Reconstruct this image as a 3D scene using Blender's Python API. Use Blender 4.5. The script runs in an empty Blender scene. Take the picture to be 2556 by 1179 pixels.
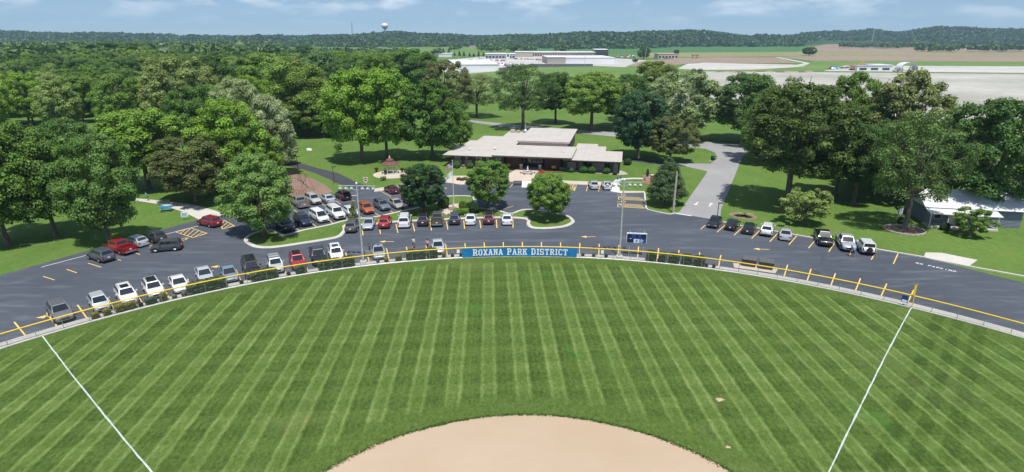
import bpy, bmesh, math, random
import numpy as np
from mathutils import Vector, Matrix

SC = bpy.context.scene
COL = SC.collection
rad = math.radians

# ------------------------------------------------------------------ camera, sky, sun, exposure
CAM_F, CAM_CX, CAM_CY, HORIZON, CAM_H = 1459.0, 1278.0, 589.5, 90.0, 30.0   # calibrated from the foul lines (square at home plate)
PITCH = math.atan((CAM_CY - HORIZON) / CAM_F)
SP, CP = math.sin(PITCH), math.cos(PITCH)
cam_d = bpy.data.cameras.new('camera')
cam = bpy.data.objects.new('camera', cam_d); COL.objects.link(cam)
cam.location = (0, 0, CAM_H)
cam.rotation_euler = (rad(90) - PITCH, 0, 0)
cam_d.sensor_fit = 'HORIZONTAL'; cam_d.sensor_width = 36.0
cam_d.lens = 36.0 * CAM_F / 2556.0
cam_d.clip_start = 0.5; cam_d.clip_end = 30000
SC.camera = cam

SUN_EL, SUN_AZ = rad(69), rad(168)       # azimuth clockwise from +Y: the sun stands behind the camera, a little to the right
world = bpy.data.worlds.new('World'); SC.world = world; world.use_nodes = True
wn, wl = world.node_tree.nodes, world.node_tree.links
wn.clear()
w_out = wn.new('ShaderNodeOutputWorld'); w_bg = wn.new('ShaderNodeBackground')
sky = wn.new('ShaderNodeTexSky'); sky.sky_type = 'NISHITA'; sky.sun_disc = False
sky.sun_elevation = SUN_EL; sky.sun_rotation = SUN_AZ
sky.altitude = 150; sky.air_density = 1.0; sky.dust_density = 0.1; sky.ozone_density = 2.0
w_bg.inputs['Strength'].default_value = 0.10
tc = wn.new('ShaderNodeTexCoord'); sep = wn.new('ShaderNodeSeparateXYZ')
wl.new(tc.outputs['Generated'], sep.inputs[0])
svec = wn.new('ShaderNodeVectorMath'); svec.operation = 'ADD'; svec.inputs[1].default_value = (0, 0, 0.10)     # the pale band of the clear-air model lies below this horizon
wl.new(tc.outputs['Generated'], svec.inputs[0]); wl.new(svec.outputs[0], sky.inputs['Vector'])
def wmath(op, a, b=None):
    n = wn.new('ShaderNodeMath'); n.operation = op
    for i, v in enumerate((a, b)):
        if v is None: continue
        if isinstance(v, (int, float)): n.inputs[i].default_value = v
        else: wl.new(v, n.inputs[i])
    return n.outputs[0]
cn = wn.new('ShaderNodeTexNoise'); cn.inputs['Scale'].default_value = 1.5; cn.inputs['Detail'].default_value = 5; cn.inputs['Roughness'].default_value = 0.5
cmap = wn.new('ShaderNodeMapping'); cmap.inputs['Scale'].default_value = (9, 9, 34); wl.new(tc.outputs['Generated'], cmap.inputs['Vector']); wl.new(cmap.outputs[0], cn.inputs['Vector'])
cr = wn.new('ShaderNodeValToRGB'); cr.color_ramp.elements[0].position = 0.47; cr.color_ramp.elements[1].position = 0.70
cr.color_ramp.elements[0].color = (0, 0, 0, 1); cr.color_ramp.elements[1].color = (1, 1, 1, 1)
wl.new(cn.outputs['Fac'], cr.inputs[0])
cmix = wn.new('ShaderNodeMixRGB'); cmix.inputs[2].default_value = (7.8, 8.6, 9.6, 1)
cfade = wn.new('ShaderNodeMapRange'); cfade.inputs[1].default_value = 0.008; cfade.inputs[2].default_value = 0.050; wl.new(sep.outputs['Z'], cfade.inputs[0])
wl.new(wmath('MULTIPLY', wmath('MULTIPLY', cr.outputs[0], cfade.outputs[0]), 0.75), cmix.inputs[0])
wl.new(sky.outputs[0], cmix.inputs[1]); wl.new(cmix.outputs[0], w_bg.inputs['Color']); wl.new(w_bg.outputs[0], w_out.inputs['Surface'])

sun_d = bpy.data.lights.new('sun', 'SUN'); sun_d.energy = 4.3; sun_d.angle = rad(0.53); sun_d.color = (1.0, 0.965, 0.90)
sun = bpy.data.objects.new('sun', sun_d); COL.objects.link(sun)
sdir = Vector((math.sin(SUN_AZ) * math.cos(SUN_EL), math.cos(SUN_AZ) * math.cos(SUN_EL), math.sin(SUN_EL)))
sun.rotation_euler = sdir.to_track_quat('Z', 'Y').to_euler(); sun.location = (0, -20, 90)

SC.view_settings.view_transform = 'Standard'; SC.view_settings.look = 'None'
SC.view_settings.gamma = 1.0; SC.view_settings.exposure = 0.25
SC.render.engine = 'CYCLES'
SC.cycles.max_bounces = 6; SC.cycles.diffuse_bounces = 2; SC.cycles.transparent_max_bounces = 12
SC.cycles.volume_bounces = 0; SC.cycles.use_denoising = True
SC.cycles.sample_clamp_indirect = 6

# ------------------------------------------------------------------ survey: photo position -> point of the ground at height z
def G(x, y, z=0.0):
    u = (x - CAM_CX) / CAM_F; v = (y - CAM_CY) / CAM_F
    t = (CAM_H - z) / (SP + v * CP)
    return Vector((u * t, (CP - v * SP) * t, z))
def height_of(bx, by, ty):
    Y = G(bx, by).y; v = (ty - CAM_CY) / CAM_F
    return CAM_H - Y / (CP - v * SP) * (SP + v * CP)
def mpp(X, Y, Z=0.0):                 # metres one photo pixel covers at that point
    return (Y * CP - (Z - CAM_H) * SP) / CAM_F

# ------------------------------------------------------------------ materials
MATS = {}
def new_mat(name):
    m = bpy.data.materials.new(name); m.use_nodes = True; m.node_tree.nodes.clear()
    MATS[name] = m
    return m, m.node_tree.nodes, m.node_tree.links
def mix_rgb(n, l, fac, a, b, mode='MIX'):
    x = n.new('ShaderNodeMixRGB'); x.blend_type = mode
    for i, v in enumerate((fac, a, b)):
        if isinstance(v, (int, float)): x.inputs[i].default_value = v
        elif isinstance(v, tuple): x.inputs[i].default_value = (*v[:3], 1)
        else: l.new(v, x.inputs[i])
    return x.outputs[0]
def noise(n, l, vec, scale, detail=4, rough=0.55, lo=0.35, hi=0.65):
    t = n.new('ShaderNodeTexNoise'); t.inputs['Scale'].default_value = scale; t.inputs['Detail'].default_value = detail; t.inputs['Roughness'].default_value = rough
    if vec is not None: l.new(vec, t.inputs['Vector'])
    r = n.new('ShaderNodeMapRange'); r.inputs[1].default_value = lo; r.inputs[2].default_value = hi
    l.new(t.outputs['Fac'], r.inputs[0])
    return r.outputs[0]
def mapped(n, l, vec, scale=(1, 1, 1), rot=0.0):
    m = n.new('ShaderNodeMapping'); m.inputs['Scale'].default_value = scale; m.inputs['Rotation'].default_value = (0, 0, rot)
    l.new(vec, m.inputs['Vector']); return m.outputs[0]
def mth(n, l, op, a, b=None, c=None):
    x = n.new('ShaderNodeMath'); x.operation = op
    for i, v in enumerate((a, b, c)):
        if v is None: continue
        if isinstance(v, (int, float)): x.inputs[i].default_value = v
        else: l.new(v, x.inputs[i])
    return x.outputs[0]
def principled(n, l, color, rough=0.7, metal=0.0, spec=0.5):
    b = n.new('ShaderNodeBsdfPrincipled'); o = n.new('ShaderNodeOutputMaterial')
    if isinstance(color, tuple): b.inputs['Base Color'].default_value = (*color[:3], 1)
    else: l.new(color, b.inputs['Base Color'])
    b.inputs['Roughness'].default_value = rough; b.inputs['Metallic'].default_value = metal
    b.inputs['Specular IOR Level'].default_value = spec
    l.new(b.outputs[0], o.inputs['Surface'])
    return b
def bump(n, l, b, h, strength=0.4, dist=0.05):
    k = n.new('ShaderNodeBump'); k.inputs['Strength'].default_value = strength; k.inputs['Distance'].default_value = dist
    l.new(h, k.inputs['Height']); l.new(k.outputs[0], b.inputs['Normal'])
def objco(n):
    return n.new('ShaderNodeTexCoord').outputs['Object']
def plain(name, c, rough=0.7, metal=0.0, spec=0.5, var=0.18, scale=3.0):
    m, n, l = new_mat(name)
    f = noise(n, l, objco(n), scale, 5)
    col = mix_rgb(n, l, f, tuple(v * (1 - var) for v in c), tuple(min(1, v * (1 + var)) for v in c))
    b = principled(n, l, col, rough, metal, spec)
    return m
def ground_mat(name, c1, c2, c3, big=0.05, mid=0.6, fine=5.0, rough=0.95, stretch=(1, 1, 1), rot=0.0, bmp=0.3, fa=0.45):
    m, n, l = new_mat(name)
    v = objco(n); vs = mapped(n, l, v, stretch, rot)
    a = noise(n, l, v, big, 3, 0.5)
    bb = noise(n, l, vs, mid, 5, 0.6, 0.3, 0.7)
    ff = noise(n, l, vs, fine, 3, 0.7, 0.25, 0.75)
    col = mix_rgb(n, l, a, c1, c2)
    col = mix_rgb(n, l, mth(n, l, 'MULTIPLY', bb, 0.6), col, c3)
    d = mth(n, l, 'ADD', mth(n, l, 'MULTIPLY', ff, fa), 1.0 - fa * 0.5)
    g = n.new('ShaderNodeCombineXYZ')
    for i in range(3): l.new(d, g.inputs[i])
    col = mix_rgb(n, l, 1.0, col, g.outputs[0], 'MULTIPLY')
    b = principled(n, l, col, rough, 0, 0.15)
    if bmp: bump(n, l, b, ff, bmp, 0.06)
    return m

ground_mat('lawn', (0.068, 0.148, 0.024), (0.100, 0.185, 0.034), (0.150, 0.195, 0.052), 0.05, 0.30, 2.2, stretch=(1, 0.35, 1), rot=rad(35))
ground_mat('park_grass', (0.070, 0.145, 0.024), (0.100, 0.178, 0.032), (0.140, 0.180, 0.050), 0.09, 0.5, 3.0, stretch=(1, 0.3, 1), rot=rad(-30))
ground_mat('meadow', (0.12, 0.21, 0.05), (0.17, 0.25, 0.07), (0.10, 0.17, 0.05), 0.012, 0.05, 0.3, bmp=0)
ground_mat('soy', (0.055, 0.150, 0.048), (0.065, 0.170, 0.055), (0.08, 0.18, 0.055), 0.004, 0.02, 0.1, bmp=0)
ground_mat('plough', (0.29, 0.215, 0.165), (0.25, 0.185, 0.14), (0.32, 0.255, 0.19), 0.006, 0.03, 0.12, bmp=0)
ground_mat('straw', (0.25, 0.23, 0.11), (0.19, 0.21, 0.08), (0.30, 0.26, 0.15), 0.006, 0.03, 0.12, bmp=0)
ground_mat('pale_gravel', (0.34, 0.33, 0.28), (0.50, 0.48, 0.44), (0.27, 0.27, 0.22), 0.012, 0.03, 0.3, stretch=(0.35, 1, 1), bmp=0)
ground_mat('lot_concrete', (0.50, 0.48, 0.44), (0.58, 0.56, 0.52), (0.30, 0.29, 0.28), 0.01, 0.03, 0.3, stretch=(0.25, 1, 1), bmp=0)
ground_mat('white_gravel', (0.45, 0.43, 0.40), (0.54, 0.51, 0.47), (0.33, 0.31, 0.28), 0.3, 2.5, 9.0, bmp=0.6)
ground_mat('concrete', (0.52, 0.50, 0.45), (0.58, 0.56, 0.51), (0.46, 0.43, 0.38), 0.15, 0.8, 6.0, bmp=0.1)
ground_mat('plaza', (0.52, 0.44, 0.36), (0.58, 0.50, 0.42), (0.46, 0.37, 0.30), 0.2, 1.0, 6.0, bmp=0.1)
ground_mat('red_paving', (0.32, 0.13, 0.09), (0.36, 0.17, 0.12), (0.25, 0.10, 0.07), 0.4, 2.0, 8.0, bmp=0.1)
ground_mat('mulch', (0.24, 0.165, 0.13), (0.29, 0.205, 0.165), (0.20, 0.13, 0.10), 0.3, 1.5, 7.0, bmp=0.5)
ground_mat('hill_soil', (0.035, 0.075, 0.025), (0.05, 0.095, 0.03), (0.04, 0.07, 0.03), 0.004, 0.02, 0.1, bmp=0)
ground_mat('drive_grey', (0.290, 0.285, 0.285), (0.335, 0.330, 0.330), (0.265, 0.262, 0.262), 0.08, 0.4, 8.0, stretch=(1, 0.4, 1), rot=rad(20), bmp=0.1)
ground_mat('path_black', (0.060, 0.064, 0.075), (0.070, 0.073, 0.085), (0.055, 0.058, 0.066), 0.2, 1.0, 8.0, bmp=0.1)

# asphalt: sealed, with pale worn streaks along the drive lanes and fine cracks
m, n, l = new_mat('asphalt')
v = objco(n)
a = noise(n, l, v, 0.05, 4, 0.6)
st = noise(n, l, mapped(n, l, v, (0.16, 1.1, 1), rad(3)), 0.55, 6, 0.62, 0.52, 0.80)
st2 = noise(n, l, mapped(n, l, v, (0.5, 1.4, 1), rad(-14)), 0.35, 5, 0.65, 0.56, 0.85)
col = mix_rgb(n, l, a, (0.056, 0.066, 0.086), (0.078, 0.090, 0.114))
col = mix_rgb(n, l, mth(n, l, 'MULTIPLY', st, 0.95), col, (0.150, 0.166, 0.190))
col = mix_rgb(n, l, mth(n, l, 'MULTIPLY', st2, 0.95), col, (0.160, 0.172, 0.190))
vor = n.new('ShaderNodeTexVoronoi'); vor.feature = 'DISTANCE_TO_EDGE'; vor.inputs['Scale'].default_value = 0.075
wob = n.new('ShaderNodeTexNoise'); wob.inputs['Scale'].default_value = 0.5; wob.inputs['Detail'].default_value = 4
l.new(v, wob.inputs['Vector'])
vv = n.new('ShaderNodeVectorMath'); vv.operation = 'MULTIPLY_ADD'; vv.inputs[1].default_value = (5, 5, 5)
l.new(wob.outputs['Color'], vv.inputs[0]); l.new(v, vv.inputs[2]); l.new(vv.outputs[0], vor.inputs['Vector'])
crack = n.new('ShaderNodeMapRange'); crack.inputs[1].default_value = 0.002; crack.inputs[2].default_value = 0.007; crack.inputs[3].default_value = 1; crack.inputs[4].default_value = 0
l.new(vor.outputs['Distance'], crack.inputs[0])
part = noise(n, l, v, 0.04, 2, 0.5, 0.50, 0.60)
col = mix_rgb(n, l, mth(n, l, 'MULTIPLY', mth(n, l, 'MULTIPLY', crack.outputs[0], part), 0.75), col, (0.018, 0.018, 0.02))
grain = noise(n, l, v, 14.0, 3, 0.7, 0.2, 0.8)
col = mix_rgb(n, l, mth(n, l, 'MULTIPLY', grain, 0.25), col, (0.085, 0.086, 0.092))
b = principled(n, l, col, 0.8, 0, 0.35)

# mown outfield: parallel mower passes inside the arc, plain turf along the fence and around the skin infield
HOME = Vector((1.84, 10.3, 0)); FENCE_R = 68.2; SKIN = Vector((1.15, 21.9, 0)); SKIN_R = 19.5
m, n, l = new_mat('outfield_turf')
v = objco(n); sx = n.new('ShaderNodeSeparateXYZ'); l.new(v, sx.inputs[0])
wv = n.new('ShaderNodeTexNoise'); wv.inputs['Scale'].default_value = 0.8; wv.inputs['Detail'].default_value = 5; l.new(v, wv.inputs['Vector'])
wob = mth(n, l, 'MULTIPLY', mth(n, l, 'SUBTRACT', wv.outputs['Fac'], 0.5), 0.34)
th = rad(2.2)
s = mth(n, l, 'ADD', mth(n, l, 'ADD', mth(n, l, 'MULTIPLY', sx.outputs[0], math.cos(th)), mth(n, l, 'MULTIPLY', sx.outputs[1], math.sin(th))), wob)
fr = mth(n, l, 'FRACT', mth(n, l, 'ADD', mth(n, l, 'DIVIDE', s, 3.12), 100.36))
ramp = n.new('ShaderNodeValToRGB'); e = ramp.color_ramp.elements
e[0].position = 0.0; e[0].color = (0.30,) * 3 + (1,); e[1].position = 1.0; e[1].color = (0.30,) * 3 + (1,)
for p_, v_ in ((0.03, 0.98), (0.08, 0.98), (0.13, 0.52), (0.35, 0.48), (0.40, 0.98), (0.45, 0.96), (0.50, 0.20), (0.55, 0.04), (0.66, 0.24), (0.74, 0.06), (0.80, 0.24), (0.93, 0.08)):
    q = e.new(p_); q.color = (v_, v_, v_, 1)
l.new(fr, ramp.inputs[0])
fr2 = mth(n, l, 'FRACT', mth(n, l, 'DIVIDE', mth(n, l, 'ADD', mth(n, l, 'SUBTRACT', mth(n, l, 'MULTIPLY', sx.outputs[1], math.cos(rad(4))), mth(n, l, 'MULTIPLY', sx.outputs[0], math.sin(rad(4)))), wob), 3.3))
crs = n.new('ShaderNodeMapRange'); crs.interpolation_type = 'SMOOTHSTEP'; crs.inputs[1].default_value = 0.42; crs.inputs[2].default_value = 0.58; l.new(fr2, crs.inputs[0])
def dist_mask(c, lo, hi):
    d = n.new('ShaderNodeVectorMath'); d.operation = 'DISTANCE'; l.new(v, d.inputs[0]); d.inputs[1].default_value = tuple(c)
    r = n.new('ShaderNodeMapRange'); r.interpolation_type = 'SMOOTHSTEP'; r.inputs[1].default_value = lo; r.inputs[2].default_value = hi
    l.new(mth(n, l, 'ADD', d.outputs['Value'], mth(n, l, 'MULTIPLY', wob, 4.0)), r.inputs[0]); return r.outputs[0]
near_fence = dist_mask(HOME, FENCE_R - 3.0, FENCE_R - 1.7)
off_skin = dist_mask(SKIN, SKIN_R + 1.6, SKIN_R + 3.4)
patch = noise(n, l, v, 0.16, 4, 0.6, 0.3, 0.7)
mot = noise(n, l, mapped(n, l, v, (1.1, 0.6, 1)), 2.4, 7, 0.80, 0.30, 0.70)
fine = noise(n, l, mapped(n, l, v, (1.0, 0.5, 1)), 5.0, 4, 0.8, 0.28, 0.72)
k = mth(n, l, 'MULTIPLY', mth(n, l, 'MULTIPLY', mth(n, l, 'SUBTRACT', 1.0, near_fence), off_skin), mth(n, l, 'ADD', 0.36, mth(n, l, 'MULTIPLY', patch, 0.56)))
passv = noise(n, l, mapped(n, l, v, (0.55, 0.035, 1), -th), 1.0, 3, 0.6, 0.3, 0.7)
bandv = mth(n, l, 'ADD', mth(n, l, 'MULTIPLY', ramp.outputs[0], 0.84), mth(n, l, 'MULTIPLY', crs.outputs[0], 0.15))
bandv = mth(n, l, 'ADD', bandv, mth(n, l, 'MULTIPLY', mth(n, l, 'SUBTRACT', passv, 0.4), 0.24))
t = mth(n, l, 'ADD', mth(n, l, 'MULTIPLY', k, mth(n, l, 'SUBTRACT', bandv, 0.36)), 0.36)
t = mth(n, l, 'ADD', t, mth(n, l, 'MULTIPLY', mth(n, l, 'SUBTRACT', mot, 0.5), 0.50))
t = mth(n, l, 'ADD', t, mth(n, l, 'MULTIPLY', mth(n, l, 'SUBTRACT', fine, 0.5), 0.50))
fr_d = (math.sin(rad(41)), math.cos(rad(41)))      # darker mower passes outside the right foul line
perp = mth(n, l, 'ADD', mth(n, l, 'SUBTRACT', mth(n, l, 'MULTIPLY', sx.outputs[0], fr_d[1]), mth(n, l, 'MULTIPLY', sx.outputs[1], fr_d[0])), mth(n, l, 'ADD', wob, HOME.y * fr_d[0] - HOME.x * fr_d[1]))
for c_, hw in ((2.7, 0.55), (4.5, 0.5), (6.4, 0.6)):
    g_ = n.new('ShaderNodeMapRange'); g_.interpolation_type = 'SMOOTHSTEP'; g_.inputs[1].default_value = hw * 0.7; g_.inputs[2].default_value = hw * 1.3; g_.inputs[3].default_value = 0.16; g_.inputs[4].default_value = 0.0
    l.new(mth(n, l, 'ABSOLUTE', mth(n, l, 'SUBTRACT', perp, c_)), g_.inputs[0]); t = mth(n, l, 'SUBTRACT', t, g_.outputs[0])
tr = n.new('ShaderNodeValToRGB'); e = tr.color_ramp.elements
e[0].position = 0.0; e[0].color = (0.036, 0.066, 0.012, 1); e[1].position = 1.0; e[1].color = (0.185, 0.238, 0.080, 1)
q = e.new(0.35); q.color = (0.074, 0.122, 0.024, 1); q = e.new(0.7); q.color = (0.126, 0.182, 0.047, 1)
l.new(t, tr.inputs[0])
clover = noise(n, l, v, 0.11, 3, 0.5, 0.63, 0.75)
col = mix_rgb(n, l, mth(n, l, 'MULTIPLY', clover, 0.5), tr.outputs[0], (0.055, 0.175, 0.035))
dry = noise(n, l, v, 0.09, 4, 0.6, 0.58, 0.78)
col = mix_rgb(n, l, mth(n, l, 'MULTIPLY', dry, 0.5), col, (0.175, 0.200, 0.075))
b = principled(n, l, col, 0.95, 0, 0.12); bump(n, l, b, fine, 0.5, 0.05)
m, n, l = new_mat('foul_turf')
v = objco(n); sx = n.new('ShaderNodeSeparateXYZ'); l.new(v, sx.inputs[0])
FA = rad(48.5)
s = mth(n, l, 'SUBTRACT', mth(n, l, 'MULTIPLY', sx.outputs[0], math.cos(FA)), mth(n, l, 'MULTIPLY', sx.outputs[1], math.sin(FA)))
wob = mth(n, l, 'MULTIPLY', noise(n, l, v, 0.4, 5, 0.6, 0, 1), 1.0)
fr = mth(n, l, 'FRACT', mth(n, l, 'DIVIDE', mth(n, l, 'ADD', s, wob), 2.6))
r = n.new('ShaderNodeMapRange'); r.interpolation_type = 'SMOOTHSTEP'; r.inputs[1].default_value = 0.46; r.inputs[2].default_value = 0.54; l.new(fr, r.inputs[0])
mot = noise(n, l, v, 1.6, 6, 0.72, 0.3, 0.7); fine = noise(n, l, v, 6.0, 4, 0.75, 0.25, 0.75)
col = mix_rgb(n, l, r.outputs[0], (0.070, 0.122, 0.028), (0.092, 0.148, 0.038))
col = mix_rgb(n, l, mth(n, l, 'MULTIPLY', mot, 0.45), col, (0.130, 0.195, 0.065))
col = mix_rgb(n, l, mth(n, l, 'MULTIPLY', fine, 0.35), col, (0.045, 0.085, 0.018))
b = principled(n, l, col, 0.95, 0, 0.12); bump(n, l, b, fine, 0.5, 0.05)
ground_mat('skin_dirt', (0.430, 0.328, 0.230), (0.475, 0.370, 0.268), (0.405, 0.305, 0.208), 0.10, 0.16, 5.0, stretch=(0.22, 1, 1), bmp=0, fa=0.05)

# leaves: tint of the object, varied from leaf to leaf
def leaf_mat(name, trans=0.34):
    m, n, l = new_mat(name)
    oi = n.new('ShaderNodeObjectInfo'); at = n.new('ShaderNodeAttribute'); at.attribute_name = 'tint'
    v = objco(n); cl = noise(n, l, v, 0.55, 2, 0.5, 0.3, 0.7)
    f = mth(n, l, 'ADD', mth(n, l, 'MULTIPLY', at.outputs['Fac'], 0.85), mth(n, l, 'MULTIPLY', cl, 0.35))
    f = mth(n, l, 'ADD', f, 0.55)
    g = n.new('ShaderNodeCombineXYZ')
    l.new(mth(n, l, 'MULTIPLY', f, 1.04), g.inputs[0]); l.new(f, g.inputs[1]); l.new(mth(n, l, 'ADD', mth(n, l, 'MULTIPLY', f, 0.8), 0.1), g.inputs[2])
    col = mix_rgb(n, l, 1.0, oi.outputs['Color'], g.outputs[0], 'MULTIPLY')
    b = n.new('ShaderNodeBsdfPrincipled'); l.new(col, b.inputs['Base Color']); b.inputs['Roughness'].default_value = 0.5; b.inputs['Specular IOR Level'].default_value = 0.30
    tl = n.new('ShaderNodeBsdfTranslucent'); l.new(mix_rgb(n, l, 0.35, col, (0.16, 0.22, 0.03)), tl.inputs['Color'])
    mx = n.new('ShaderNodeMixShader'); mx.inputs[0].default_value = trans
    o = n.new('ShaderNodeOutputMaterial'); l.new(b.outputs[0], mx.inputs[1]); l.new(tl.outputs[0], mx.inputs[2]); l.new(mx.outputs[0], o.inputs['Surface'])
    return m
leaf_mat('leaf'); leaf_mat('far_leaf', 0.15)
m, n, l = new_mat('bark')
v = objco(n); f = noise(n, l, mapped(n, l, v, (4, 4, 0.7)), 2.0, 5)
b = principled(n, l, mix_rgb(n, l, f, (0.075, 0.058, 0.045), (0.19, 0.165, 0.14)), 0.9, 0, 0.2); bump(n, l, b, f, 0.6, 0.04)
# car paint: colour of the object
m, n, l = new_mat('car_paint')
oi = n.new('ShaderNodeObjectInfo'); b = principled(n, l, oi.outputs['Color'], 0.32, 0.25, 0.5)
dust = noise(n, l, objco(n), 1.3, 5, 0.6)
l.new(mix_rgb(n, l, mth(n, l, 'MULTIPLY', dust, 0.018), oi.outputs['Color'], (0.25, 0.24, 0.22)), b.inputs['Base Color'])
b.inputs['Coat Weight'].default_value = 0.8; b.inputs['Coat Roughness'].default_value = 0.06
m, n, l = new_mat('tinted')      # any small thing that takes the colour of its object
oi = n.new('ShaderNodeObjectInfo'); f = noise(n, l, objco(n), 4.0, 4)
b = principled(n, l, mix_rgb(n, l, mth(n, l, 'MULTIPLY', f, 0.25), oi.outputs['Color'], (0.1, 0.1, 0.1), 'MULTIPLY'), 0.65, 0, 0.3)
plain('car_glass', (0.018, 0.022, 0.027), 0.06, 0, 0.8, 0.1)
plain('rubber', (0.022, 0.022, 0.024), 0.85, 0, 0.3)
plain('dark_trim', (0.03, 0.03, 0.032), 0.55, 0, 0.4)
plain('rim_metal', (0.50, 0.51, 0.53), 0.32, 0.8, 0.5)
plain('headlight_glass', (0.62, 0.64, 0.66), 0.12, 0.3, 0.6)
plain('taillight_red', (0.34, 0.014, 0.012), 0.2, 0, 0.6)
plain('plate_white', (0.72, 0.73, 0.75), 0.5)
plain('yellow_paint', (0.76, 0.52, 0.15), 0.75, 0, 0.3, 0.15, 5.0)
plain('yellow_cap', (0.80, 0.52, 0.02), 0.45, 0, 0.4, 0.06)
plain('white_paint', (0.72, 0.72, 0.70), 0.75, 0, 0.3, 0.10, 4.0)
plain('chalk', (0.45, 0.51, 0.48), 0.95, 0, 0.1, 0.16, 2.0)
plain('galvanised', (0.46, 0.48, 0.50), 0.42, 0.6, 0.5)
plain('pole_grey', (0.52, 0.54, 0.57), 0.45, 0.35, 0.5)
plain('weathered_wood', (0.42, 0.38, 0.32), 0.85)
plain('banner_blue', (0.010, 0.185, 0.430), 0.55, 0, 0.4, 0.14, 1.2)
plain('letter_white', (0.82, 0.84, 0.86), 0.6, 0, 0.3, 0.04)
plain('board_blue', (0.012, 0.05, 0.27), 0.4)
plain('board_black', (0.012, 0.013, 0.018), 0.4)
plain('board_white', (0.70, 0.72, 0.75), 0.45)
plain('lamp_face', (0.72, 0.74, 0.74), 0.25, 0.1, 0.6)
m, n, l = new_mat('roof_cream')       # membrane laid in sheets: seams, water marks
v = objco(n); sx = n.new('ShaderNodeSeparateXYZ'); l.new(v, sx.inputs[0])
f1 = noise(n, l, v, 0.30, 5, 0.6, 0.3, 0.7); f2 = noise(n, l, mapped(n, l, v, (0.4, 1.2, 1)), 0.5, 6, 0.65, 0.55, 0.8)
col = mix_rgb(n, l, f1, (0.445, 0.412, 0.380), (0.505, 0.468, 0.430))
col = mix_rgb(n, l, mth(n, l, 'MULTIPLY', f2, 0.45), col, (0.33, 0.30, 0.27))
seam = mth(n, l, 'LESS_THAN', mth(n, l, 'FRACT', mth(n, l, 'DIVIDE', sx.outputs[0], 2.7)), 0.045)
col = mix_rgb(n, l, mth(n, l, 'MULTIPLY', seam, 0.45), col, (0.36, 0.33, 0.30))
principled(n, l, col, 0.85, 0, 0.2)
plain('fascia_brown', (0.12, 0.085, 0.07), 0.7)
plain('fascia_pale', (0.46, 0.41, 0.37), 0.75)
plain('siding_tan', (0.36, 0.31, 0.28), 0.8, 0, 0.3, 0.1, 2.0)
plain('door_frame', (0.16, 0.15, 0.145), 0.5, 0.4)
plain('window_glass', (0.03, 0.036, 0.042), 0.08, 0, 0.8, 0.2, 0.8)
plain('blind_white', (0.42, 0.43, 0.44), 0.5)
plain('stone_cap', (0.62, 0.59, 0.54), 0.8)
plain('stone', (0.40, 0.36, 0.31), 0.9)
plain('shingle_red', (0.165, 0.078, 0.065), 0.85, 0, 0.2, 0.25, 6.0)
plain('trim_white', (0.66, 0.62, 0.55), 0.7)
plain('bronze', (0.045, 0.042, 0.04), 0.5, 0.5)
plain('steel_white', (0.72, 0.73, 0.75), 0.5, 0, 0.4, 0.05, 0.05)
plain('steel_grey', (0.36, 0.38, 0.42), 0.55, 0, 0.4, 0.08, 0.05)
plain('steel_roof', (0.66, 0.67, 0.68), 0.6, 0, 0.3, 0.08, 0.05)
plain('brown_band', (0.20, 0.10, 0.075), 0.7)
plain('tan_wall', (0.48, 0.42, 0.34), 0.8)
plain('house_blue', (0.17, 0.20, 0.26), 0.8)
plain('dumpster_dark', (0.055, 0.062, 0.060), 0.6)
plain('dumpster_lid', (0.10, 0.102, 0.105), 0.6)
plain('picnic_blue', (0.03, 0.27, 0.55), 0.5)
plain('skin', (0.50, 0.30, 0.22), 0.6)
plain('hair_dark', (0.03, 0.022, 0.018), 0.7)
plain('hair_grey', (0.35, 0.33, 0.31), 0.7)
plain('sign_red', (0.42, 0.05, 0.04), 0.5)
plain('swing_red', (0.25, 0.055, 0.04), 0.5)
plain('machine_orange', (0.70, 0.20, 0.03), 0.5)
plain('flag_red', (0.42, 0.04, 0.06), 0.8)
plain('flag_blue', (0.035, 0.05, 0.18), 0.8)
plain('cloth_white', (0.66, 0.68, 0.70), 0.8)
# brick
def brick_mat(name, c1, c2, mortar):
    m, n, l = new_mat(name)
    br = n.new('ShaderNodeTexBrick'); br.inputs['Color1'].default_value = (*c1, 1); br.inputs['Color2'].default_value = (*c2, 1); br.inputs['Mortar'].default_value = (*mortar, 1)
    br.inputs['Scale'].default_value = 1.0; br.inputs['Brick Width'].default_value = 0.22; br.inputs['Row Height'].default_value = 0.075; br.inputs['Mortar Size'].default_value = 0.008
    v = objco(n); s = n.new('ShaderNodeSeparateXYZ'); l.new(v, s.inputs[0]); c = n.new('ShaderNodeCombineXYZ')
    l.new(mth(n, l, 'ADD', s.outputs[0], s.outputs[1]), c.inputs[0]); l.new(s.outputs[2], c.inputs[1]); l.new(c.outputs[0], br.inputs['Vector'])
    f = noise(n, l, v, 0.8, 4)
    principled(n, l, mix_rgb(n, l, mth(n, l, 'MULTIPLY', f, 0.3), br.outputs['Color'], (0.05, 0.04, 0.035)), 0.9, 0, 0.2)
brick_mat('brick_dark', (0.135, 0.085, 0.068), (0.105, 0.068, 0.058), (0.16, 0.14, 0.12))
brick_mat('brick_red', (0.235, 0.100, 0.075), (0.19, 0.080, 0.062), (0.22, 0.17, 0.14))
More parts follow.
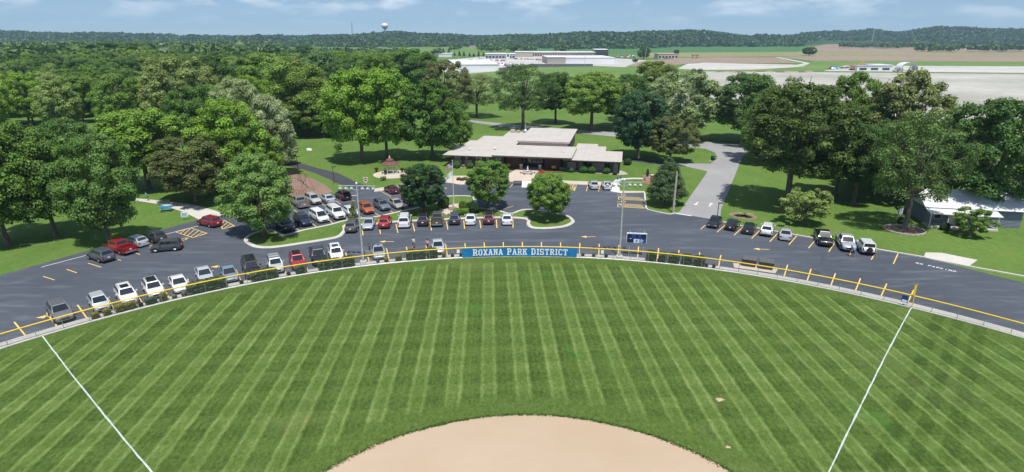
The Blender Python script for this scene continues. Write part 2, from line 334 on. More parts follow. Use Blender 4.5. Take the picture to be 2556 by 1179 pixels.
# chain link: fine wire that lets nearly everything through
m, n, l = new_mat('chain_link')
tb = n.new('ShaderNodeBsdfTransparent'); pb = n.new('ShaderNodeBsdfPrincipled'); pb.inputs['Base Color'].default_value = (0.30, 0.31, 0.32, 1); pb.inputs['Metallic'].default_value = 0.5; pb.inputs['Roughness'].default_value = 0.5
mx = n.new('ShaderNodeMixShader'); o = n.new('ShaderNodeOutputMaterial')
l.new(mth(n, l, 'ADD', mth(n, l, 'MULTIPLY', noise(n, l, objco(n), 8.0, 2), 0.05), 0.10), mx.inputs[0])
l.new(tb.outputs[0], mx.inputs[1]); l.new(pb.outputs[0], mx.inputs[2]); l.new(mx.outputs[0], o.inputs['Surface'])

# ------------------------------------------------------------------ mesh helpers
class MB:
    """Collects simple shapes; build() links them as ONE mesh object."""
    def __init__(s): s.v, s.f = [], []
    def add(s, vs, fs):
        o = len(s.v); s.v += [tuple(p) for p in vs]; s.f += [tuple(i + o for i in f) for f in fs]; return s
    def box(s, x0, x1, y0, y1, z0, z1):
        return s.add([(x0, y0, z0), (x1, y0, z0), (x1, y1, z0), (x0, y1, z0), (x0, y0, z1), (x1, y0, z1), (x1, y1, z1), (x0, y1, z1)],
                     [(3, 2, 1, 0), (4, 5, 6, 7), (0, 1, 5, 4), (1, 2, 6, 5), (2, 3, 7, 6), (3, 0, 4, 7)])
    def cbox(s, c, d): return s.box(c[0] - d[0] / 2, c[0] + d[0] / 2, c[1] - d[1] / 2, c[1] + d[1] / 2, c[2] - d[2] / 2, c[2] + d[2] / 2)
    def tube(s, pts, rs, k=8, cap=True):
        pts = [Vector(p) for p in pts]
        if not hasattr(rs, '__len__'): rs = [rs] * len(pts)
        o = len(s.v); 
        for i, p in enumerate(pts):
            d = (pts[min(i + 1, len(pts) - 1)] - pts[max(i - 1, 0)]).normalized()
            a = d.cross(Vector((0, 0, 1)) if abs(d.z) < 0.95 else Vector((1, 0, 0))).normalized(); b = d.cross(a)
            for j in range(k):
                t = 2 * math.pi * j / k
                s.v.append(tuple(p + (a * math.cos(t) + b * math.sin(t)) * rs[i]))
        for i in range(len(pts) - 1):
            for j in range(k):
                q = o + i * k + j; q2 = o + i * k + (j + 1) % k
                s.f.append((q, q2, q2 + k, q + k))
        if cap:
            s.f.append(tuple(o + j for j in range(k))[::-1]); s.f.append(tuple(o + (len(pts) - 1) * k + j for j in range(k)))
        return s
    def lathe(s, prof, k=16, c=(0, 0, 0), ph=0.0):
        o = len(s.v)
        for (r, z) in prof:
            for j in range(k):
                t = 2 * math.pi * j / k + ph
                s.v.append((c[0] + r * math.cos(t), c[1] + r * math.sin(t), c[2] + z))
        for i in range(len(prof) - 1):
            for j in range(k):
                q = o + i * k + j; q2 = o + i * k + (j + 1) % k
                s.f.append((q, q2, q2 + k, q + k))
        s.f.append(tuple(o + j for j in range(k))[::-1]); s.f.append(tuple(o + (len(prof) - 1) * k + j for j in range(k)))
        return s
    def prism(s, pts, z0, z1):
        k = len(pts); o = len(s.v)
        s.v += [(p[0], p[1], z0) for p in pts] + [(p[0], p[1], z1) for p in pts]
        s.f.append(tuple(o + i for i in range(k))[::-1]); s.f.append(tuple(o + k + i for i in range(k)))
        for i in range(k):
            j = (i + 1) % k; s.f.append((o + i, o + j, o + k + j, o + k + i))
        return s
    def mesh(s, name, mat, smooth=None):
        me = bpy.data.meshes.new(name); me.from_pydata(s.v, [], s.f); me.update()
        if mat: me.materials.append(MATS[mat])
        if smooth is not None:
            me.polygons.foreach_set('use_smooth', [True] * len(me.polygons)); me.set_sharp_from_angle(angle=rad(smooth))
        return me
    def build(s, name, mat, parent=None, smooth=None, bevel=0.0, loc=None):
        me = s.mesh(name, mat)
        if bevel:
            bm = bmesh.new(); bm.from_mesh(me)
            bmesh.ops.bevel(bm, geom=[e for e in bm.edges if len(e.link_faces) == 2 and e.calc_face_angle() > 0.5], offset=bevel, segments=2, affect='EDGES', clamp_overlap=True)
            bm.to_mesh(me); bm.free()
        if smooth is not None:
            me.polygons.foreach_set('use_smooth', [True] * len(me.polygons)); me.set_sharp_from_angle(angle=rad(smooth))
        return link(name, me, parent, loc)
def link(name, me, parent=None, loc=None):
    o = bpy.data.objects.new(name, me); COL.objects.link(o)
    if parent: o.parent = parent
    if loc is not None: o.location = loc
    return o
def thing(name, label, cat, loc=(0, 0, 0), rz=0.0, group=None):
    o = bpy.data.objects.new(name, None); COL.objects.link(o); o.empty_display_size = 0.3
    o.location = loc; o.rotation_euler = (0, 0, rz); return tag(o, label, cat, group)
def tag(o, label=None, cat=None, group=None, kind=None):
    if label: o['label'] = label
    if cat: o['category'] = cat
    if group: o['group'] = group
    if kind: o['kind'] = kind
    return o
def structure(o): o['kind'] = 'structure'; return o
def copy_tree(o, parent=None):
    c = o.copy(); COL.objects.link(c); c.parent = parent
    for ch in list(o.children): copy_tree(ch, c)
    return c
def flat(name, pts, z, mat, parent=None, kind='structure'):
    bm = bmesh.new(); vs = [bm.verts.new((p[0], p[1], z)) for p in pts]
    f = bm.faces.new(vs); bm.normal_update()
    if f.normal.z < 0: f.normal_flip()
    bmesh.ops.triangulate(bm, faces=[f])
    me = bpy.data.meshes.new(name); bm.to_mesh(me); bm.free(); me.materials.append(MATS[mat])
    o = link(name, me, parent)
    if not parent and kind: o['kind'] = kind
    return o
def gp(pts): return [G(*p).xy for p in pts]
def spline(pts, sub=5, closed=True):
    """Catmull-Rom through 2-D points."""
    out = []; n_ = len(pts); P = [Vector((p[0], p[1])) for p in pts]
    for i in range(n_ if closed else n_ - 1):
        p0, p1, p2, p3 = (P[(i - 1) % n_] if closed or i else P[0]), P[i], P[(i + 1) % n_], (P[(i + 2) % n_] if closed or i + 2 < n_ else P[-1])
        for k in range(sub):
            t = k / sub
            out.append(0.5 * ((2 * p1) + (p2 - p0) * t + (2 * p0 - 5 * p1 + 4 * p2 - p3) * t * t + (3 * p1 - p0 - 3 * p2 + p3) * t ** 3))
    if not closed: out.append(P[-1])
    return out
def offset_ring(pts, d):
    """Inset a closed 2-D ring by d (positive = inwards for a counter-clockwise ring)."""
    n_ = len(pts); area = sum(pts[i][0] * pts[(i + 1) % n_][1] - pts[(i + 1) % n_][0] * pts[i][1] for i in range(n_))
    s = 1 if area > 0 else -1; out = []
    for i in range(n_):
        a, b, c = Vector(pts[i - 1]), Vector(pts[i]), Vector(pts[(i + 1) % n_])
        t1 = (b - a).normalized(); t2 = (c - b).normalized(); nn = Vector((-t1.y - t2.y, t1.x + t2.x))
        if nn.length < 1e-6: nn = Vector((-t1.y, t1.x))
        nn.normalize(); out.append(b + nn * d * s)
    return out
def strip(pts, w):
    """Closed outline of a band of width w along a 2-D polyline."""
    L, R = [], []
    P = [Vector((p[0], p[1])) for p in pts]
    for i, p in enumerate(P):
        d = (P[min(i + 1, len(P) - 1)] - P[max(i - 1, 0)]).normalized(); nn = Vector((-d.y, d.x)) * w / 2
        L.append(p + nn); R.append(p - nn)
    return L + R[::-1]
# ------------------------------------------------------------------ ground, fields, lots
flat('ground', [(-5200, -300), (5200, -300), (5200, 4200), (-5200, 4200)], 0.0, 'lawn')
def arc(c, r, a0, a1, k): return [Vector((c.x + r * math.sin(a0 + (a1 - a0) * i / k), c.y + r * math.cos(a0 + (a1 - a0) * i / k))) for i in range(k + 1)]
TH0, TH1 = rad(-62), rad(56)
flat('foul_ground', [HOME.xy + Vector((-75, -32)), HOME.xy + Vector((70, -32))] + arc(HOME, FENCE_R, TH1, TH0, 60), 0.010, 'outfield_turf')
FL, FR = rad(-49.0), rad(41.0)
flat('outfield', [HOME.xy] + arc(HOME, FENCE_R, FL, FR, 70), 0.018, 'outfield_turf')
rng = random.Random(4)
ring = []
for i in range(420):
    a_ = 2 * math.pi * i / 420; r_ = SKIN_R + 0.10 * math.sin(a_ * 9) + rng.uniform(-0.10, 0.10)
    ring.append((SKIN.x + r_ * math.cos(a_), SKIN.y + r_ * math.sin(a_)))
flat('infield_dirt', ring, 0.026, 'skin_dirt')
fringe = []; ftint = []
for i in range(5200):
    a_ = rng.uniform(0.15, math.pi - 0.15); r_ = SKIN_R + rng.gauss(0.03, 0.10); cx_, cy_ = SKIN.x + r_ * math.cos(a_), SKIN.y + r_ * math.sin(a_)
    w_, h_ = rng.uniform(0.03, 0.08), rng.uniform(0.03, 0.09); t_ = rng.uniform(0, 3.14); dx, dy = w_ * math.cos(t_), w_ * math.sin(t_); lx_, ly_ = rng.uniform(-0.05, 0.05), rng.uniform(-0.05, 0.05)
    fringe += [(cx_ - dx, cy_ - dy, 0.02), (cx_ + dx, cy_ + dy, 0.02), (cx_ + dx * 0.6 + lx_, cy_ + dy * 0.6 + ly_, 0.02 + h_), (cx_ - dx * 0.6 + lx_, cy_ - dy * 0.6 + ly_, 0.02 + h_)]
lip = MB(); lip.v = fringe; lip.f = [(4 * i, 4 * i + 1, 4 * i + 2, 4 * i + 3) for i in range(len(fringe) // 4)]
tag(lip.build('grass_lip', 'foul_turf'), 'ragged fringe of grass along the edge of the infield dirt', 'grass', kind='stuff')
flat('warning_strip', arc(HOME, FENCE_R, TH0, TH1, 90) + arc(HOME, FENCE_R + 1.55, TH1, TH0, 90), 0.016, 'white_gravel')
mow = MB()
P1, P2 = arc(HOME, FENCE_R - 0.12, TH0, TH1, 100), arc(HOME, FENCE_R + 0.16, TH0, TH1, 100)
mow.add([(p.x, p.y, z) for p, q in zip(P1, P2) for z in (0.0, 0.07)] + [(q.x, q.y, z) for q in P2 for z in (0.0, 0.07)],
        [f for i in range(100) for f in ((2 * i, 2 * i + 2, 2 * i + 3, 2 * i + 1), (2 * i + 1, 2 * i + 3, 202 + 2 * i + 3, 202 + 2 * i + 1), (202 + 2 * i, 202 + 2 * i + 1, 202 + 2 * i + 3, 202 + 2 * i + 2))])
structure(mow.build('mowing_kerb', 'concrete'))
def foul_line(name, th, r1):
    d = Vector((math.sin(th), math.cos(th))); q = []; k = 60
    for sgn in (1, -1):
        rr = [3 + (r1 - 3) * i / k for i in range(k + 1)]
        if sgn < 0: rr = rr[::-1]
        for r_ in rr:
            w_ = 0.062 + rng.uniform(-0.025, 0.025)
            bend = 0.12 * math.sin(r_ * 0.09)
            q.append(HOME.xy + d * r_ + Vector((d.y, -d.x)) * (bend + sgn * w_))
    return structure(flat(name, q, 0.034, 'chalk'))
foul_line('right_foul_line', FR, FENCE_R - 0.15); foul_line('left_foul_line', FL, FENCE_R - 0.15)
for i, (x_, y_, r_) in enumerate(((1797, 999, 0.30), (1818, 1117, 0.18), (1680, 1150, 0.12))):
    c_ = G(x_, y_); q = [(c_.x + r_ * rng.uniform(0.5, 1.15) * 1.3 * math.cos(t_ * 0.35), c_.y + r_ * rng.uniform(0.5, 1.15) * math.sin(t_ * 0.35)) for t_ in range(18)]
    flat('bare_patch', q, 0.024, 'skin_dirt')

# parking lot
back = [(408, 573), (497, 548), (558, 538), (640, 519), (741, 496), (837, 483), (883, 473), (934, 472.5), (934, 480), (952, 478), (992, 470), (1100, 455), (1125, 458), (1150, 462), (1175, 460),
        (1190, 455), (1263, 454), (1303, 455.5), (1404, 459.5), (1461, 462.5), (1525, 466), (1524.7, 478), (1552, 483), (1608.7, 482), (1612.5, 521), (1620, 525), (1672, 535.5), (1687, 533), (1726, 539),
        (1797, 551), (1844, 563.6), (1888, 570), (1974, 585), (2033, 595.4), (2178, 621), (2305, 642.5), (2325, 647.6)]
bw = gp(back)
lx = bw[0] + (bw[0] - bw[1]).normalized() * 75; rx = bw[-1] + (bw[-1] - bw[-2]).normalized() * 60
lot_pts = [lx] + bw + [rx] + arc(HOME, FENCE_R + 1.5, TH1, TH0, 90)
lot = flat('parking_lot', lot_pts, 0.010, 'asphalt')
drive = flat('driveway', gp([(1687, 533), (1697, 528), (1766, 429.4), (1761, 427), (1715.5, 416.7), (1690, 407.8), (1774, 409), (1788, 400), (1791, 392), (1784, 381), (1760, 372), (1728, 368),
      (1690, 362), (1530, 341), (1443, 333), (1278, 320), (1181, 306), (1100, 300), (1100, 296), (1181, 301), (1278, 311), (1443, 324), (1530, 331), (1728, 352), (1860, 362), (2000, 352), (2000, 362), (1880, 372), (1853, 391), (1833, 442), (1800, 522), (1797, 551.2), (1726, 539.2)]), 0.017, 'drive_grey')
flat('side_path', gp([(1555, 391), (1624, 401), (1690, 407.8), (1715.5, 416.7), (1624, 409), (1555, 399)]), 0.024, 'path_black')
flat('black_path', gp([(883, 473), (857.8, 465), (822, 448), (784, 432), (753.4, 422), (700, 411), (640, 405), (560, 408), (560, 403), (640, 398), (700, 401), (760, 410), (794, 420.5), (842.5, 432), (883, 452), (936, 473)]), 0.014, 'path_black')
flat('concrete_walk', gp([(497, 549), (560, 537), (540, 527), (505, 517), (470, 509), (430, 505), (380, 499), (300, 492), (180, 486), (180, 491), (300, 499), (350, 503), (395, 510), (420, 518), (450, 527), (480, 540)]), 0.022, 'concrete')
def slab(name, pts, z, mat, parent=None):
    o = MB().prism([(p[0], p[1]) for p in pts], 0.0, z).build(name, mat, parent); return structure(o) if not parent else o
slab('sidewalk', gp([(934, 480), (934, 472.5), (990, 464), (1060, 455), (1103, 447), (1130, 440), (1165, 440), (1180, 447), (1230, 446), (1258, 442), (1268, 436), (1290, 423), (1300, 418), (1352, 420), (1336, 437), (1334, 444), (1340, 450), (1404, 452), (1480, 455), (1530, 455), (1545, 455), (1545, 478), (1608.7, 478.5), (1608.7, 482), (1552, 483), (1524.7, 478), (1525, 466), (1461, 462.5), (1404, 459.5), (1303, 455.5), (1263, 454), (1190, 455), (1175, 460), (1150, 462), (1125, 458), (1100, 455), (992, 470), (952, 478)]), 0.11, 'plaza')
slab('kerb_ramp', gp([(1303.6, 454), (1302, 469), (1324, 469), (1328, 455)]), 0.125, 'white_paint')
slab('kerb_ramp', gp([(1527, 462), (1524, 478.5), (1552.5, 483.5), (1546, 476), (1546, 456), (1531, 456)]), 0.125, 'white_paint')
flat('brick_terrace', gp([(1240, 421), (1252, 417), (1400, 427), (1408, 431), (1350, 430), (1350, 424), (1300, 421), (1262, 424)]), 0.125, 'red_paving')
slab('curved_walk', gp([(1530, 455), (1536, 449), (1550, 446), (1580, 444.5), (1606, 445), (1606, 448), (1580, 447.5), (1556, 449), (1546, 453), (1545, 456)]), 0.06, 'concrete')
slab('memorial_paving', gp([(1605, 438), (1604, 456), (1612, 460), (1633, 461), (1640, 437)]), 0.07, 'red_paving')
def kerb(pts, w=0.32, z=0.14, mat='concrete'):
    q = strip(gp(pts), w); k = len(q) // 2; mb = MB()
    n2 = len(q)
    mb.v = [(p.x, p.y, 0) for p in q] + [(p.x, p.y, z) for p in q]
    for i in range(k - 1):
        a1, b1, c1, d1 = i, i + 1, n2 - 2 - i, n2 - 1 - i
        mb.f += [(a1 + n2, b1 + n2, c1 + n2, d1 + n2), (a1, b1, b1 + n2, a1 + n2), (c1, d1, d1 + n2, c1 + n2)]
    mb.f += [(0, n2 - 1, 2 * n2 - 1, n2), (k - 1, k, k + n2, k - 1 + n2)]
    return structure(mb.build('kerb', mat))
kerb([(1608.7, 482), (1612.5, 520), (1616, 524), (1640, 530), (1672, 536), (1687, 533)])
kerb([(1804, 555), (1844, 564), (1888, 570.5), (1974, 585.5), (2033, 596), (2178, 621.5), (2305, 643), (2325, 648), (2450, 672), (2560, 692)])
slab('house_walk', gp([(2310, 631), (2306, 642), (2330, 648), (2420, 664), (2440, 650), (2350, 632)]), 0.05, 'concrete')
flat('mulch_bed', gp([(715, 425), (738, 433), (790, 450), (815, 464), (832, 479), (800, 487), (742, 492), (690, 488), (680, 450), (690, 430)]), 0.012, 'mulch')
flat('dumpster_pad', [G(*p).xy for p in ((1830, 657), (1832, 668), (1935, 683), (1942, 672), (1890, 662))], 0.022, 'plaza')

# the planted island between the two parking rows
ring = gp([(609, 603), (611, 594), (626, 584.7), (659, 575.8), (684, 575), (700, 582), (713, 586.5), (751, 575.8), (789, 568), (824, 560.5), (865, 550), (941.6, 540.4), (980, 532), (1013, 525), (1060, 514), (1104, 500), (1108, 492), (1134, 489.3), (1168.7, 489.5), (1186, 493), (1191, 506), (1195, 518), (1244, 525.5), (1272.6, 533), (1292, 527), (1313, 523), (1344, 525),
      (1396.8, 534), (1419, 539.4), (1431, 547), (1434, 556), (1411, 567), (1364, 572), (1327, 570), (1314, 561), (1309, 547.6), (1237, 545), (1148, 547.8), (1115, 549.6), (1045, 552.7), (992, 555), (948, 560), (899, 563.5), (866, 564), (866, 573), (860, 583), (840, 595), (763, 608), (687, 619), (644, 619.5), (622, 613)])
ring = spline(ring, 4)
isl = structure(bpy.data.objects.new('planted_island', None)); COL.objects.link(isl)
inner = offset_ring(ring, 0.62); mid_ = offset_ring(ring, 0.10)
nR = len(ring); kb = MB()
kb.v = [(p.x, p.y, 0.0) for p in ring] + [(p.x, p.y, 0.13) for p in mid_] + [(p.x, p.y, 0.13) for p in inner] + [(p.x, p.y, 0.05) for p in inner]
for i in range(nR):
    j = (i + 1) % nR
    for k_ in range(3): kb.f.append((k_ * nR + i, k_ * nR + j, (k_ + 1) * nR + j, (k_ + 1) * nR + i))
kb.build('island_kerb', 'concrete', isl)
flat('island_grass', inner, 0.10, 'park_grass', isl)
flat('flagpole_paving', gp([(1096, 517), (1112, 511), (1150, 510), (1158, 517), (1150, 528), (1140, 536), (1112, 537), (1098, 531)]), 0.118, 'plaza', isl)
flat('flagpole_bed', spline(gp([(1117, 521), (1130, 518), (1144, 521), (1140, 526), (1122, 527)]), 3), 0.125, 'mulch', isl)

# painted marks, each a part of the lot
def line(p, q, w=0.11, mat='yellow_paint', name='stall_line', z=0.016, parent=lot):
    a_, b_ = G(*p).xy, G(*q).xy
    return flat(name, strip([a_, b_], w), z, mat, parent)
DTH = rad(2.262)
for k_ in range(-24, 23):
    th = rad(-0.20) + DTH * k_
    if 10.6 <= math.degrees(th) <= 11.6 or 24 < math.degrees(th) < 28.5 or math.degrees(th) > 41.5: 
        if math.degrees(th) > 24: continue
    d = Vector((math.sin(th), math.cos(th)))
    flat('stall_line', strip([HOME.xy + d * 69.72, HOME.xy + d * 74.45], 0.15), 0.016, 'yellow_paint', lot)
c3 = lambda x, y: (850 + x / 4.91, 460 + y / 4.91)
for a_, b_ in (((265, 525), (275, 628)), ((470, 505), (490, 610)), ((680, 493), (703, 597)), ((885, 480), (908, 580)), ((1098, 465), (1115, 570)), ((1297, 455), (1315, 555)), ((1510, 445), (1520, 548)), ((1705, 440), (1720, 542)), ((1910, 435), (1917, 537)), ((2110, 428), (2115, 536))):
    line(c3(*a_), c3(*b_), 0.15)
c6 = lambda x, y: (1730 + x / 3.93, 500 + y / 3.93)
for a_, b_ in (((120, 245), (75, 285)), ((330, 230), (235, 315)), ((495, 258), (402, 345)), ((655, 295), (573, 378)), ((835, 320), (752, 408)), ((1015, 352), (940, 438)), ((1205, 385), (1132, 472)), ((1390, 415), (1330, 508)), ((1590, 450), (1530, 545)), ((1800, 487), (1748, 585)), ((2010, 525), (1965, 625))):
    line(c6(*a_), c6(*b_), 0.14)
c5 = lambda x, y: (700 + x / 3.93, 320 + y / 3.93)
for a_, b_ in (((120, 795), (165, 825)), ((262, 770), (310, 800)), ((395, 738), (455, 775)), ((530, 705), (595, 750)), ((665, 690), (725, 717)), ((985, 620), (1083, 673)), ((1130, 615), (1215, 668)), ((1565, 565), (1630, 597))):
    line(c5(*a_), c5(*b_), 0.12)
for a_, b_ in (((405, 345), (465, 382)), ((600, 322), (648, 352)), ((770, 285), (818, 322)), ((230, 395), (285, 418))):
    line(c3(*a_), c3(*b_), 0.12)
for a_, b_ in (((150, 985), (205, 1012)), ((310, 935), (362, 975)), ((478, 900), (520, 942)), ((625, 870), (672, 905)), ((-130, 1020), (-85, 1050))):
    line(c5(*a_), c5(*b_), 0.12)
cA = lambda x, y: (230 + x / 3.93, 520 + y / 3.93)
for a_, b_ in (((-40, 540), (90, 580)), ((200, 490), (285, 515)), ((395, 430), (470, 455)), ((535, 360), (620, 385)), ((690, 300), (762, 323)), ((-250, 600), (-150, 635)), ((-480, 670), (-370, 705))):
    line(cA(*a_), cA(*b_), 0.13)
line(cA(690, 265), cA(1040, 175), 0.14, 'white_paint', 'edge_line'); line(cA(-500, 580), cA(690, 265), 0.14, 'white_paint', 'edge_line')
line(c5(680, 666), c5(745, 660), 0.3, 'white_paint', 'stop_line')
line((1687, 533.5), (1726, 539.5), 0.35, 'white_paint', 'stop_line', 0.024)
line(c3(1218, 22), c3(1302, 55), 0.12)
c4 = lambda x, y: (1130 + x / 4.91, 460 + y / 4.91)
for a_, b_ in (((470, 285), (595, 240)), ((570, 325), (745, 268)), ((700, 42), (735, 0)), ((1372, 45), (1385, 5)), ((1637, 88), (1658, 10)), ((1786, 92), (1805, 15))):
    line(c4(*a_), c4(*b_), 0.12)
def hatch(corners, nb, w=0.12, slant=0.5):
    A, B, C, D = [G(*p).xy for p in corners]     # A-B one long side, D-C the other
    for s_, e_ in ((A, B), (B, C), (C, D), (D, A)): flat('hatch_outline', strip([s_, e_], w), 0.016, 'yellow_paint', lot)
    for i in range(nb):
        t0 = (i + 0.5) / nb - slant / nb * 0.8; t1 = (i + 0.5) / nb + slant / nb * 0.8
        t0, t1 = max(0, t0), min(1, t1)
        flat('hatch_bar', strip([A.lerp(B, t0), D.lerp(C, t1)], w), 0.020, 'yellow_paint', lot)
for q in ([cA(820, 235), cA(970, 195), cA(1130, 248), cA(990, 290)], [cA(1250, 125), cA(1290, 118), cA(1400, 175), cA(1280, 207)]):
    for i in range(4): line(q[i], q[(i + 1) % 4], 0.13, name='hatch_outline')
for p_, q_ in (((865, 248), (912, 212)), ((900, 260), (962, 203)), ((935, 271), (1003, 212)), ((968, 281), (1042, 224)), ((1005, 285), (1082, 236)), ((1055, 270), (1112, 246)), ((1268, 160), (1292, 130)), ((1275, 185), (1325, 142)), ((1290, 202), (1356, 158)), ((1330, 193), (1385, 170))):
    line(cA(*p_), cA(*q_), 0.13, name='hatch_bar', z=0.020)
c7 = lambda x, y: (1400 + x / 3.93, 320 + y / 3.93)
hatch([c7(567, 672), c7(820, 688), c7(822, 712), c7(565, 702)], 9, 0.13, 2.0)
hatch([c7(560, 740), c7(826, 757), c7(830, 790), c7(558, 772)], 9, 0.13, 2.0)
hatch([c7(42, 553), c7(153, 556), c7(135, 614), c7(20, 605)], 6, 0.12, 1.2)
def wheelchair(cpx, s_=1.0, rz=0.0):
    c_ = G(*cpx).xy; R_ = Matrix.Rotation(rz, 2)
    def pt(x, y): return c_ + R_ @ Vector((x, y)) * s_
    ringp = [pt(0.42 * math.cos(t_), 0.42 * math.sin(t_) - 0.15) for t_ in [rad(a__) for a__ in range(100, 380, 20)]]
    for q in (ringp, [pt(-0.1, 0.55), pt(-0.05, 0.05), pt(0.4, 0.05), pt(0.62, -0.45)]):
        flat('accessible_symbol', strip(q, 0.13 * s_), 0.016, 'yellow_paint', lot)
    flat('accessible_symbol', [pt(-0.1 + 0.13 * math.cos(t_), 0.78 + 0.13 * math.sin(t_)) for t_ in [i * math.pi / 5 for i in range(10)]], 0.016, 'yellow_paint', lot)
wheelchair((454, 597.5), 1.3, rad(70)); wheelchair(c7(600, 655), 1.1, rad(90)); wheelchair(c7(600, 722), 1.1, rad(90))
def arrow(cpx, L_, ang, mat, parent, z=0.016, w=0.16, name='lane_arrow'):
    c_ = G(*cpx).xy; R_ = Matrix.Rotation(ang, 2)
    sh = [(-L_ / 2, -w / 2), (L_ / 2 - 0.9, -w / 2), (L_ / 2 - 0.9, -0.45), (L_ / 2, 0), (L_ / 2 - 0.9, 0.45), (L_ / 2 - 0.9, w / 2), (-L_ / 2, w / 2)]
    return flat(name, [c_ + R_ @ Vector(p) for p in sh], z, mat, parent)
for p_, a_ in (((965, 603.5), 180), ((1468, 591.5), 180), ((1900, 622.5), 172), ((548, 665.5), 190), ((120, 790), 200)):
    arrow(p_, 2.3, rad(a_), 'yellow_paint', lot)
arrow((1738.5, 508.5), 2.6, rad(-118), 'white_paint', drive, 0.024, 0.22); arrow((1773.5, 511.5), 2.6, rad(62), 'white_paint', drive, 0.024, 0.22)

# far fields
for nm, pts, mat, z in (
  ('meadow_field', [(1000, 205), (1150, 182), (1250, 176), (1330, 168), (1470, 164), (1600, 165), (1640, 178), (1620, 200), (1560, 218), (1300, 240), (1100, 235)], 'meadow', 0.02),
  ('gravel_lot', [(1560, 262), (1690, 206), (1720, 186), (1760, 178.5), (2330, 183), (2900, 189), (2900, 380), (2326, 300), (1900, 262), (1700, 268)], 'pale_gravel', 0.03),
  ('verge_strip', [(1560, 177), (1700, 171), (2010, 173), (2556, 180), (2556, 184), (2010, 178), (1700, 178)], 'meadow', 0.045),
  ('concrete_pads', [(1690, 172), (1715, 160), (1760, 157), (1880, 160), (1990, 162), (2008, 158), (1935, 143.5), (1945, 143.2), (2022, 158), (2005, 166), (1960, 170), (1880, 174), (1760, 175)], 'lot_concrete', 0.06),
  ('ploughed_field', [(1560, 166), (1600, 154), (1700, 145), (1800, 143), (1935, 144), (2000, 157), (1880, 159), (1740, 157), (1690, 162)], 'plough', 0.04),
  ('ploughed_field', [(1945, 143), (2040, 140), (2700, 136), (2700, 156), (2030, 152)], 'plough', 0.04),
  ('green_plot', [(1960, 173), (2035, 152), (2700, 155), (2700, 168), (2300, 166), (2110, 165), (2060, 176)], 'meadow', 0.05),
  ('works_yard', [(2055, 178), (2110, 164), (2320, 165), (2700, 167), (2700, 184), (2300, 180)], 'lot_concrete', 0.07),
  ('stubble_strip', [(1600, 144), (1600, 131), (2000, 128), (2080, 131), (2700, 133), (2700, 137), (2020, 141)], 'straw', 0.08),
  ('soybean_field', [(1330, 130), (1370, 113), (1420, 111), (1500, 120), (1510, 109), (1590, 106), (1640, 112), (2000, 116), (2030, 118), (1990, 130), (1600, 132), (1500, 134)], 'soy', 0.10),
  ('hillside_field', [(2000, 128), (2060, 110), (2160, 112), (2290, 119), (2700, 123), (2700, 133), (2080, 131)], 'plough', 0.12),
  ('dealership_yard', [(1060, 172), (1120, 150), (1200, 142), (1330, 140), (1500, 144), (1600, 150), (1640, 152), (1600, 158), (1560, 168), (1470, 164), (1330, 168), (1250, 177), (1150, 186)], 'lot_concrete', 0.035),
  ('pale_field', [(690, 124), (760, 114), (930, 110), (1100, 111), (1290, 120), (1250, 136), (1100, 142), (900, 136), (760, 132)], 'meadow', 0.06)):
    flat(nm, gp(pts), z, MATS and mat)
flat('frontage_road', gp([(1230, 172), (1330, 160), (1480, 160), (1480, 166), (1330, 168), (1260, 179)]), 0.09, 'path_black')

# wooded bluffs along the horizon
TOPS = [(-400, 74), (0, 78), (230, 84), (400, 86), (600, 92), (880, 86), (1000, 82), (1150, 87), (1300, 89), (1450, 84), (1560, 79), (1700, 77), (1800, 83), (1870, 90), (1960, 88), (2080, 78), (2160, 75), (2240, 80), (2330, 69), (2500, 72), (2900, 70)]
FEET = [(-400, 2000), (230, 1900), (600, 1750), (900, 1700), (1150, 1800), (1400, 1500), (1500, 1450), (1600, 1500), (1700, 1750), (2000, 1800), (2060, 2300), (2160, 2350), (2330, 2100), (2900, 2100)]
def interp(tab, x):
    return float(np.interp(x, [a_ for a_, _ in tab], [b_ for _, b_ in tab]))
def hill_z(X, Y):
    pxx = CAM_CX + X / max(Y, 1) * CAM_F / CP
    f = interp(FEET, pxx)
    crest_y = f + 520
    zc = CAM_H + (HORIZON - interp(TOPS, pxx)) / CAM_F * crest_y * CP * CP - 13
    t_ = min(1, max(0, (Y - f) / 520)); t_ = t_ * t_ * (3 - 2 * t_)
    zc += 2.5 * math.sin(X * 0.011) + 2 * math.sin(X * 0.027 + 1.3)
    return -1.5 + (zc + 1.5) * t_
hm = MB(); NX, NY = 130, 26
for j in range(NY):
    for i in range(NX):
        Y = 1400 + 2200 * (j / (NY - 1)) ** 1.15; X = (-1.35 + 2.7 * i / (NX - 1)) * Y
        hm.v.append((X, Y, hill_z(X, Y)))
for j in range(NY - 1):
    for i in range(NX - 1):
        q = j * NX + i; hm.f.append((q, q + 1, q + NX + 1, q + NX))
structure(hm.build('hills', 'hill_soil', smooth=60))
